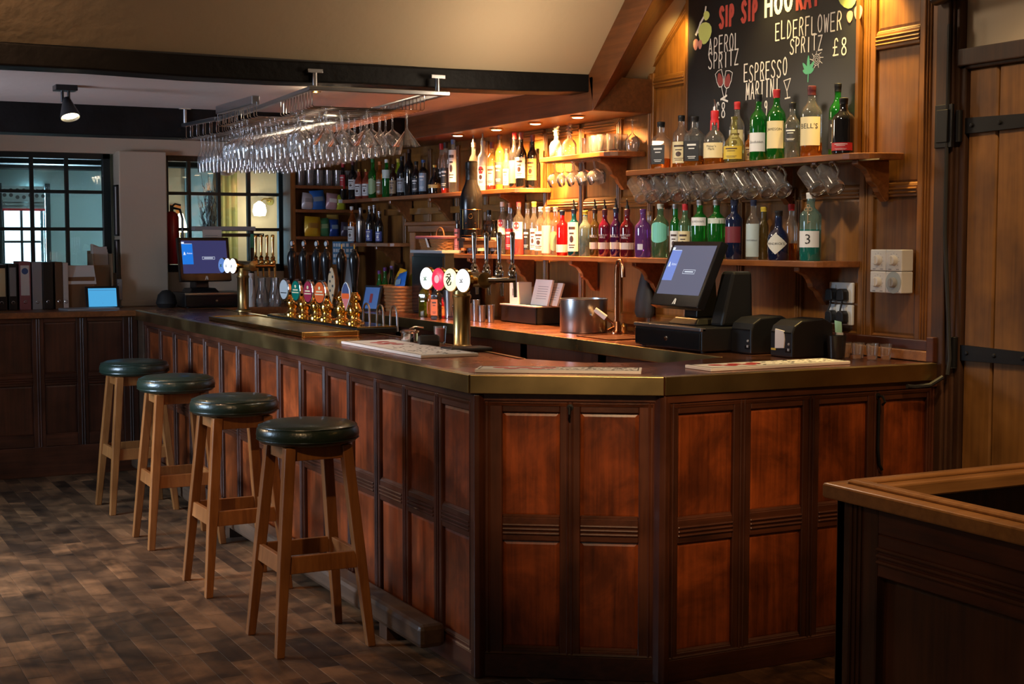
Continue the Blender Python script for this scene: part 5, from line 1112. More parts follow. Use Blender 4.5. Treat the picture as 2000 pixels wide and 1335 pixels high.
def mint(m):
    for a, L in ((90,0.075),(130,0.06),(50,0.06),(160,0.04),(20,0.04)):
        r_ = math.radians(a); leafshape(m, 0.416+math.cos(r_)*L*0.5, 2.300+math.sin(r_)*L*0.5, L, 0.020, r_)
    flat_stroke(m, [(0.416,2.30),(0.418,2.262)], 0.006)
drawing('mint_drawing', CHALKG, mint)
def rose(m):
    for k in range(3): flat_stroke(m, [(0.362+0.008*(k+1)*math.cos(q*PI/5+k), 2.350+0.008*(k+1)*math.sin(q*PI/5+k)) for q in range(11)], 0.0022)
    for q in range(9):
        a = q*2*PI/9; flat_stroke(m, [(0.362+0.022*math.cos(a), 2.35+0.022*math.sin(a)), (0.362+0.045*math.cos(a+.2), 2.35+0.036*math.sin(a+.2))], 0.003)
drawing('flower_drawing', CHALKW, rose)

# ------------------------------------------------------------------ tills, printers, sockets
def screen_group(par, F, w, h, mats, logo=True):
    """till display: blue strip with logo at the left, outlined button; F(u, v) from the lower left"""
    m = M(); m.add([F(0,0,0),F(w,0,0),F(w,h,0),F(0,h,0)], [(0,1,2,3)]); sc = m.make('display', mats[0], par)
    m = M(); m.add([F(0,h*.28,.0006),(F(w*.24,h*.28,.0006)),F(w*.24,h*.90,.0006),F(0,h*.90,.0006)], [(0,1,2,3)]); m.make('logo_strip', mats[1], sc)
    m = M()
    def q(u0,u1,v0,v1): m.add([F(u0*w,v0*h,.001),F(u1*w,v0*h,.001),F(u1*w,v1*h,.001),F(u0*w,v1*h,.001)], [(0,1,2,3)])
    q(.0,.06,.90,.96); q(.06,.23,.895,.905)
    q(.44,.72,.50,.507); q(.44,.72,.423,.43); q(.44,.445,.423,.507); q(.715,.72,.423,.507); q(.48,.68,.455,.475)
    m.add([F(.03*w,.56*h,.001),F(.055*w,.56*h,.001),F(.065*w,.60*h,.001),F(.05*w,.66*h,.001)], [(0,1,2,3)]); m.add([F(.085*w,.56*h,.001),F(.07*w,.56*h,.001),F(.05*w,.66*h,.001),F(.06*w,.66*h,.001)], [(0,1,2,3)])
    m.make('screen_marks', SCREENW, sc)['kind'] = 'stuff'
    text_on('Aztec', lambda u, v: F(.165*w+u, .615*h+v, .001), .12*w, .07*h, 'lettering', SCREENW, sc)
def till(name, label, loc, rz, w, h, tilt, mats, ht):
    t = thing(name, label, 'till', loc, rz, group='tills')
    # local: faces -X, u runs towards -Y
    ct, st_ = math.cos(tilt), math.sin(tilt)
    P = lambda u, v, d: (st_*v - ct*d, -u, ht + ct*v + st_*d)
    bz_ = 0.022
    m = M(); pts = [(-w/2-bz_, -0.055), (w/2+bz_, -0.055), (w/2+bz_, h+bz_), (-w/2-bz_, h+bz_)]
    m.prism(pts, lambda a,b,c_: P(a,b,c_), -0.04, 0.0); m.make('monitor', BLACKG, t, 0.004)
    screen_group(t, lambda u, v, d: P(u-w/2, v, d+0.001), w, h, mats)
    m = M(); m.add([P(-0.012,-0.045,0.002),P(-0.004,-0.045,0.002),P(0.004,-0.018,0.002),P(-0.002,-0.018,0.002)],[(0,1,2,3)]); m.add([P(0.002,-0.045,0.002),P(0.014,-0.045,0.002),P(0.010,-0.022,0.002),P(0.004,-0.018,0.002)],[(0,1,2,3)]); m.make('maker_mark', PAPERW, t)
    m = M(); m.hexa([(0.02,-0.11,0),(0.20,-0.11,0),(0.20,0.11,0),(0.02,0.11,0),(0.05,-0.09,0.03),(0.20,-0.09,0.03),(0.20,0.09,0.03),(0.05,0.09,0.03)])
    m.hexa([(0.07,-0.05,0.03),(0.19,-0.05,0.03),(0.19,0.05,0.03),(0.07,0.05,0.03),(0.09,-0.045,ht+0.10),(0.17,-0.045,ht+0.10),(0.17,0.045,ht+0.10),(0.09,0.045,ht+0.10)]); m.make('stand', BLACKP, t, 0.006)
    return t
def cash_drawer(label, loc, rz, w, d, h):
    t = thing('cash_drawer', label, 'cash drawer', loc, rz, group='cash drawers')
    m = M(); m.box(0,-w/2,0.006,d,w/2,h); m.make('case', BLACKP, t, 0.005)
    m = M(); m.box(-0.006,-w/2+0.008,0.012,0.004,w/2-0.008,h-0.022); m.make('drawer_front', BLACKG, t, 0.003)
    m = M(); m.box(-0.008,-w/2,h-0.014,0.02,w/2,h+0.001); m.make('top_trim', STEEL, t, 0.002)
    m = M(); m.lathe([(0.010,0),(0.009,0.006),(0,0.007)], (-0.006,0,h*0.45), 14, axis=(-1,0,0)); m.make('lock', CHROME, t)
    m = M()
    for x in (0.03, d-0.03):
        for y in (-w/2+0.03, w/2-0.03): m.cyl((x,y,0),(x,y,0.008),0.012,n=10)
    m.make('foot', RUBBER, t)
    return t
cash_drawer('black cash drawer with steel trim under the tilted till screen', (1.295, 0.70, 1.10), 0.0, 0.53, 0.33, 0.105)
till('till', 'black till with tilted grey-lit screen standing on a cash drawer', (1.345, 0.70, 1.206), 0.0, 0.33, 0.235, math.radians(24), (SCREEN3, SCREEN4), 0.132)
m = M(); m.hexa([(0,-0.045,0),(0.17,-0.045,0),(0.17,0.045,0),(0,0.045,0),(0.06,-0.045,0.235),(0.16,-0.045,0.235),(0.16,0.045,0.235),(0.06,0.045,0.235)]); o = m.make('display_unit', BLACKP, None, 0.012, (1.43,0.530,1.207)); tag(o, 'black customer display unit standing behind the tilted till', 'display unit')
cash_drawer('black cash drawer beside the pillar under the navy-lit till', (0.59, 5.40, 1.10), PI/2, 0.45, 0.36, 0.105)
till('till', 'black till with navy-lit screen beside the window pillar', (0.53, 5.44, 1.206), PI/2 + 0.12, 0.335, 0.235, math.radians(10), (SCREEN1, SCREEN2), 0.135)
def printer(label, loc, rz, roll):
    t = thing('receipt_printer', label, 'printer', loc, rz, group='receipt printers')
    m = M(); pr = [(0,0),(0.21,0),(0.21,0.135),(0.16,0.158),(0.05,0.150),(0.012,0.128),(0,0.10)]
    m.prism(pr, lambda a,b,c_: (a,c_,b), -0.072, 0.072); m.make('body', BLACKP, t, 0.006)
    m = M(); m.box(-0.003,-0.062,0.098,0.03,0.062,0.104); m.box(-0.002,-0.066,0.02,0.004,-0.03,0.035); m.make('paper_slot', BLACKG, t, 0.001)
    m = M(); m.lathe([(0.006,0),(0.005,0.003),(0,0.003)], (0,-0.05,0.055), 10, axis=(-1,0,0)); m.box(-0.003,-0.056,0.027,0.0,-0.044,0.037); m.make('button', GREYP, t)
    if roll:
        m = M(); n = 18
        pts = [(0.045*math.cos(2*PI*k/n), 0.040*math.sin(2*PI*k/n)) for k in range(n)]
        m.prism([( -0.02,-0.038),(0.052,-0.034),(0.058,0.0),(0.05,0.036),(-0.02,0.042)], lambda a,b,c_: (c_, 0.02+a*-0.8, 0.072+b), -0.004, 0.002); m.make('paper_roll', PAPERW, t)
        m = M(); m.box(-0.005,0.03,0.026,-0.003,0.06,0.034); m.make('yellow_label', lab_mat('yellow'), t)
    return t
printer('black receipt printer next to the cash drawer', (1.445, 0.365, 1.10), 0.0, False)
printer('black receipt printer with white paper roll beside the shot glasses', (1.475, 0.130, 1.10), 0.0, True)
m = M(); m.lathe([(0,0.003),(0.034,0),(0.040,0.09),(0.037,0.09),(0.031,0.008),(0,0.008)], n=20); o = m.make('beaker', pm('smoky_plastic', (0.02,0.018,0.018), 0.25), None, 0, (1.655,0.0,1.10)); tag(o, 'smoky black beaker between the paper roll printer and shot glasses', 'beaker')
t = thing('pill_bottle', 'small white capped bottle among the shot glasses', 'bottle', (1.70, 0.035, 1.10))
m = M(); m.lathe([(0,0),(0.019,0),(0.02,0.004),(0.02,0.06),(0.012,0.072),(0.012,0.08)], n=16); m.make('body', WHITEP, t); m = M(); m.lathe([(0.015,0.072),(0.015,0.098),(0,0.099)], n=16); m.make('cap', WHITEP, t)
def socket(label, z):
    t = thing('double_socket', label, 'socket', (1.85, 0.195, z), group='white double sockets')
    m = M(); m.box(-0.014,-0.075,-0.043,0.0,0.075,0.043); m.make('plate', WHITEP, t, 0.004)
    m = M()
    for y in (-0.036,0.036): m.box(-0.017,y-0.008,0.018,-0.012,y+0.008,0.032)
    m.make('rocker', WHITEP, t, 0.001)
socket('upper white double socket on the oak wall behind the printers', 1.356); socket('lower white double socket on the oak wall behind the printers', 1.262)
def plug(label, y, z, tail):
    t = thing('plug', label, 'plug', (1.834, y, z), group='black plugs in the double sockets')
    m = M(); m.prism([(-0.024,-0.018),(-0.017,-0.026),(0.017,-0.026),(0.024,-0.018),(0.022,0.018),(0.012,0.028),(-0.012,0.028),(-0.022,0.018)], lambda a,b,c_: (c_,a,b), -0.034, -0.001); m.make('body', BLACKP, t, 0.006)
    m = M(); m.tube([(-0.018,0,-0.024)] + tail, 0.004, 7); m.make('cable', RUBBER, t)
plug('black plug in the upper socket, nearest the till', 0.232, 1.345, [(-0.022,0.004,-0.05),(-0.02,0.03,-0.09),(-0.03,0.04,-0.20)])
plug('black plug in the upper socket, nearest the dimmers', 0.160, 1.345, [(-0.022,0.004,-0.05),(-0.022,0.018,-0.10),(-0.03,0.03,-0.20)])
plug('black plug in the lower socket, nearest the till', 0.232, 1.252, [(-0.022,0.003,-0.05),(-0.02,0.01,-0.10)])
plug('black plug in the lower socket behind the green tag', 0.160, 1.252, [(-0.022,-0.002,-0.05),(-0.02,0.0,-0.10)])
t = thing('tag', 'pale green paper tag hanging from the lower plug', 'tag', (1.79, 0.150, 1.235)); m = M(); m.hexa([(0,-0.022,-0.05),(0,0.02,-0.045),(0.002,0.02,-0.045),(0.002,-0.022,-0.05),(0,-0.018,0),(0,0.026,0.005),(0.002,0.026,0.005),(0.002,-0.018,0)]); m.make('card', pm('green_paper', (0.38,0.62,0.38), 0.8), t)
m = M(); m.hexa([(0.001,-0.008,-0.10),(0.004,0.012,-0.10),(0.004,0.012,-0.098),(0.001,-0.008,-0.098),(0.001,-0.004,-0.05),(0.004,0.008,-0.05),(0.006,0.008,-0.05),(0.003,-0.004,-0.05)]); m.make('ribbon', lab_mat('purple'), t)
def dimmer(label, y, z, disc):
    t = thing('dimmer_box', label, 'dimmer', (1.845, y, z), group='white dimmer boxes on the wall end')
    m = M(); m.box(-0.060,-0.046,-0.043,0.0,0.046,0.043); m.make('box', WHITEP, t, 0.004)
    m = M(); m.lathe([(0.021,0),(0.020,0.014),(0.017,0.017),(0,0.017)], (-0.060,0.0,0.0), 20, axis=(-1,0,0)); m.box(-0.080,-0.003,-0.016,-0.077,0.003,0.016); m.make('knob', GREYP if disc else WHITEP, t)
    m = M()
    for k in range(9):
        a = math.radians(-40+260*k/8); m.box(-0.0608, 0.029*math.cos(a)-0.0013, 0.029*math.sin(a)-0.0013, -0.0598, 0.029*math.cos(a)+0.0013, 0.029*math.sin(a)+0.0013)
    m.box(-0.0608,-0.03,-0.037,-0.0598,-0.014,-0.034); m.box(-0.0608,0.014,-0.037,-0.0598,0.03,-0.034)
    m.make('dial_marks', lab_mat('grey'), t)
    if disc:
        m = M(); m.lathe([(0.0,0.001),(0.044,0.001),(0.044,0.0)], (-0.060,0.0,0.0), 26, axis=(-1,0,0)); m.make('dial_disc', pm('grey_dial', (0.36,0.42,0.44), 0.5), t)
dimmer('white dimmer box, upper one nearest the sockets', -0.092, 1.497, False); dimmer('white dimmer box, upper one nearest the door', -0.184, 1.497, False)
dimmer('white dimmer box, lower one nearest the sockets', -0.092, 1.409, False); dimmer('lower dimmer box with a round grey dial disc', -0.184, 1.409, True)

# ------------------------------------------------------------------ beer fonts
def font(label, loc, lit, ntap):
    t = thing('beer_font', label, 'beer font', loc, group='brass beer fonts')
    zb = 0.306
    m = M(); m.lathe([(0.052,0),(0.052,0.008),(0.044,0.012),(0.038,0.02),(0.038,0.22),(0.042,0.225),(0.042,0.235),(0.037,0.24),(0.036,zb-0.01),(0,zb-0.01)], n=28); m.make('column', BRASS, t)
    m = M(); m.cyl((0.01,-0.215,zb),(0.01,0.24,zb),0.032,n=24); m.lathe([(0,0.006),(0.022,0.004),(0.034,0),(0.034,-0.012)], (0.01,-0.215,zb), 24, axis=(0,-1,0)); m.lathe([(0,0.006),(0.022,0.004),(0.034,0),(0.034,-0.012)], (0.01,0.24,zb), 24, axis=(0,1,0)); m.make('cross_bar', BRASS, t)
    for i, mt in enumerate(lit):
        y = 0.185 - 0.127*i; ax = Vector((-0.975,-0.22,0))
        o_ = Vector((-0.04,y,zb))
        m = M(); m.cyl(Vector((0.0,y,zb)), o_+ax*0.030, 0.014, 0.020, 12); m.lathe([(0.040,0),(0.052,0.006),(0.052,0.020),(0.047,0.024)], o_+ax*0.030, 26, axis=tuple(ax)); bo = m.make('badge_arm', BRASSP, t)
        m = M(); m.lathe([(0.049,0.024),(0.040,0.030),(0,0.032)], o_+ax*0.030, 26, axis=tuple(ax)); m.make('badge', mt, bo)
        Rr = Vector((0.22,-0.975,0)) ; oo = o_+ax*0.0628
        G = lambda u, v: tuple(oo + Rr*u + Vector((0,0,v)))
        if mt is BADGE_CREAM:
            m = M()
            for pts in ([(-.012,.022),(.008,.026),(.014,.016),(-.004,.004),(-.016,-.008),(-.004,-.024),(.012,-.02),(.016,-.008)], [(-.02,.012),(-.006,.014),(.006,.004)], [(.012,.006),(.002,-.006),(-.006,-.014)]):
                m.tube([G(*p) for p in pts], 0.0028, 5)
            m.make('badge_mark', lab_mat('black'), bo)
        elif mt is BADGE_RED:
            m = M(); m.lathe([(0,0.001),(0.018,0.0)], oo, 14, axis=tuple(ax)); m.make('badge_mark', pm('badge_pink', (0.75,0.5,0.5), 0.4, emit=(0.7,0.4,0.42), es=0.7), bo)
        else:
            m = M(); m.tube([G(-.008,.006),G(0,-.004),G(.008,.008)], 0.0025, 5); m.tube([G(-.012,-.008),G(.012,-.006)], 0.002, 5); m.make('badge_mark', lab_mat('green' if i == 0 else 'silver'), bo)
    for i in range(ntap):
        y = 0.165 - 0.127*i
        m = M(); m.cyl((0.02,y,zb),(0.15,y,zb),0.012,n=12); m.cyl((0.15,y,zb+0.03),(0.155,y,zb-0.075),0.010,0.007,12)
        m.lathe([(0.012,0),(0.020,0.006),(0.020,0.022),(0.013,0.03),(0.016,0.04),(0.010,0.052)], (0.14,y,zb+0.012), 14)
        tp = m.make('tap', BRASSP if lit[0] is not BADGE_LIT or len(lit) < 4 else CHROME, t)
        m = M(); m.lathe([(0.006,0),(0.009,0.01),(0.008,0.03),(0.0115,0.115),(0.0125,0.135),(0.009,0.142),(0,0.143)], (0.14,y,zb+0.064), 14); m.make('tap_handle', CHROME if len(lit) == 4 else BRASSP, tp)
    return t
font('brass beer font with four lit round badges near the canted corner', (0.507, 1.145, 1.10), (BADGE_LIT, BADGE_RED, BADGE_CREAM, BADGE_LIT), 4)
font('brass beer font with white badges beside the navy-lit till', (0.60, 4.78, 1.10), (pm('lit_badge_blue', (0.1,0.2,0.4), 0.3, emit=(0.08,0.16,0.40), es=1), BADGE_LIT, BADGE_LIT), 4)

# ------------------------------------------------------------------ hand pumps
EN = dict(silver=(0.42,0.44,0.44), green=(0.0,0.13,0.09), crimson=(0.30,0.02,0.05), orange=(0.65,0.10,0.02), blueband=(0.05,0.07,0.16), pinkish=(0.50,0.14,0.14))
def enamel(k): return MATS.get('enamel_'+k) or pm('enamel_'+k, EN[k], 0.3)
def pump(label, x, y, medal):
    t = thing('hand_pump', label, 'hand pump', (x, y, 1.135), group='hand pumps along the bar')
    m = M(); m.lathe([(0.052,0),(0.052,0.006),(0.040,0.012),(0.028,0.022),(0.026,0.035),(0.036,0.050),(0.040,0.066),(0.036,0.084),(0.027,0.098),(0.024,0.108),(0.033,0.122),(0.034,0.135),(0.026,0.150),(0.020,0.158),(0.017,0.165)], n=24); m.make('brass_base', BRASSP, t)
    m = M(); m.lathe([(0.012,0.160),(0.014,0.175),(0.017,0.22),(0.024,0.28),(0.029,0.32),(0.029,0.345),(0.022,0.368),(0.012,0.380),(0.014,0.386),(0.009,0.394),(0,0.395)], n=22); m.make('handle', BLACKG, t)
    if medal:
        ax = Vector((-0.97,-0.24,0)); m = M()
        rot = Vector((0,0,1)).rotation_difference(ax).to_matrix()
        m.lathe([(0,0.004),(0.017,0.004),(0.021,0.003),(0.021,-0.003),(0,-0.004)], (0,0,0.421), 22, axis=tuple(ax)); m.cyl((0,0,0.39),(0,0,0.402),0.005,n=8); md = m.make('medallion', CHROME, t)
        m = M(); m.lathe([(0,0.0008),(0.014,0.0)], tuple(Vector((0,0,0.421))+ax*0.0042), 18, axis=tuple(ax)); m.make('medallion_face', lab_mat('grey'), md)
    else:
        m = M(); m.cyl((0,0,0.39),(0,0,0.42),0.004,n=8); m.make('bare_stud', BRASSP, t)
for i, (y, md, lb) in enumerate(((3.633,1,'first hand pump from the far end, black handle with silver medallion'),(3.419,1,'second hand pump from the far end, behind the green badge'),(3.197,1,'third hand pump from the far end, behind the crimson badge'),(3.035,1,'fourth hand pump from the far end, behind the orange badge'),(2.791,0,'hand pump without medallion, behind the patterned clip'),(2.598,0,'last hand pump without medallion, beside the swan-neck pipes'))):
    pump(lb, 0.56, y, md)
def clip(label, x, y, z, kind, w, h):
    t = thing('pump_clip', label, 'pump badge', (x, y, z), math.atan2(-0.25,-0.97), group='pump badges')
    n = 26; ring = lambda s: [(s*w/2*math.cos(2*PI*k/n), s*h/2*math.sin(2*PI*k/n)) for k in range(n)]
    if kind in ('silver','green','crimson','orange'):
        m = M(); m.prism(ring(1), lambda a,b,c_: (c_, a, b), -0.022, 0.0); m.make('surround', CHROME, t, 0.004)
        m = M(); m.prism(ring(0.84), lambda a,b,c_: (c_, a, b), 0.0, 0.002); f_ = m.make('enamel_face', enamel(kind), t)
        m = M()
        if kind != 'silver':
            m.box(0.0015,-w*0.34,-0.014,0.0028,w*0.34,-0.008); m.lathe([(0,0.001),(0.010,0)], (0.0022,0,0.024), 12, axis=(1,0,0)); m.box(0.0015,-w*0.26,0.0,0.0028,w*0.26,0.008)
        else: m.box(0.0015,-w*0.30,-0.022,0.0028,w*0.30,-0.017)
        m.make('face_print', lab_mat('cream') if kind != 'silver' else lab_mat('darklab'), f_)
    else:
        pts = [(0,-h/2),(w*0.30,-h*0.22),(w*0.5,0.0),(w*0.42,h*0.26),(w*0.16,h*0.46),(0,h/2),(-w*0.16,h*0.46),(-w*0.42,h*0.26),(-w*0.5,0.0),(-w*0.30,-h*0.22)]
        m = M(); m.prism(pts, lambda a,b,c_: (c_, a, b), -0.008, 0.0); m.make('board', lab_mat('silver') if kind == 'red' else lab_mat('tan'), t, 0.002)
        pi = [(a*0.86, b*0.9) for a, b in pts]
        if kind == 'red':
            for nm, lo, hi, mt in (('upper_print', 0.10, 9, 'blueband'), ('middle_print', -0.08, 0.10, 'orange'), ('lower_print', -9, -0.08, 'pinkish')):
                cl = []
                P_ = pi
                # clip the outline to the strip lo..hi
                def cut(poly, val, keep_above):
                    out = []
                    for i_ in range(len(poly)):
                        a_, b_2 = poly[i_], poly[(i_+1) % len(poly)]
                        ia = (a_[1] >= val) == keep_above; ib = (b_2[1] >= val) == keep_above
                        if ia: out.append(a_)
                        if ia != ib:
                            s_ = (val-a_[1])/(b_2[1]-a_[1]); out.append((a_[0]+s_*(b_2[0]-a_[0]), val))
                    return out
                q_ = cut(cut(P_, lo*h, True), hi*h, False)
                m = M(); m.prism(q_, lambda a,b,c_: (c_, a, b), 0.0, 0.0015); m.make(nm, enamel(mt), t)
        else:
            m = M()
            for k in range(7): m.lathe([(0,0.0015),(0.008,0)], (0, (k%2-0.5)*w*0.35, -h*0.38+k*h*0.125), 8, axis=(1,0,0))
            m.make('pattern', lab_mat('black'), t)
    m = M(); m.cyl((-0.006,0,-h*0.3),(-0.045,-0.012,-h*0.36),0.005,n=8); m.make('stalk', BRASSP, t)
clip('round silver pump badge at the far end of the pump row', 0.497, 3.60, 1.285, 'silver', 0.105, 0.135)
clip('green oval pump badge with chrome rim', 0.497, 3.385, 1.285, 'green', 0.098, 0.135)
clip('crimson oval pump badge with chrome rim', 0.497, 3.170, 1.285, 'crimson', 0.100, 0.140)
clip('orange oval pump badge with chrome rim', 0.497, 2.975, 1.287, 'orange', 0.118, 0.137)
clip('tall patterned wooden pump clip', 0.497, 2.785, 1.330, 'wood', 0.07, 0.20)
clip('pointed blue, orange and pink pump clip, nearest the swan-neck pipes', 0.497, 2.568, 1.280, 'red', 0.082, 0.155)
t = thing('pump_plinth', 'long dark base tray carrying the six hand pumps', 'plinth', (0.545, 3.05, 1.10))
m = M(); m.box(-0.10,-0.78,0.0,0.12,0.72,0.028); m.make('base', IRON, t, 0.004); m = M(); m.box(-0.095,-0.775,0.028,0.115,0.715,0.035); m.make('top_plate', BRASSP, t, 0.002)
for i, y in enumerate((2.75, 2.55, 2.36)):
    t = thing('swan_neck_pipe', 'steel swan-neck pipe beside the pump row, %s from the pumps' % ORD[i], 'pipe', (0.70, y, 1.10), group='swan-neck pipes')
    m = M(); m.tube([(0,0.085,0.0),(0,0.080,0.07)] + [(0, 0.035+0.045*math.cos(a), 0.085+0.045*math.sin(a)) for a in [PI*k/8 for k in range(9)]] + [(0,-0.012,0.06),(0,-0.018,0.0)], 0.0055, 8); m.make('pipe', STEEL, t)
    m = M(); m.cyl((0,0.085,0),(0,0.085,0.012),0.011,n=10); m.make('collar', STEEL, t)
# drip trays and bar mats
t = thing('drip_tray', 'brass drip tray with slotted grille before the hand pumps', 'drip tray', (0.255, 2.98, 1.10))
m = M(); m.box(-0.15,-0.85,0,0.15,0.85,0.006); m.box(-0.15,-0.85,0,-0.14,0.85,0.026); m.box(0.14,-0.85,0,0.15,0.85,0.026); m.box(-0.14,-0.85,0,0.14,-0.84,0.026); m.box(-0.14,0.84,0,0.14,0.85,0.026); m.make('tray', BRASSP, t, 0.002)
m = M()
for k in range(40): m.box(-0.138,-0.835+k*0.042,0.014,0.138,-0.812+k*0.042,0.020)
m.make('grille', BRASS, t)
def mat_(label, c, du, dv, rz, seed):
    t = thing('bar_mat', label, 'bar mat', c, rz, group='printed bar mats')
    m = M(); m.box(-du/2,-dv/2,0,du/2,dv/2,0.012); m.make('base', PAPERW, t, 0.002)
    m = M(); e = 0.010
    m.box(-du/2+e,-dv/2+e,0.012,du/2-e,-dv/2+e+0.004,0.0128); m.box(-du/2+e,dv/2-e-0.004,0.012,du/2-e,dv/2-e,0.0128); m.box(-du/2+e,-dv/2+e,0.012,-du/2+e+0.004,dv/2-e,0.0128); m.box(du/2-e-0.004,-dv/2+e,0.012,du/2-e,dv/2-e,0.0128)
    rn = random.Random(seed)
    for k in range(60):
        a = du*(-0.12+0.58*rn.random()); b = dv*(-0.34+0.68*rn.random()); m.box(a,b,0.012,a+0.010,b+0.007,0.0126)
    m.make('black_print', lab_mat('darklab'), t)
    m = M()
    for k in range(5): m.lathe([(0,0.001),(0.030,0.0)], (-du*0.36+0.055*k*0.8, dv*0.1*(-1)**k, 0.0122), 12)
    m.make('red_print', lab_mat('red'), t)
mat_('white printed bar mat on the canted corner of the bar top', (0.345, -0.030, 1.10), 0.60, 0.145, math.atan2(-0.555,0.832), 1)
mat_('white printed bar mat on the bar top before the till and printers', (1.17, -0.190, 1.10), 0.66, 0.165, math.radians(1), 2)
mat_('white printed bar mat on the long bar top beside the lit beer font', (0.265, 1.205, 1.10), 0.92, 0.26, -PI/2, 3)
# ------------------------------------------------------------------ things on the back counter
t = thing('ice_bucket', 'large brushed steel bucket on the copper back counter beside the copper tap', 'bucket', (1.565, 1.90, 1.10))
m = M(); m.lathe([(0,0.004),(0.122,0.0),(0.124,0.004),(0.124,0.168),(0.1265,0.170),(0.1265,0.174),(0.121,0.174),(0.120,0.01),(0,0.008)], n=48); m.make('body', STEEL, t)
m = M(); m.cyl((-0.03,-0.124,0.095),(-0.03,-0.142,0.095),0.006,n=10); m.cyl((0.02,0.124,0.11),(0.02,0.14,0.11),0.006,n=10); m.make('rivet', STEEL, t)
t = thing('copper_tap', 'tall copper swan tap over the back counter sink', 'tap', (1.62, 1.66, 1.10))
m = M(); m.tube([(0,0,0),(0,0.0,0.30),(0,-0.004,0.345),(0,-0.018,0.372),(0,-0.036,0.372),(0,-0.056,0.345),(0,-0.062,0.29)], 0.0125, 12); m.make('spout', COPPERP, t)
m = M(); m.lathe([(0.03,0),(0.03,0.01),(0.02,0.02),(0.018,0.06),(0.013,0.065)], n=16); m.tube([(-0.005,0,0.045),(-0.05,0.03,0.085)],0.007,8); m.tube([(-0.05,0.03,0.085),(-0.085,0.05,0.115)],[0.014,0.010],10); m.tube([(0,0.0,0.04),(-0.06,-0.01,0.02)],0.007,8); m.make('lever', COPPERP, t)
m = M(); m.tube([(-0.048,0.028,0.083),(-0.095,0.056,0.125)],[0.015,0.013],10); m.make('white_grip', WHITEP, t)
t = thing('sink_basin', 'copper sink let into the back counter in front of the tap', 'sink', (1.47, 1.45, 1.10))
m = M(); m.box(-0.11,-0.17,-0.001,0.11,-0.155,0.004); m.box(-0.11,0.155,-0.001,0.11,0.17,0.004); m.box(-0.11,-0.17,-0.001,-0.095,0.17,0.004); m.box(0.095,-0.17,-0.001,0.11,0.17,0.004); m.make('rim', COPPERP, t, 0.002)
m = M(); m.box(-0.095,-0.155,0.0,0.095,0.155,0.0015); m.make('basin', pm('dark_copper', (0.10,0.035,0.018), 0.35, 0.9), t)
g0 = None
for i, (x, y) in enumerate(((1.69,1.80),(1.69,1.76),(1.70,1.72),(1.71,1.60))):
    lb = 'small brass stopper on the back counter behind the tap, %s from the bucket' % ORD[i]
    if g0 is None:
        m = M(); m.lathe([(0.016,0),(0.018,0.004),(0.015,0.03),(0.017,0.034),(0.012,0.045),(0.006,0.05),(0,0.056)], n=14); g0 = m.make('brass_stopper', BRASSP, None, 0, (x,y,1.10)); tag(g0, lb, 'stopper', 'brass stoppers')
    else: again(g0, (x,y,1.10), lb)
t = thing('black_apron', 'black cloth bundle hanging behind the copper tap', 'cloth', (1.80, 1.68, 1.18))
m = M(); m.lathe([(0.01,0.235),(0.02,0.23),(0.035,0.18),(0.055,0.10),(0.062,0.03),(0.05,0.0),(0,0.0)], n=14); o = m.make('cloth', RUBBER, t); o.scale = (0.62, 1.25, 1.0)
t = thing('black_box', 'long black box holding paper menus beside the bucket', 'box', (1.715, 2.76, 1.10))
m = M(); m.box(-0.09,-0.22,0,-0.08,0.22,0.10); m.box(0.08,-0.22,0,0.09,0.22,0.10); m.box(-0.09,-0.22,0,0.09,-0.21,0.10); m.box(-0.09,0.21,0,0.09,0.22,0.10); m.box(-0.09,-0.22,0,0.09,0.22,0.008); m.make('tray', BLACKP, t, 0.003)
m = M(); m.box(-0.095,-0.225,0.096,0.095,0.225,0.104); m.make('rim_lid', GREYP, t, 0.002)
t = thing('white_carton', 'small white carton standing on the black box', 'carton', (1.70, 2.87, 1.204)); m = M(); m.box(-0.045,-0.055,0,0.045,0.055,0.128); m.make('carton', PAPERW, t, 0.002); m = M(); m.box(-0.0455,-0.03,0.05,-0.045,0.02,0.09); m.make('print', lab_mat('grey'), t)
for i, (y, h, tl) in enumerate(((2.36, 0.150, 0.25), (2.30, 0.135, 0.32), (2.40, 0.11, 0.18))):
    t = thing('menu_stack', 'cream sheaf of menu cards leaning in the black box, %s one' % ['tallest', 'middle', 'shortest'][i], 'menu', (1.69+0.03*i, y+0.26, 1.205), rot=(0, tl, 0), group='menus in the black box'); m = M(); m.box(-0.006,-0.10,0,0.006,0.10,h); m.make('cards', PAPERW if i == 0 else PAPER, t, 0.001)
    m = M()
    for k in range(6): m.box(-0.0066,-0.07,h*0.25+k*0.014,-0.006,0.05,h*0.25+k*0.014+0.003)
    m.make('print', lab_mat('grey'), t)
for i, (y, x, r_, h, lb) in enumerate(((3.42,1.50,0.045,0.17,'steel cocktail shaker behind the beer font column'),(3.14,1.50,0.026,0.10,'slim steel jigger pot, first of the row under the taps'),(3.06,1.50,0.024,0.125,'slim steel tool pot, second of the row under the taps'),(2.98,1.50,0.024,0.095,'slim steel pot, third of the row under the taps'),(2.90,1.52,0.022,0.10,'slim steel pot, nearest the black box'))):
    m = M(); m.lathe([(0,0.002),(r_*0.85,0),(r_,h*0.9),(r_*1.05,h),(r_*0.95,h),(r_*0.8,0.006),(0,0.006)], n=22); o = m.make('steel_pot' if i else 'cocktail_shaker', STEEL, None, 0, (x,y,1.10)); tag(o, lb, 'pot', 'steel pots under the taps')
t = thing('juice_press', 'chrome lever press standing behind the beer font', 'press', (1.50, 3.27, 1.10))
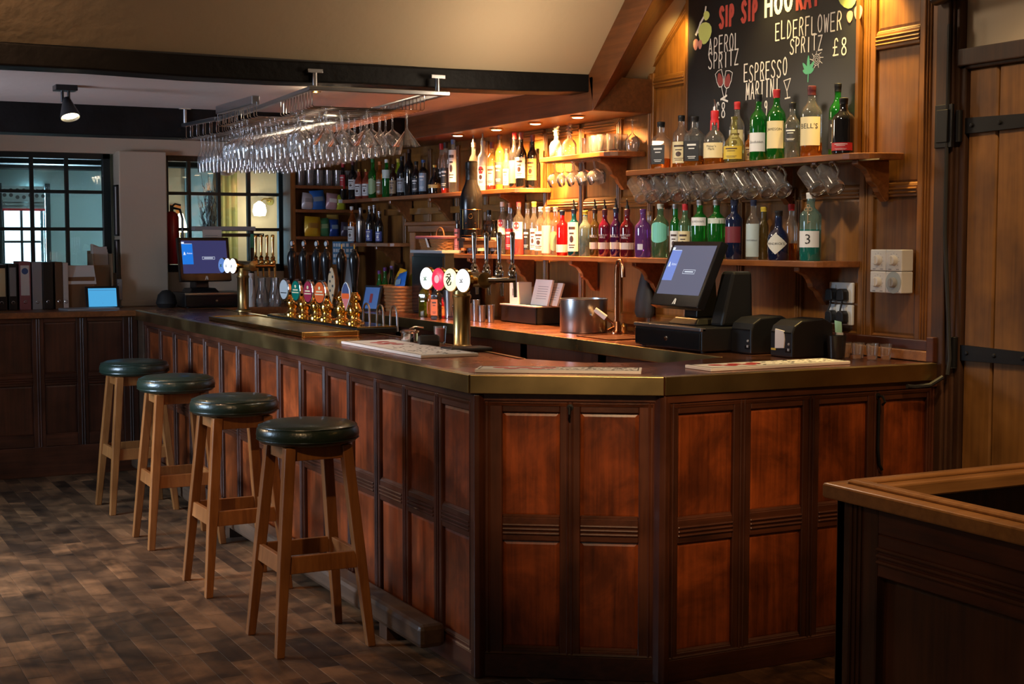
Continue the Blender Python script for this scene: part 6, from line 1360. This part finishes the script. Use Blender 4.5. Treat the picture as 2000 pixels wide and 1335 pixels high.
m = M(); m.box(-0.06,-0.06,0,0.06,0.06,0.018); m.cyl((0.03,0,0.018),(0.03,0,0.20),0.012); m.lathe([(0.0,0.02),(0.035,0.02),(0.04,0.075),(0.03,0.085)], (-0.015,0,0), 18); m.make('body', CHROME, t); m = M(); m.tube([(0.03,0,0.19),(-0.04,-0.05,0.15),(-0.06,-0.07,0.10)],0.007,8); m.tube([(0.03,0.01,0.15),(-0.03,0.05,0.08)],0.006,8); m.make('lever', CHROME, t)
# fridge with the handled basket on top
t = thing('small_fridge', 'black glass-fronted back bar fridge in the mantel recess', 'fridge', (1.68, 3.93, 1.10))
m = M(); m.box(-0.10,-0.25,0,0.15,0.25,0.40); m.make('cabinet', BLACKP, t, 0.005); m = M(); m.box(-0.112,-0.245,0.01,-0.10,0.245,0.37); m.make('door', BLACKG, t, 0.003); m = M(); m.box(-0.12,-0.255,0.392,0.15,0.255,0.412); m.make('worktop', GREYP, t, 0.003)
def basket(label, loc, w, d, h, flare, handles):
    t = thing('wicker_basket', label, 'basket', loc, group='wicker baskets')
    m = M(); n = 26
    for r_ in range(8):
        f_ = 1 + flare*r_/7; z = 0.006 + (h-0.01)*r_/7
        pts = []
        for k in range(n*2+1):
            a = PI*k/n; q_ = 0.0035*math.cos(a*n/2 + (PI if r_ % 2 else 0))
            c_, s_ = math.cos(a), math.sin(a); e = 0.55
            pts.append(((abs(c_)**e*math.copysign(1,c_))*(w/2*f_)+c_*q_, (abs(s_)**e*math.copysign(1,s_))*(d/2*f_)+s_*q_, z))
        m.tube(pts, h/15, 5)
    m.make('woven_side', WICKER, t)
    m = M(); m.box(-w/2*0.9,-d/2*0.9,0,w/2*0.9,d/2*0.9,0.006)
    for k in range(22):
        a = 2*PI*k/22; c_, s_ = math.cos(a), math.sin(a); e = 0.55
        x, y = abs(c_)**e*math.copysign(1,c_)*w/2, abs(s_)**e*math.copysign(1,s_)*d/2; m.tube([(x,y,0),(x*(1+flare),y*(1+flare),h)], 0.0025, 5)
    m.make('stake', WICKER, t)
    if handles:
        m = M()
        for s_ in (-1, 1): m.tube([(0.02*s_ + 0.0, 0.06*math.cos(PI*k/10) + 0.04*s_, h + 0.055*math.sin(PI*k/10)) for k in range(11)], 0.0045, 6)
        m.make('handle', WICKER, t)
        m = M(); m.tube([((w/2*1.12*(1+flare))*math.copysign(abs(math.cos(a))**.55, math.cos(a)), (d/2*1.06*(1+flare))*math.copysign(abs(math.sin(a))**.55, math.sin(a)), h*0.92) for a in [2*PI*k/32 for k in range(33)]], [0.011]*33, 6); m.make('cloth_liner', pm('mauve_cloth', (0.22,0.07,0.09), 0.8), t)
        m = M(); m.hexa([(-w*0.62,-0.06,h*0.2),(-w*0.60,-0.02,h*0.2),(-w*0.58,-0.02,h*0.2),(-w*0.60,-0.06,h*0.2),(-w*0.72,-0.05,h*0.85),(-w*0.70,-0.02,h*0.85),(-w*0.69,-0.02,h*0.85),(-w*0.70,-0.05,h*0.85)]); m.make('bow', PAPER, t)
    return t
basket('handled wicker basket with mauve lining on top of the small fridge', (1.67, 3.94, 1.512), 0.17, 0.34, 0.09, 0.18, True)
basket('square wicker basket of crisp packets on the back counter', (1.58, 4.40, 1.10), 0.19, 0.33, 0.165, 0.12, False)
def packet(label, loc, rot, w, h, mat, band):
    t = thing('crisp_packet', label, 'crisp packet', loc, rot=rot, group='crisp packets')
    g = 6; vs = []; fs = []
    for s_ in (-1, 1):
        for i in range(g+1):
            for j in range(g+1):
                u, v = i/g*2-1, j/g*2-1
                b = 0.026*max(0,(1-u**4))*max(0,(1-abs(v)**3)) + 0.0025*math.sin(u*7+v*3)*(1-abs(v))
                vs.append((u*w/2*(1-0.06*abs(v)), s_*(b+0.0004), h/2+v*h/2))
    o_ = (g+1)*(g+1)
    for q_ in (0, 1):
        for i in range(g):
            for j in range(g):
                a = q_*o_ + i*(g+1)+j; fs.append((a, a+g+1, a+g+2, a+1))
    m = M(); m.add(vs, fs, 0, True); m.make('bag', mat, t)
    m = M(); vs = []
    for i in range(g+1):
        u = (i/g*2-1)*0.62; 
        for v in (-0.18, 0.30): vs.append((u*w/2, -(0.026*(1-u**4)*(1-abs(v)**3)+0.0045), h/2+v*h/2))
    m.add(vs, [(2*i,2*i+2,2*i+3,2*i+1) for i in range(g)]); m.make('print', band, t)
    return t
def foil(n, c): return MATS.get('packet_'+n) or pm('packet_'+n, c, 0.3, 0.15, bump=0.2, bscale=30)
FO = dict(pale=(0.5,0.48,0.5), blue=(0.03,0.16,0.55), pinkw=(0.55,0.35,0.38), lime=(0.50,0.58,0.05), yellow=(0.62,0.38,0.02), green=(0.08,0.28,0.12), navy=(0.02,0.06,0.28), dark=(0.08,0.06,0.09), gold=(0.55,0.40,0.10))
for lb, x, z, k, b_, w, h, tl in (('pale silver crisp packet on the upper snack shelf',1.404,1.806,'pale','grey',0.10,0.125,0.10),('bright blue crisp packet on the upper snack shelf',1.490,1.806,'blue','bluegrey',0.12,0.145,-0.08),
    ('pink and white crisp packet on the upper snack shelf',1.595,1.806,'pinkw','white',0.10,0.125,0.10),('lime yellow crisp packet at the end of the upper snack shelf',1.668,1.806,'lime','white',0.085,0.115,0.02),
    ('large yellow crisp packet on the middle snack shelf',1.440,1.604,'yellow','gold',0.13,0.15,0.05),('green crisp packet on the middle snack shelf',1.540,1.604,'green','leaf',0.10,0.14,-0.05),
    ('navy blue snack box on the middle snack shelf',1.622,1.604,'navy','bluegrey',0.085,0.13,0.0),('dark snack packet at the end of the middle snack shelf',1.70,1.604,'dark','grey',0.07,0.11,0.08)):
    packet(lb, (x, 5.775 + (0.02 if 'green' in lb or 'navy' in lb else 0), z), (-0.12, tl, 0), w, h, foil(k, FO[k]), lab_mat(b_))
packet('yellow snack packet pinned behind the navy box', (1.635, 5.86, 1.635), (-0.05, 0, 0), 0.10, 0.135, foil('gold', FO['gold']), lab_mat('tan'))
packet('yellow crisp packet standing in the wicker basket', (1.59, 4.47, 1.215), (-0.2, 0.1, -PI/2), 0.13, 0.17, foil('yellow', FO['yellow']), lab_mat('gold'))
packet('blue crisp packet standing in the wicker basket', (1.55, 4.35, 1.205), (-0.25, -0.15, -PI/2), 0.15, 0.16, foil('blue', FO['blue']), lab_mat('bluegrey'))
packet('second yellow crisp packet leaning at the basket edge', (1.63, 4.36, 1.215), (-0.2, 0.2, -PI/2), 0.10, 0.15, foil('lime', FO['lime']), lab_mat('yellow'))
t = thing('card_holder', 'small framed blue card leaning on the wicker basket', 'frame', (1.375, 4.46, 1.10), math.radians(-62)); m = M(); m.hexa([(-0.075,0,0),(0.075,0,0),(0.075,0.015,0),(-0.075,0.015,0),(-0.075,0.05,0.17),(0.075,0.05,0.17),(0.075,0.065,0.17),(-0.075,0.065,0.17)]); m.make('frame', BLACKP, t, 0.002)
m = M(); m.add([(-0.062,0.0025,0.015),(0.062,0.0025,0.015),(0.062,0.044,0.157),(-0.062,0.044,0.157)],[(0,1,2,3)]); m.make('card', SCREEN2 if False else pm('blue_card', (0.06,0.16,0.42), 0.3), t); m = M(); m.add([(-0.012,0.012,0.055),(0.012,0.012,0.055),(0.012,0.030,0.115),(-0.012,0.030,0.115)],[(0,1,2,3)]); m.make('print', lab_mat('navyred'), t)
t = thing('tile_carton', 'blue and white checked carton hanging below the small shelf', 'carton', (1.60, 5.55, 1.395)); m = M(); m.box(-0.05,-0.09,0,0.05,0.09,0.17); m.make('carton', pm('carton_blue', (0.08,0.22,0.36), 0.4), t)
m = M()
for k in range(4):
    for j in range(3): m.box(-0.0515,-0.078+j*0.055,0.012+k*0.04,-0.0502,-0.04+j*0.055,0.036+k*0.04); m.box(-0.04+j*0.03,-0.0915,0.012+k*0.04,-0.02+j*0.03,-0.0902,0.036+k*0.04)
m.make('check_print', lab_mat('white'), t)
t = thing('carton_stand', 'narrow wooden stand under the checked carton', 'stand', (1.60, 5.55, 1.10)); m = M(); m.box(-0.05,-0.09,0.275,0.05,0.09,0.295); m.box(-0.04,-0.08,0,0.04,0.08,0.275); m.make('block', W_SHELF, t, 0.004)
for i, (lb, x, y, h) in enumerate((('brown wooden serving board leaning on the back counter', 1.72, 4.98, 0.33), ('larger grey slate board leaning behind the hand pumps', 1.42, 5.05, 0.34))):
    t = thing('serving_board', lb, 'board', (x, y, 1.10), rot=(0, 0.14, 0))
    m = M(); w_ = 0.16 if i == 0 else 0.30
    m.prism([(-w_/2,0),(w_/2,0),(w_/2,h*0.62),(w_*0.18,h*0.75),(w_*0.14,h),(-w_*0.14,h),(-w_*0.18,h*0.75),(-w_/2,h*0.62)] if i == 0 else [(-w_/2,0),(w_/2,0),(w_/2,h),(-w_/2,h)], lambda a,b,c_: (c_,a,b), -0.008, 0.008); m.make('board', W_CAP if i == 0 else GREYP, t, 0.004)

# ------------------------------------------------------------------ things on the bar top
t = thing('card_machine', 'black card machine lying on the bar top beside the beer font', 'card machine', (0.44, 1.36, 1.10), math.radians(70)); m = M(); m.prism([(-0.10,0),(0.10,0),(0.10,0.022),(0.03,0.045),(-0.08,0.055),(-0.10,0.03)], lambda a,b,c_: (a,c_,b), -0.045, 0.045); m.make('body', BLACKP, t, 0.008)
m = M()
for i in range(4):
    for j in range(3): m.box(0.0+i*0.018,-0.03+j*0.022,0.03,0.012+i*0.018,-0.015+j*0.022,0.046-i*0.0045)
m.make('key', GREYP, t); m = M(); m.hexa([(-0.075,-0.034,0.050),(-0.02,-0.034,0.047),(-0.02,0.034,0.047),(-0.075,0.034,0.050),(-0.075,-0.034,0.056),(-0.02,-0.034,0.051),(-0.02,0.034,0.051),(-0.075,0.034,0.056)]); m.make('display', BLACKG, t)
t = thing('strainer_pot', 'chrome strainer pot on the bar top beside the card machine', 'pot', (0.44, 1.575, 1.10)); m = M(); m.lathe([(0,0.002),(0.036,0),(0.04,0.004),(0.04,0.045),(0.046,0.05),(0.046,0.055),(0.03,0.062),(0,0.064)], n=24); m.make('body', CHROME, t)
m = M(); m.tube([(0.0,0.0,0.064),(0.02,-0.02,0.075),(0.05,-0.05,0.072)],0.004,7); m.make('handle', CHROME, t)
t = thing('red_tumbler', 'small tumbler of red drink behind the card machine', 'glass', (0.53, 1.43, 1.10)); m = M(); m.lathe([(0,0.004),(0.024,0),(0.030,0.082),(0.028,0.082),(0.022,0.01),(0,0.01)], n=18); m.make('glass_body', GLASSK, t); m = M(); m.lathe([(0,0.012),(0.021,0.012),(0.0265,0.072),(0,0.072)], n=18); m.make('red_drink', pm('red_drink', (0.6,0.06,0.03), 0.2), t)
m = M(); m.box(-0.10,-0.06,0,0.10,0.06,0.018); o = m.make('bar_towel', RUBBER, None, 0.008, (0.46,1.00,1.10)); tag(o, 'folded black cloth at the foot of the beer font', 'cloth')
t = thing('beaker_pair', 'white ribbed jug on the rear counter behind the far beer font', 'jug', (0.84, 5.42, 1.10)); m = M(); m.lathe([(0,0.003),(0.035,0),(0.038,0.10),(0.028,0.16),(0.030,0.235),(0.026,0.24),(0.024,0.16),(0,0.02)], n=18); m.make('body', WHITEP, t); m = M(); m.tube([(0.0,-0.03,0.21),(0,-0.062,0.19),(0,-0.06,0.10),(0,-0.037,0.07)],0.005,7); m.make('handle', WHITEP, t)
t['label'] = 'white ribbed jug on the rear counter behind the far beer font'; t.name = 'water_jug'
g0 = None
for i, (x, y) in enumerate(((0.93,5.42),(1.02,5.40),(1.0,5.50))):
    lb = 'clear glass carafe on the rear counter, %s from the white jug' % ORD[i]
    pr = [(0,0.003),(0.040,0),(0.044,0.01),(0.042,0.09),(0.026,0.15),(0.030,0.205),(0.028,0.205),(0.024,0.15),(0,0.012)]
    if g0 is None: g0 = glassware('glass_carafe', pr, lb, 'carafes on the rear counter', (x,y,1.10), mat=GLASSK)
    else: again(g0, (x,y,1.10), lb)
# ------------------------------------------------------------------ rear counter: files, tablet, notices
def binder(label, x, w, h, mat, lab, spot=None):
    t = thing('binder', label, 'binder', (x, 5.66, 1.10), group='binders on the rear counter')
    m = M(); m.box(-w/2,0,0,w/2,0.26,h); m.make('cover', mat, t, 0.004)
    if lab: m = M(); m.box(-w*0.38,-0.001,h*0.30,w*0.38,0.0,h*0.92); lo = m.make('spine_label', lab_mat(lab), t)
    m = M(); m.lathe([(0.012,0.0),(0.009,0.002)], (0,0,h*0.16), 12, axis=(0,-1,0)); m.make('finger_ring', CHROME, t)
    if spot: m = M(); m.lathe([(0,0.0016),(0.022,0.001)], (0,0,h*0.80), 14, axis=(0,-1,0)); m.make('round_sticker', lab_mat(spot), t)
binder('black binder with white spine label, at the window end', -0.82, 0.07, 0.31, BLACKP, 'cream')
binder('black binder next to the white labelled one', -0.745, 0.055, 0.315, BLACKP, 'grey')
binder('white and pink binder with a blue round sticker', -0.665, 0.075, 0.33, pm('binder_pink', (0.30,0.10,0.11), 0.5), 'white', 'blue')
binder('grey binder after the blue-stickered one', -0.585, 0.065, 0.325, GREYP, None)
binder('black binder between the grey one and the card folder', -0.515, 0.07, 0.325, BLACKP, None)
binder('brown folder with white papers sticking out', -0.44, 0.05, 0.325, pm('folder_brown', (0.14,0.07,0.03), 0.7), None)
binder('cream box file beside the brown card box', -0.395, 0.035, 0.32, PAPER, None)
t = thing('card_box', 'brown cardboard box file with white papers in front', 'box', (-0.285, 5.68, 1.10)); m = M(); m.box(-0.09,0,0,0.09,0.24,0.22); m.make('box', pm('cardboard', (0.22,0.11,0.045), 0.8), t, 0.003); m = M(); m.hexa([(-0.095,-0.006,0.17),(0.10,-0.006,0.17),(0.10,-0.002,0.17),(-0.095,-0.002,0.17),(-0.095,0.03,0.30),(0.09,0.03,0.30),(0.09,0.034,0.30),(-0.095,0.034,0.30)]); m.make('paper', PAPERW, t)
t = thing('magazine_rack', 'pale wooden letter rack stuffed with papers beside the pillar', 'rack', (-0.125, 5.74, 1.10)); m = M(); m.box(-0.07,0,0,-0.06,0.2,0.38); m.box(0.06,0,0,0.07,0.2,0.38); m.box(-0.07,0.19,0,0.07,0.2,0.40); m.box(-0.06,0,0,0.06,0.01,0.10); m.box(-0.06,0.06,0,0.06,0.07,0.30); m.make('frame', pm('pale_ply', (0.30,0.20,0.11), 0.6), t, 0.003)
m = M()
for k in range(5): m.hexa([(-0.055,0.08+0.02*k,0.02),(0.055,0.08+0.02*k,0.02),(0.055,0.085+0.02*k,0.02),(-0.055,0.085+0.02*k,0.02),(-0.05+0.004*k,0.09+0.02*k,0.40+0.012*k),(0.055,0.09+0.02*k,0.39+0.02*(k%3)),(0.055,0.095+0.02*k,0.39+0.02*(k%3)),(-0.05,0.095+0.02*k,0.40+0.012*k)])
m.make('paper', PAPER, t)
t = thing('tablet', 'tablet with bright blue screen propped on the rear counter', 'tablet', (-0.165, 5.56, 1.10), math.radians(-4)); m = M(); m.hexa([(-0.115,0,0.0),(0.115,0,0.0),(0.115,0.012,0.0),(-0.115,0.012,0.0),(-0.115,0.05,0.155),(0.115,0.05,0.155),(0.115,0.062,0.155),(-0.115,0.062,0.155)]); m.make('case', BLACKP, t, 0.003)
m = M(); m.add([(-0.095,0.0025,0.016),(0.095,0.0025,0.016),(0.095,0.0435,0.142),(-0.095,0.0435,0.142)],[(0,1,2,3)]); sc = m.make('screen', SCREENC, t)
m = M()
for z in (0.045,0.08,0.10,0.125): y = 0.0015 + 0.0435*(z-0.0)/0.142; m.box(-0.09,y-0.001,z,0.09,y,z+0.004)
m.box(-0.003,0.010,0.03,0.003,0.0115,0.04); m.make('screen_marks', SCREEN1, sc)['kind'] = 'stuff'
m = M(); m.box(-0.18,-0.10,0,0.18,0.10,0.014); o = m.make('menu_folder', GREYP, None, 0.003, (-0.28,5.46,1.10)); o.rotation_euler = (0,0,0.15); tag(o, 'grey folder lying flat on the rear counter before the tablet', 'folder')
t = thing('notice_frame', 'tall hinged notice frame on the side of the window pillar', 'frame', (0.02, 5.91, 1.22)); 
for z0, z1 in ((0.0,0.36),(0.385,0.75)): m = M(); m.box(-0.018,-0.055,z0,0.0,0.055,z0+0.012); m.box(-0.018,-0.055,z1-0.012,0.0,0.055,z1); m.box(-0.018,-0.055,z0,0.0,-0.045,z1); m.box(-0.018,0.045,z0,0.0,0.055,z1); m.make('frame', BLACKP, t, 0.002)
for z0, z1 in ((0.012,0.348),(0.397,0.738)):
    m = M(); m.box(-0.008,-0.045,z0,-0.002,0.045,z1); m.make('notice', PAPERW, t)
t = thing('telephone', 'grey wall telephone with coiled cord below the notice frame', 'telephone', (0.005, 5.78, 1.10)); m = M(); m.box(-0.03,-0.03,0.05,0.005,0.03,0.20); m.box(-0.03,-0.05,0.0,0.005,0.04,0.012); m.box(-0.02,0.0,0.01,-0.005,0.02,0.06); m.make('body', GREYP, t, 0.006)
m = M(); m.tube([(-0.03+0.008*math.cos(k*1.3), -0.035+0.008*math.sin(k*1.3), 0.17-0.005*k) for k in range(30)], 0.002, 5); m.make('cord', RUBBER, t)
t = thing('sign_shelf', 'grey bracket shelf with hanging price list behind the navy-lit till', 'shelf', (0.735, 5.70, 1.10)); m = M(); m.box(-0.225,-0.05,0.545,0.225,0.05,0.575); m.make('shelf_board', GREYP, t, 0.003); m = M(); m.box(0.195,-0.012,0,0.222,0.012,0.545); m.box(-0.02,-0.012,0.50,0.30,0.012,0.525); m.make('post', BLACKP, t)
m = M(); m.box(-0.17,-0.052,0.36,-0.03,-0.050,0.55); p_ = m.make('price_list', PAPER, t)
m = M()
for k in range(9): m.box(-0.15,-0.0528,0.38+k*0.016,-0.06,-0.052,0.383+k*0.016)
m.make('print', lab_mat('grey'), p_)
m = M(); m.box(0.185,-0.06,0.42,0.205,-0.05,0.52); m.make('green_tag', CHALKG, t)
m = M(); m.lathe([(0,0),(0.055,0),(0.075,0.03),(0.06,0.09),(0.03,0.12),(0,0.125)], n=16); o = m.make('cloth_bundle', RUBBER, None, 0, (0.275,5.56,1.10)); tag(o, 'dark bundled cloth between the pillar and the navy-lit till', 'cloth')
t = thing('fire_extinguisher', 'red fire extinguisher on the window side of the pillar', 'fire extinguisher', (0.415, 5.93, 1.40)); m = M(); m.lathe([(0,0.004),(0.045,0),(0.05,0.008),(0.05,0.34),(0.04,0.37),(0.018,0.385)], n=20); m.make('cylinder', pm('red_paint', (0.35,0.012,0.012), 0.25), t)
m = M(); m.cyl((0,0,0.385),(0,0,0.43),0.014); m.tube([(0,0,0.42),(0.02,-0.02,0.44),(0.06,-0.03,0.43)],0.007,7); m.tube([(0.01,0,0.41),(0.06,0,0.40),(0.075,-0.01,0.33),(0.07,-0.02,0.12)],0.009,8); m.make('valve_hose', BLACKP, t); m = M(); m.box(-0.054,0.02,0.06,0.0,0.056,0.10); m.box(-0.054,-0.02,0.05,-0.048,0.03,0.30); m.make('bracket', BLACKP, t)

# ------------------------------------------------------------------ ceiling spots
t = thing('ceiling_spotlight', 'black adjustable spotlight hanging from the low ceiling over the stools', 'spotlight', (-0.82, 3.10, 2.37))
m = M(); m.box(-0.06,-0.05,-0.028,0.05,0.05,0.0); m.make('base', BLACKP, t, 0.003)
m = M(); m.cyl((-0.02,0,-0.028),(-0.02,0,-0.085),0.008); m.cyl((0.012,0,-0.028),(0.012,0,-0.085),0.008); m.make('arm', BLACKP, t)
ax = Vector((0.10,-0.45,-1)).normalized()
m = M(); m.lathe([(0.0,0.0),(0.018,0.0),(0.024,0.02),(0.05,0.10),(0.05,0.112),(0.047,0.112),(0.044,0.098)], Vector((0,0,-0.065)), 22, axis=tuple(ax)); m.make('shade', BLACKP, t)
m = M(); m.lathe([(0.0,0.097),(0.045,0.098)], Vector((0,0,-0.065)), 22, axis=tuple(ax)); m.make('bulb', LAMP, t)
t = thing('wall_spotlight', 'black cylinder spotlight high on the door jamb', 'spotlight', (1.84, -0.45, 2.505))
m = M(); m.cyl((-0.02,0.10,0.0),(-0.05,-0.14,0.03),0.030,n=18); m.make('barrel', BLACKP, t); m = M(); m.cyl((0,-0.0,0),(0.03,0.01,0),0.018); m.make('mount', BLACKP, t)
t = thing('door_cable', 'black cable running down the door jamb and looping under the counter end', 'cable', (1.835, -0.39, 1.0)); m = M(); m.tube([(0,-0.02,1.4),(0.0,-0.02,0.6),(0.0,-0.05,0.25),(0.0,-0.06,0.12),(-0.01,-0.06,0.06)],0.008,7); m.tube([(-0.02,-0.045,0.05),(-0.07,-0.03,0.02),(-0.14,-0.02,0.015),(-0.18,-0.025,0.02)],0.009,7); m.make('cable', RUBBER, t)

# ------------------------------------------------------------------ the room seen through the rear windows
TEAL = pm('far_wall_paint', (0.34,0.43,0.42), 0.8); SKYW = pm('blue_wall_paint', (0.26,0.50,0.70), 0.8)
m = M(); m.box(-4.2,8.9,0,-0.37,9.0,2.4); m.box(-0.01,8.9,0,2.9,9.0,2.4); m.box(-0.37,8.9,0,-0.01,9.0,1.0); m.box(-0.37,8.9,2.03,-0.01,9.0,2.4); struct(m.make('wall_far', TEAL))
m = M(); m.box(0.86,7.95,0,1.03,8.05,2.4); m.box(1.28,7.95,0,2.6,8.05,2.4); fr_ = struct(m.make('wall_far_side', PLASTER3)); m = M(); m.box(1.03,7.93,0,1.28,8.05,2.4); m.make('blue_panel', SKYW, fr_)
m = M(); m.box(2.6,6.1,0,2.7,9.0,2.5); m.box(1.95,5.0,0,2.7,6.15,2.6); struct(m.make('wall_far_right', PLASTER3))
m = M(); m.box(-4.2,6.15,2.38,2.7,9.0,2.48); struct(m.make('ceiling_far', PLASTER2))
for i, y in enumerate((6.75, 7.75, 8.62)):
    m = M(); m.box(-4.1,y,2.20,2.6,y+0.2,2.385); struct(m.make('trim_far_beam_%d' % (i+1), BEAM, None, 0.006))
m = M(); m.box(-0.37,8.93,1.0,-0.345,8.98,2.03); m.box(-0.035,8.93,1.0,-0.01,8.98,2.03); m.box(-0.205,8.94,1.0,-0.185,8.97,2.03); m.box(-0.37,8.94,1.55,-0.01,8.97,1.57); m.box(0.0,8.86,1.0,0.045,8.9,2.08); m.box(-0.41,8.86,1.0,-0.37,8.9,2.08)
w3 = struct(m.make('window_3', MUNTIN, None, 0.003)); m = M(); m.box(-0.36,8.955,1.0,-0.02,8.958,2.03); m.make('pane', PANE, w3)
m = M(); m.add([(-1.4,9.4,0.4),(1.0,9.4,0.4),(1.0,9.4,2.8),(-1.4,9.4,2.8)],[(0,1,2,3)]); struct(m.make('sky_backdrop', DAYSKY))
t = thing('roman_blind', 'patterned roman blind with red hem on the far room window', 'blind', (-0.19, 8.85, 1.835)); m = M(); m.box(-0.18,-0.01,0.02,0.18,0.0,0.22)
for k in range(3): m.box(-0.18,-0.02-0.008*k,0.02+0.03*k,0.18,-0.008,0.036+0.03*k)
m.make('fabric', pm('blind_fabric', (0.30,0.34,0.33), 0.9), t)
m = M(); rn = random.Random(2)
for k in range(14): m.lathe([(0,0.0015),(0.018,0.0)], (-0.16+0.055*(k%7), -0.0105, 0.13+0.05*(k//7)+rn.uniform(-.01,.01)), 8, axis=(0,-1,0))
m.make('print', lab_mat('darklab'), t); m = M(); m.box(-0.182,-0.03,0.0,0.182,-0.005,0.02); m.make('red_hem', lab_mat('red'), t)
t = thing('curtain', 'olive yellow curtain hanging in the far room', 'curtain', (1.40, 7.90, 1.2)); m = M()
pts = [(-0.09+0.014*k, 0.012*math.sin(k*1.6)) for k in range(14)]; m.prism(pts + [(x, y+0.006) for x, y in pts[::-1]], lambda a,b,c_: (a,b,c_), -0.6, 1.05); m.make('cloth', pm('olive_cloth', (0.34,0.34,0.14), 0.9), t)
t = thing('wall_lamp', 'lit white glass wall lamp on a brass arm in the far room', 'lamp', (1.80, 7.945, 1.92)); m = M(); m.lathe([(0.035,0),(0.035,0.01),(0,0.014)], n=16, axis=(0,-1,0)); m.tube([(0,-0.01,0),(-0.02,-0.12,0.02),(-0.10,-0.14,0.02),(-0.14,-0.14,-0.01)],0.007,8); m.make('arm', BRASSP, t)
m = M(); m.lathe([(0.012,0.0),(0.05,-0.03),(0.062,-0.09),(0.05,-0.13),(0,-0.135)], (-0.14,-0.14,-0.0), 20); m.make('glass_shade', LAMPW, t)
t = thing('table_lamp', 'small lit lamp glowing in the far room beside the extinguisher', 'lamp', (0.93, 7.7, 1.30)); m = M(); m.lathe([(0.06,0),(0.06,0.01),(0.012,0.02),(0.012,0.36)], n=16); m.make('stem', BRASSP, t); m = M(); m.lathe([(0.05,0.34),(0.048,0.40),(0.02,0.50),(0,0.51)], n=16); m.make('shade', LAMPW, t)
t = thing('side_cabinet', 'tall pale cabinet in the far room carrying the lamp and dried plant', 'cabinet', (1.05, 7.66, 0)); m = M(); m.box(-0.22,-0.14,0,0.26,0.14,1.30); m.make('body', PLASTER3, t, 0.005); m = M(); m.box(-0.2,-0.15,0.1,0.24,-0.14,1.22); m.make('door', GREYP, t)
t = thing('wall_picture', 'colourful orange and red picture on the far room wall', 'picture', (0.945, 7.94, 1.745)); m = M(); m.box(-0.045,-0.012,-0.14,0.045,0.005,0.14); m.make('frame', lab_mat('orange'), t); m = M(); m.box(-0.035,-0.014,0.0,0.0,-0.012,0.12); m.box(0.005,-0.014,-0.12,0.035,-0.012,0.06); m.make('print', lab_mat('tan'), t)
t = thing('dried_plant', 'tall vase of dark dried grasses seen through the rear window', 'plant', (1.17, 7.66, 1.30)); m = M(); m.lathe([(0,0.002),(0.05,0),(0.065,0.10),(0.04,0.22),(0.045,0.25)], n=16); m.make('vase', GREYP, t)
m = M(); rn = random.Random(9)
for k in range(60):
    a = rn.uniform(0,2*PI); r_ = rn.uniform(0.01,0.11); h_ = rn.uniform(0.42,0.86); m.tube([(0,0,0.2),(r_*0.5*math.cos(a),r_*0.5*math.sin(a),h_*0.65),(r_*math.cos(a),r_*math.sin(a),h_)],[0.003,0.004,0.001],4)
    for q in range(3): z = h_*(0.6+0.12*q); m.tube([(r_*0.6*math.cos(a),r_*0.6*math.sin(a),z),(r_*0.6*math.cos(a)+rn.uniform(-.03,.03),r_*0.6*math.sin(a)+rn.uniform(-.03,.03),z+0.05)],[0.006,0.002],4)
o = m.make('dried_stems', pm('dried_stem', (0.03,0.03,0.035), 0.8), t); o['kind'] = 'stuff'
t = thing('ceiling_bowl_lamp', 'dark bowl lamp hanging from the far room ceiling', 'lamp', (1.31, 7.6, 2.38)); m = M(); m.cyl((0,0,0),(0,0,-0.17),0.004,n=6); m.make('rod', BLACKP, t); m = M(); m.lathe([(0.10,-0.17),(0.09,-0.21),(0.05,-0.245),(0,-0.255)], n=20); m.make('bowl', pm('bowl_bronze', (0.09,0.04,0.03), 0.4), t)
